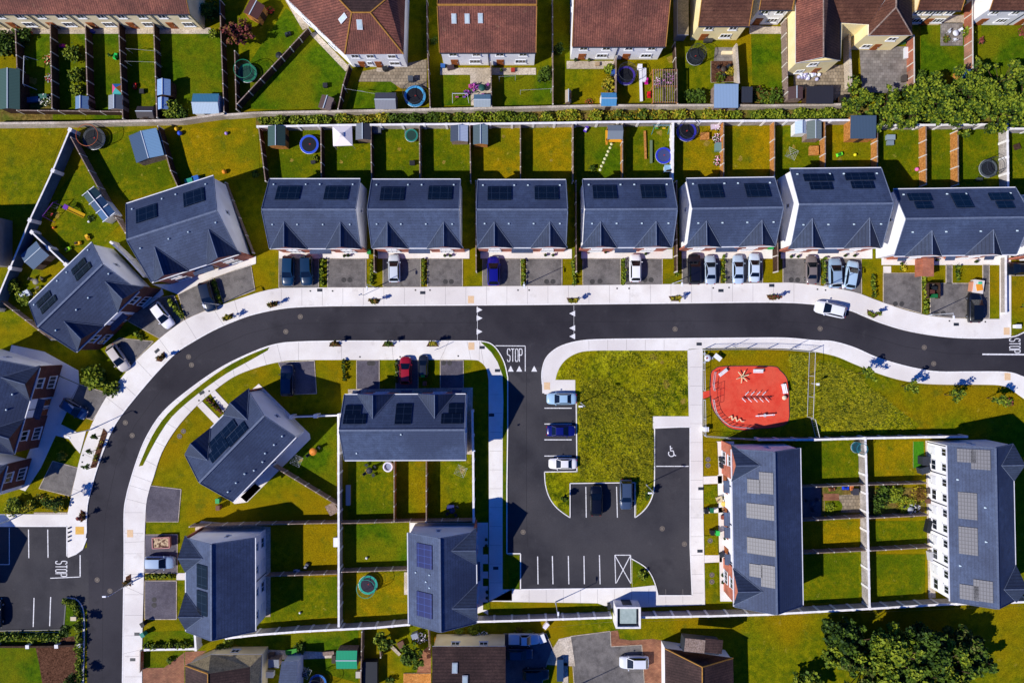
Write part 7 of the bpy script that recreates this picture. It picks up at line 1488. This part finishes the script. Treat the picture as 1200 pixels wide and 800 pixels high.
# heap of white rubble bags in the cobbled yard, flower pots and odds
rr = random.Random(12)
for i in range(22):
    px, py = 946 + rr.gauss(0, 5.5), 89 + rr.gauss(0, 4)
    x, y = g(px, py); t = small('white or lilac bag in the heap on the cobbled yard', 'rubble_bag', 'bag', px, py, MB().lathe([(.02, .5), (.18, .42), (.3, .2), (.26, 0)], 7), P_(rr.choice(['e8e6f0', 'b8b8d8', 'd8e0e8', '8a86a8'])), .07, rr.random()*360, 'bags heaped on the cobbled yard')
pk = random.Random(3)
def flowers(label, px, py, r, cols, seed, h=.5):
    x, y = g(px, py); t = thing('flower_bed', label, 'flowers', (x, y, .03), 0, 'flower beds'); b = crown([(0, 0, h*.4, r, h*.5)], int(160*r*r) + 60, .11, seed, ('leaf_dark', 'leaf_mid')); b.obj('foliage', [M['leaf_dark'], M['leaf_mid']], t)
    rr = random.Random(seed)
    for c in cols:
        b = MB()
        for _ in range(int(26*r) + 8): a = rr.random()*6.28; d = r*rr.random()**.5; b.leaf((math.cos(a)*d, math.sin(a)*d, h*.9 + rr.uniform(-.1, .15)), .09, rr, 0, 1.5)
        b.obj('blossom', P_(c), t)
for l, px, py, r, cols in [('pink flower bed along the timber fence, upper', 840, 163, .8, ('e8a0c8', 'f0e0e8')), ('pink flower bed along the timber fence, lower', 841, 189, .8, ('e070a0', 'f0d8e0')), ('lilac and white flowers at the top of the timber fence', 839.5, 149, .7, ('c8a8e0', 'f4f0f4')), ('purple and pink flowers left of the small table', 556, 103, .7, ('d060c0', '8040a0')), ('pink and red flowers in the old terrace garden strip', 60, 72, .9, ('e04040', 'e8e0a0')), ('pink flowers beside the pergola', 783, 93, .9, ('d060c8', 'e8b0e0')),
    ('pink and lilac flowers under the pergola', 771, 98, .8, ('d878c8', 'f0e0f0')), ('pale mixed flowers by the wire fence of the old terrace', 59, 93, .6, ('e8e0e8', 'c03040')), ('white flowers in the climbing frame garden', 55, 119, .9, ('f0f0e8', 'e0e0a0')), ('white and blue flowers by the wild garden wall', 1069, 596, 1.0, ('c8c8e0', 'f0f0f0')), ('colourful flowers on the front of the silver panel terrace', 852.5, 583, .7, ('f0c040', 'e8d8c0')), ('red and purple flowers beside the terrace bins', 851, 600, .7, ('a03858', '603070')), ('yellow flowers in the front bed left of the brick store', 1057, 314, .5, ('e8d030', 'c8b820')), ('orange flowers at the foot of the orange brick fence', 1121, 92, .9, ('e08820', 'd8a020')), ('red flowers by the alley lawn wall', 690, 121, .6, ('b05028', '8a4020')),
    ('white flowers in the bottom yard beside the brown roof', 566, 746, 1.1, ('c8d0d8', 'f0f0f0')), ('white rambling flowers left of the bottom brick strip', 494, 746, .9, ('c8c0d0', 'e8e0e8')), ('lilac flowers beside the left bank path', 17, 568, .8, ('a890b8', 'd8d0d8')), ('red flowers near the shed at the corner house', 318, 14, .6, ('c02020', 'e04030')), ('purple flowers by the swing set with pink seats', 547, 110, .5, ('7040b0', 'd860c0'))]: flowers(l, px, py, r, cols, int(px))
# more things in the yards
for l, px, py, w_, d_, h, c, r in [('long timber sleeper beside the swing set garden fence', 756, 170, .25, 4.2, .25, 'timber', 2), ('narrow pale raised bed in the swing set garden', 763, 178, .3, 3.4, .3, '6a7a5a', 0), ('grey water butt box by the tall netted trampoline patio', 481, 92, .7, .7, .9, '4a5058', 0), ('stone planter on the corner house patio', 446, 82, 1.1, .5, .4, 'oldpave', 0), ('dark barbecue box by the corner house wall', 451, 80, .7, .5, .9, '22262a', 10),
    ('white box by the dark netted trampoline, top middle', 750, 78, .6, .6, .8, 'e8e8ee', 0), ('white plank stack standing left of the magenta toy', 751, 100, .35, 4.8, .3, 'e0e0e4', 2), ('white bench frame right of the plank stack', 755, 88, .5, 2.0, .45, 'd8d8e0', 0), ('dark chest by the pale yellow house door', 830, 47, 1.2, .5, .6, '3a3a3a', 0), ('cream stone trough on the pale yellow house patio', 852, 62, 1.6, .4, .4, 'cream', 0),
    ('black compost box in the first walled garden corner', 931, 527, .8, .8, .9, '1c2024', 0), ('dark cabinet beside the terrace door, second walled garden', 1085, 540, 1.0, 1.2, 1.3, '2c3038', 0), ('second dark cabinet beside the terrace door, walled garden', 1084, 551, 1.2, .9, 1.2, '303640', 15), ('grey seat box on the white terrace patio', 1090, 575, .7, .7, .5, '5a5048', 0), ('brown seat box on the white terrace patio, middle', 1089, 587, .8, .6, .5, '6a4a3a', 0), ('black bicycle shaped rack on the white terrace patio', 1089, 617, .5, 1.8, .9, '202428', -12), ('pale clothes rack on the lower white terrace patio', 1092, 652, .5, 1.4, .9, 'b8b8bc', 8),
    ('dark crates in shade behind the terrace corner', 528, 594, 1.0, .6, .6, '283070', 0), ('pale slab pile beside the diagonal fence end', 389, 596, 1.4, 1.6, .2, 'oldtimber', 30), ('cream crate pile by the silver panel terrace front', 843, 585, .8, .8, .5, 'c8b890', 20), ('brown crate by the silver panel terrace front', 849, 606, .9, .5, .5, '8a4a3a', 0), ('grey parcel by the silver panel terrace middle door', 846, 650, .6, .6, .6, '30343c', 20),
    ('white and grey crate in the climbing frame garden', 37, 117, 2.6, .7, .5, '5a6a80', 6), ('green and blue crate in the climbing frame garden', 50, 113, 1.2, .6, .5, '3a6a5a', 6), ('dark mower box in the old terrace, fourth garden', 166, 107, .6, .6, .4, '2c2c30', 0), ('red and white box at the wall of the old terrace', 33, 38, .8, .4, .5, 'a04038', 0), ('violet box behind the old terrace wall', 107, 36, .6, .4, .6, '4048a0', 0), ('dark pallet beside the top left wire fence', 284, 118, 1.4, .9, .25, 'darktimber', 40),
    ('teal watering tank at the turned pair rear wall', 222, 212, 1.3, .7, .7, '20907a', 15), ('blue drum box next to the teal tank', 229, 209, .9, .7, .7, '2060b0', 15), ('grey garden cabinet behind the bottom brick strip', 486, 745, .9, .7, .9, '8a90a0', 20), ('blue grey tarp heap beside the brown roof', 570, 750, 1.6, .9, .5, '8a98b0', 15), ('white scooter shaped box on the pickup yard', 640, 733, .9, .5, .7, 'e8e0e8', 50), ('black box on the wall of the substation', 714, 711, .4, .7, 1.0, '202428', 0),
    ('dark grey play house base by the black cage trampoline', 1148, 210, .8, .4, .4, '38403c', 0), ('brown ring planter on the far right lawn of the row', 1192, 172, .8, .8, .25, 'darktimber', 20), ('blue paddling box in the third small garden', 477, 155, .6, .4, .4, '506070', 0), ('grey bin box left of the teal trampoline garden shed', 441, 152, 1.3, .9, .9, '5a5e66', 0), ('brown toy chest on the third small garden lawn', 483, 191, .7, .6, .5, '26262a', 0), ('white chair box on the blue trampoline lawn', 367, 190, .6, .4, .4, '2c2c30', 10)]:
    crate(l, px, py, w_, d_, h, c, r)
for l, px, py, r, h, mm in [('small bush by the stepping stone fence', 694, 198, .5, .7, ('leaf_dark', 'leaf_mid')), ('flowering bush along the first small garden fence', 370, 186, .4, .5, ('leaf_mid', 'leaf_light')), ('low weeds on the wild lawn by the diagonal pair toys', 52, 290, .7, .4, ('leaf_mid', 'leaf_light')), ('ragged weeds at the fence foot, left garden', 108, 256, .5, .4, ('leaf_mid', 'leaf_dark')), ('dark shrub at the top of the alley lawn', 654, 60, .9, 1.4, ('leaf_dark', 'leaf_mid')), ('shrub in the alley beside the skylight house', 505 + 4, 50, .6, 1.1, ('leaf_dark', 'leaf_mid')),
    ('bush by the corrugated shed, right side', 895, 122, 1.0, 1.2, ('leaf_dark', 'leaf_mid', 'leaf_light')), ('green bush at the corner of the cobbled yard wall', 993, 40, .6, 1.6, ('leaf_mid', 'leaf_light')), ('dark bush in the second walled garden by the wall', 1025, 598, .8, 1.2, ('leaf_dark', 'leaf_mid')), ('bush at the cream house corner, bottom left yard', 262, 757, .8, 1.0, ('leaf_dark', 'leaf_mid')), ('low green plants in the mixed clutter garden', 972, 594, .7, .5, ('leaf_mid', 'leaf_light')), ('rough shrub beside the dark trailer', 458, 795, .7, .8, ('leaf_dark', 'leaf_mid')),
    ('weeds along the bottom wall, first patch', 620, 742, .8, .4, ('leaf_yel', 'leaf_light')), ('weeds along the bottom wall, second patch', 608, 738, .6, .3, ('leaf_yel', 'leaf_brown')), ('small dark bush on the shaded lawn right of the bend start', 300, 205, .6, .6, ('leaf_dark', 'leaf_mid'))]:
    shrub(l, px, py, r, h, int(px), mm, size=.12)
# worn ground under play things and beside gates, seen as bare patches
pb = MB(); rr = random.Random(44)
def patch(px, py, r, z):
    x, y = g(px, py); n = 12; ph = [rr.uniform(.6, 1.2) for _ in range(n)]
    pb.face([(x + math.cos(6.283*i/n)*r*ph[i], y + math.sin(6.283*i/n)*r*ph[i], z) for i in range(n)])
for px, py, r, z in [(66, 252, .6, .034), (773, 156, .5, .034), (38, 95, .7, .034), (352, 538, .5, .034), (541, 551, .5, .034), (432, 552, .6, .034), (785, 70, .6, .03), (828, 168, .5, .034), (984, 188, .4, .034), (962, 170, .35, .034), (590, 160, .3, .034), (468, 175, .3, .034), (520, 190, .35, .034), (646, 188, .25, .034), (868, 186, .4, .034), (930, 172, .3, .034), (342, 188, .3, .034), (400, 190, .3, .034), (800, 470, .5, .104), (780, 450, .7, .104), (766, 418, .6, .104), (776, 424, .35, .104)]: patch(px, py, r, z)
struct('bare_patch', pb, mat('bare_earth_patch', '7a6a20', '958038', 3, .95, .3, spec=.05, fine=8, fa=.5))
for l, px, py, w_, d_, h, c, r in [('grey timber stack at the top of the bottom lawn', 385, 765, 1.6, .5, .3, 'oldtimber', 5), ('dark planter box left of the green roofed shed', 391, 772, .5, 1.1, .5, '3a2e28', 0), ('pale box by the thin fence below the green roofed shed', 420, 790, .7, .9, .7, 'b8b0a4', 0), ('brown crate near the two garden trees, bottom yard', 470, 755, .9, .9, .5, '6a4a38', 25), ('pale stone slab by the two garden trees', 462, 760, 2.4, .4, .12, 'oldpave', -45), ('black gas box behind the bottom brown roof', 515, 752, .6, .6, .8, '22262c', 0), ('blue recycling box behind the bottom brown roof', 555, 753, .6, .5, .5, '2a5aa0', 10), ('grey air unit at the roof end of the brown house', 589, 765, .8, .8, .8, '8a9098', 0),
    ('brown box near the hipped house chimney yard', 318, 768, .9, .7, .6, '6a5648', 0), ('white freezer box in the yard right of the hipped house', 316, 790, 1.1, .8, .8, 'c8ccd0', 0), ('dark tool chest in the yard right of the small extension', 355, 790, .9, .6, .6, '2c3036', 12), ('blue crate on the skylight house patio', 519, 77, .6, .5, .5, '3060a0', 0), ('dark cushion box beside the patio of the skylight house', 528, 79, 1.0, .6, .5, '40323a', 10), ('red box near the small trellis of the skylight house', 601, 82, .5, .5, .4, 'a03028', 0), ('grey cushion box beyond the corner house door', 430, 76, .7, .5, .5, '6a6a70', 20), ('tan sack on the long patio below the dark line roof', 700, 75, .6, .5, .4, 'a89070', 0), ('dark kennel on the block yard wall', 1060, 92, .6, .9, .6, '4a4440', 0), ('white seat box on the grey block yard', 1062, 62, .5, 1.6, .4, 'd8dce0', 0), ('green lounger box at the cream wall of the grey yard', 1055, 49, 1.5, .6, .5, '2f6a3a', 0)]:
    crate(l, px, py, w_, d_, h, c, r)
# ================================================================ CAMERA AND LIGHT
cd = bpy.data.cameras.new('camera'); cam = bpy.data.objects.new('camera', cd); COL.objects.link(cam)
cam.location = (0, 0, CAMH); cd.lens = 24; cd.sensor_width = 36; cd.clip_end = 2000; cd.clip_start = 1; SC.camera = cam
w = bpy.data.worlds.new('World'); SC.world = w; w.use_nodes = True; nt = w.node_tree
sk = nt.nodes.new('ShaderNodeTexSky'); sk.sky_type = 'NISHITA'; sk.sun_disc = False
EL = 41.5; az = 205.0      # direction towards the sun, degrees counter-clockwise from +x
sk.sun_elevation = R(EL); sk.sun_rotation = R(90 - az); sk.air_density = 1.3; sk.dust_density = .3; sk.ozone_density = 2.5
bg = nt.nodes['Background']; tn = nt.nodes.new('ShaderNodeMix'); tn.data_type = 'RGBA'; tn.blend_type = 'MULTIPLY'; tn.inputs[0].default_value = 1
tn.inputs[7].default_value = (.05, .58, 2.0, 1); nt.links.new(sk.outputs[0], tn.inputs[6]); nt.links.new(tn.outputs[2], bg.inputs['Color']); bg.inputs['Strength'].default_value = 0.05
sd = bpy.data.lights.new('sun', 'SUN'); sd.energy = 5.0; sd.angle = R(.53); sd.color = (1, .95, .88)
so = bpy.data.objects.new('sun', sd); COL.objects.link(so)
dv = Vector((math.cos(R(az))*math.cos(R(EL)), math.sin(R(az))*math.cos(R(EL)), math.sin(R(EL))))
so.rotation_euler = dv.to_track_quat('Z', 'Y').to_euler(); so.location = (-60, -40, 80)
SC.view_settings.view_transform = 'Standard'; SC.view_settings.look = 'None'; SC.view_settings.exposure = 0; SC.view_settings.gamma = 1
SC.cycles.max_bounces = 6; SC.cycles.use_denoising = True
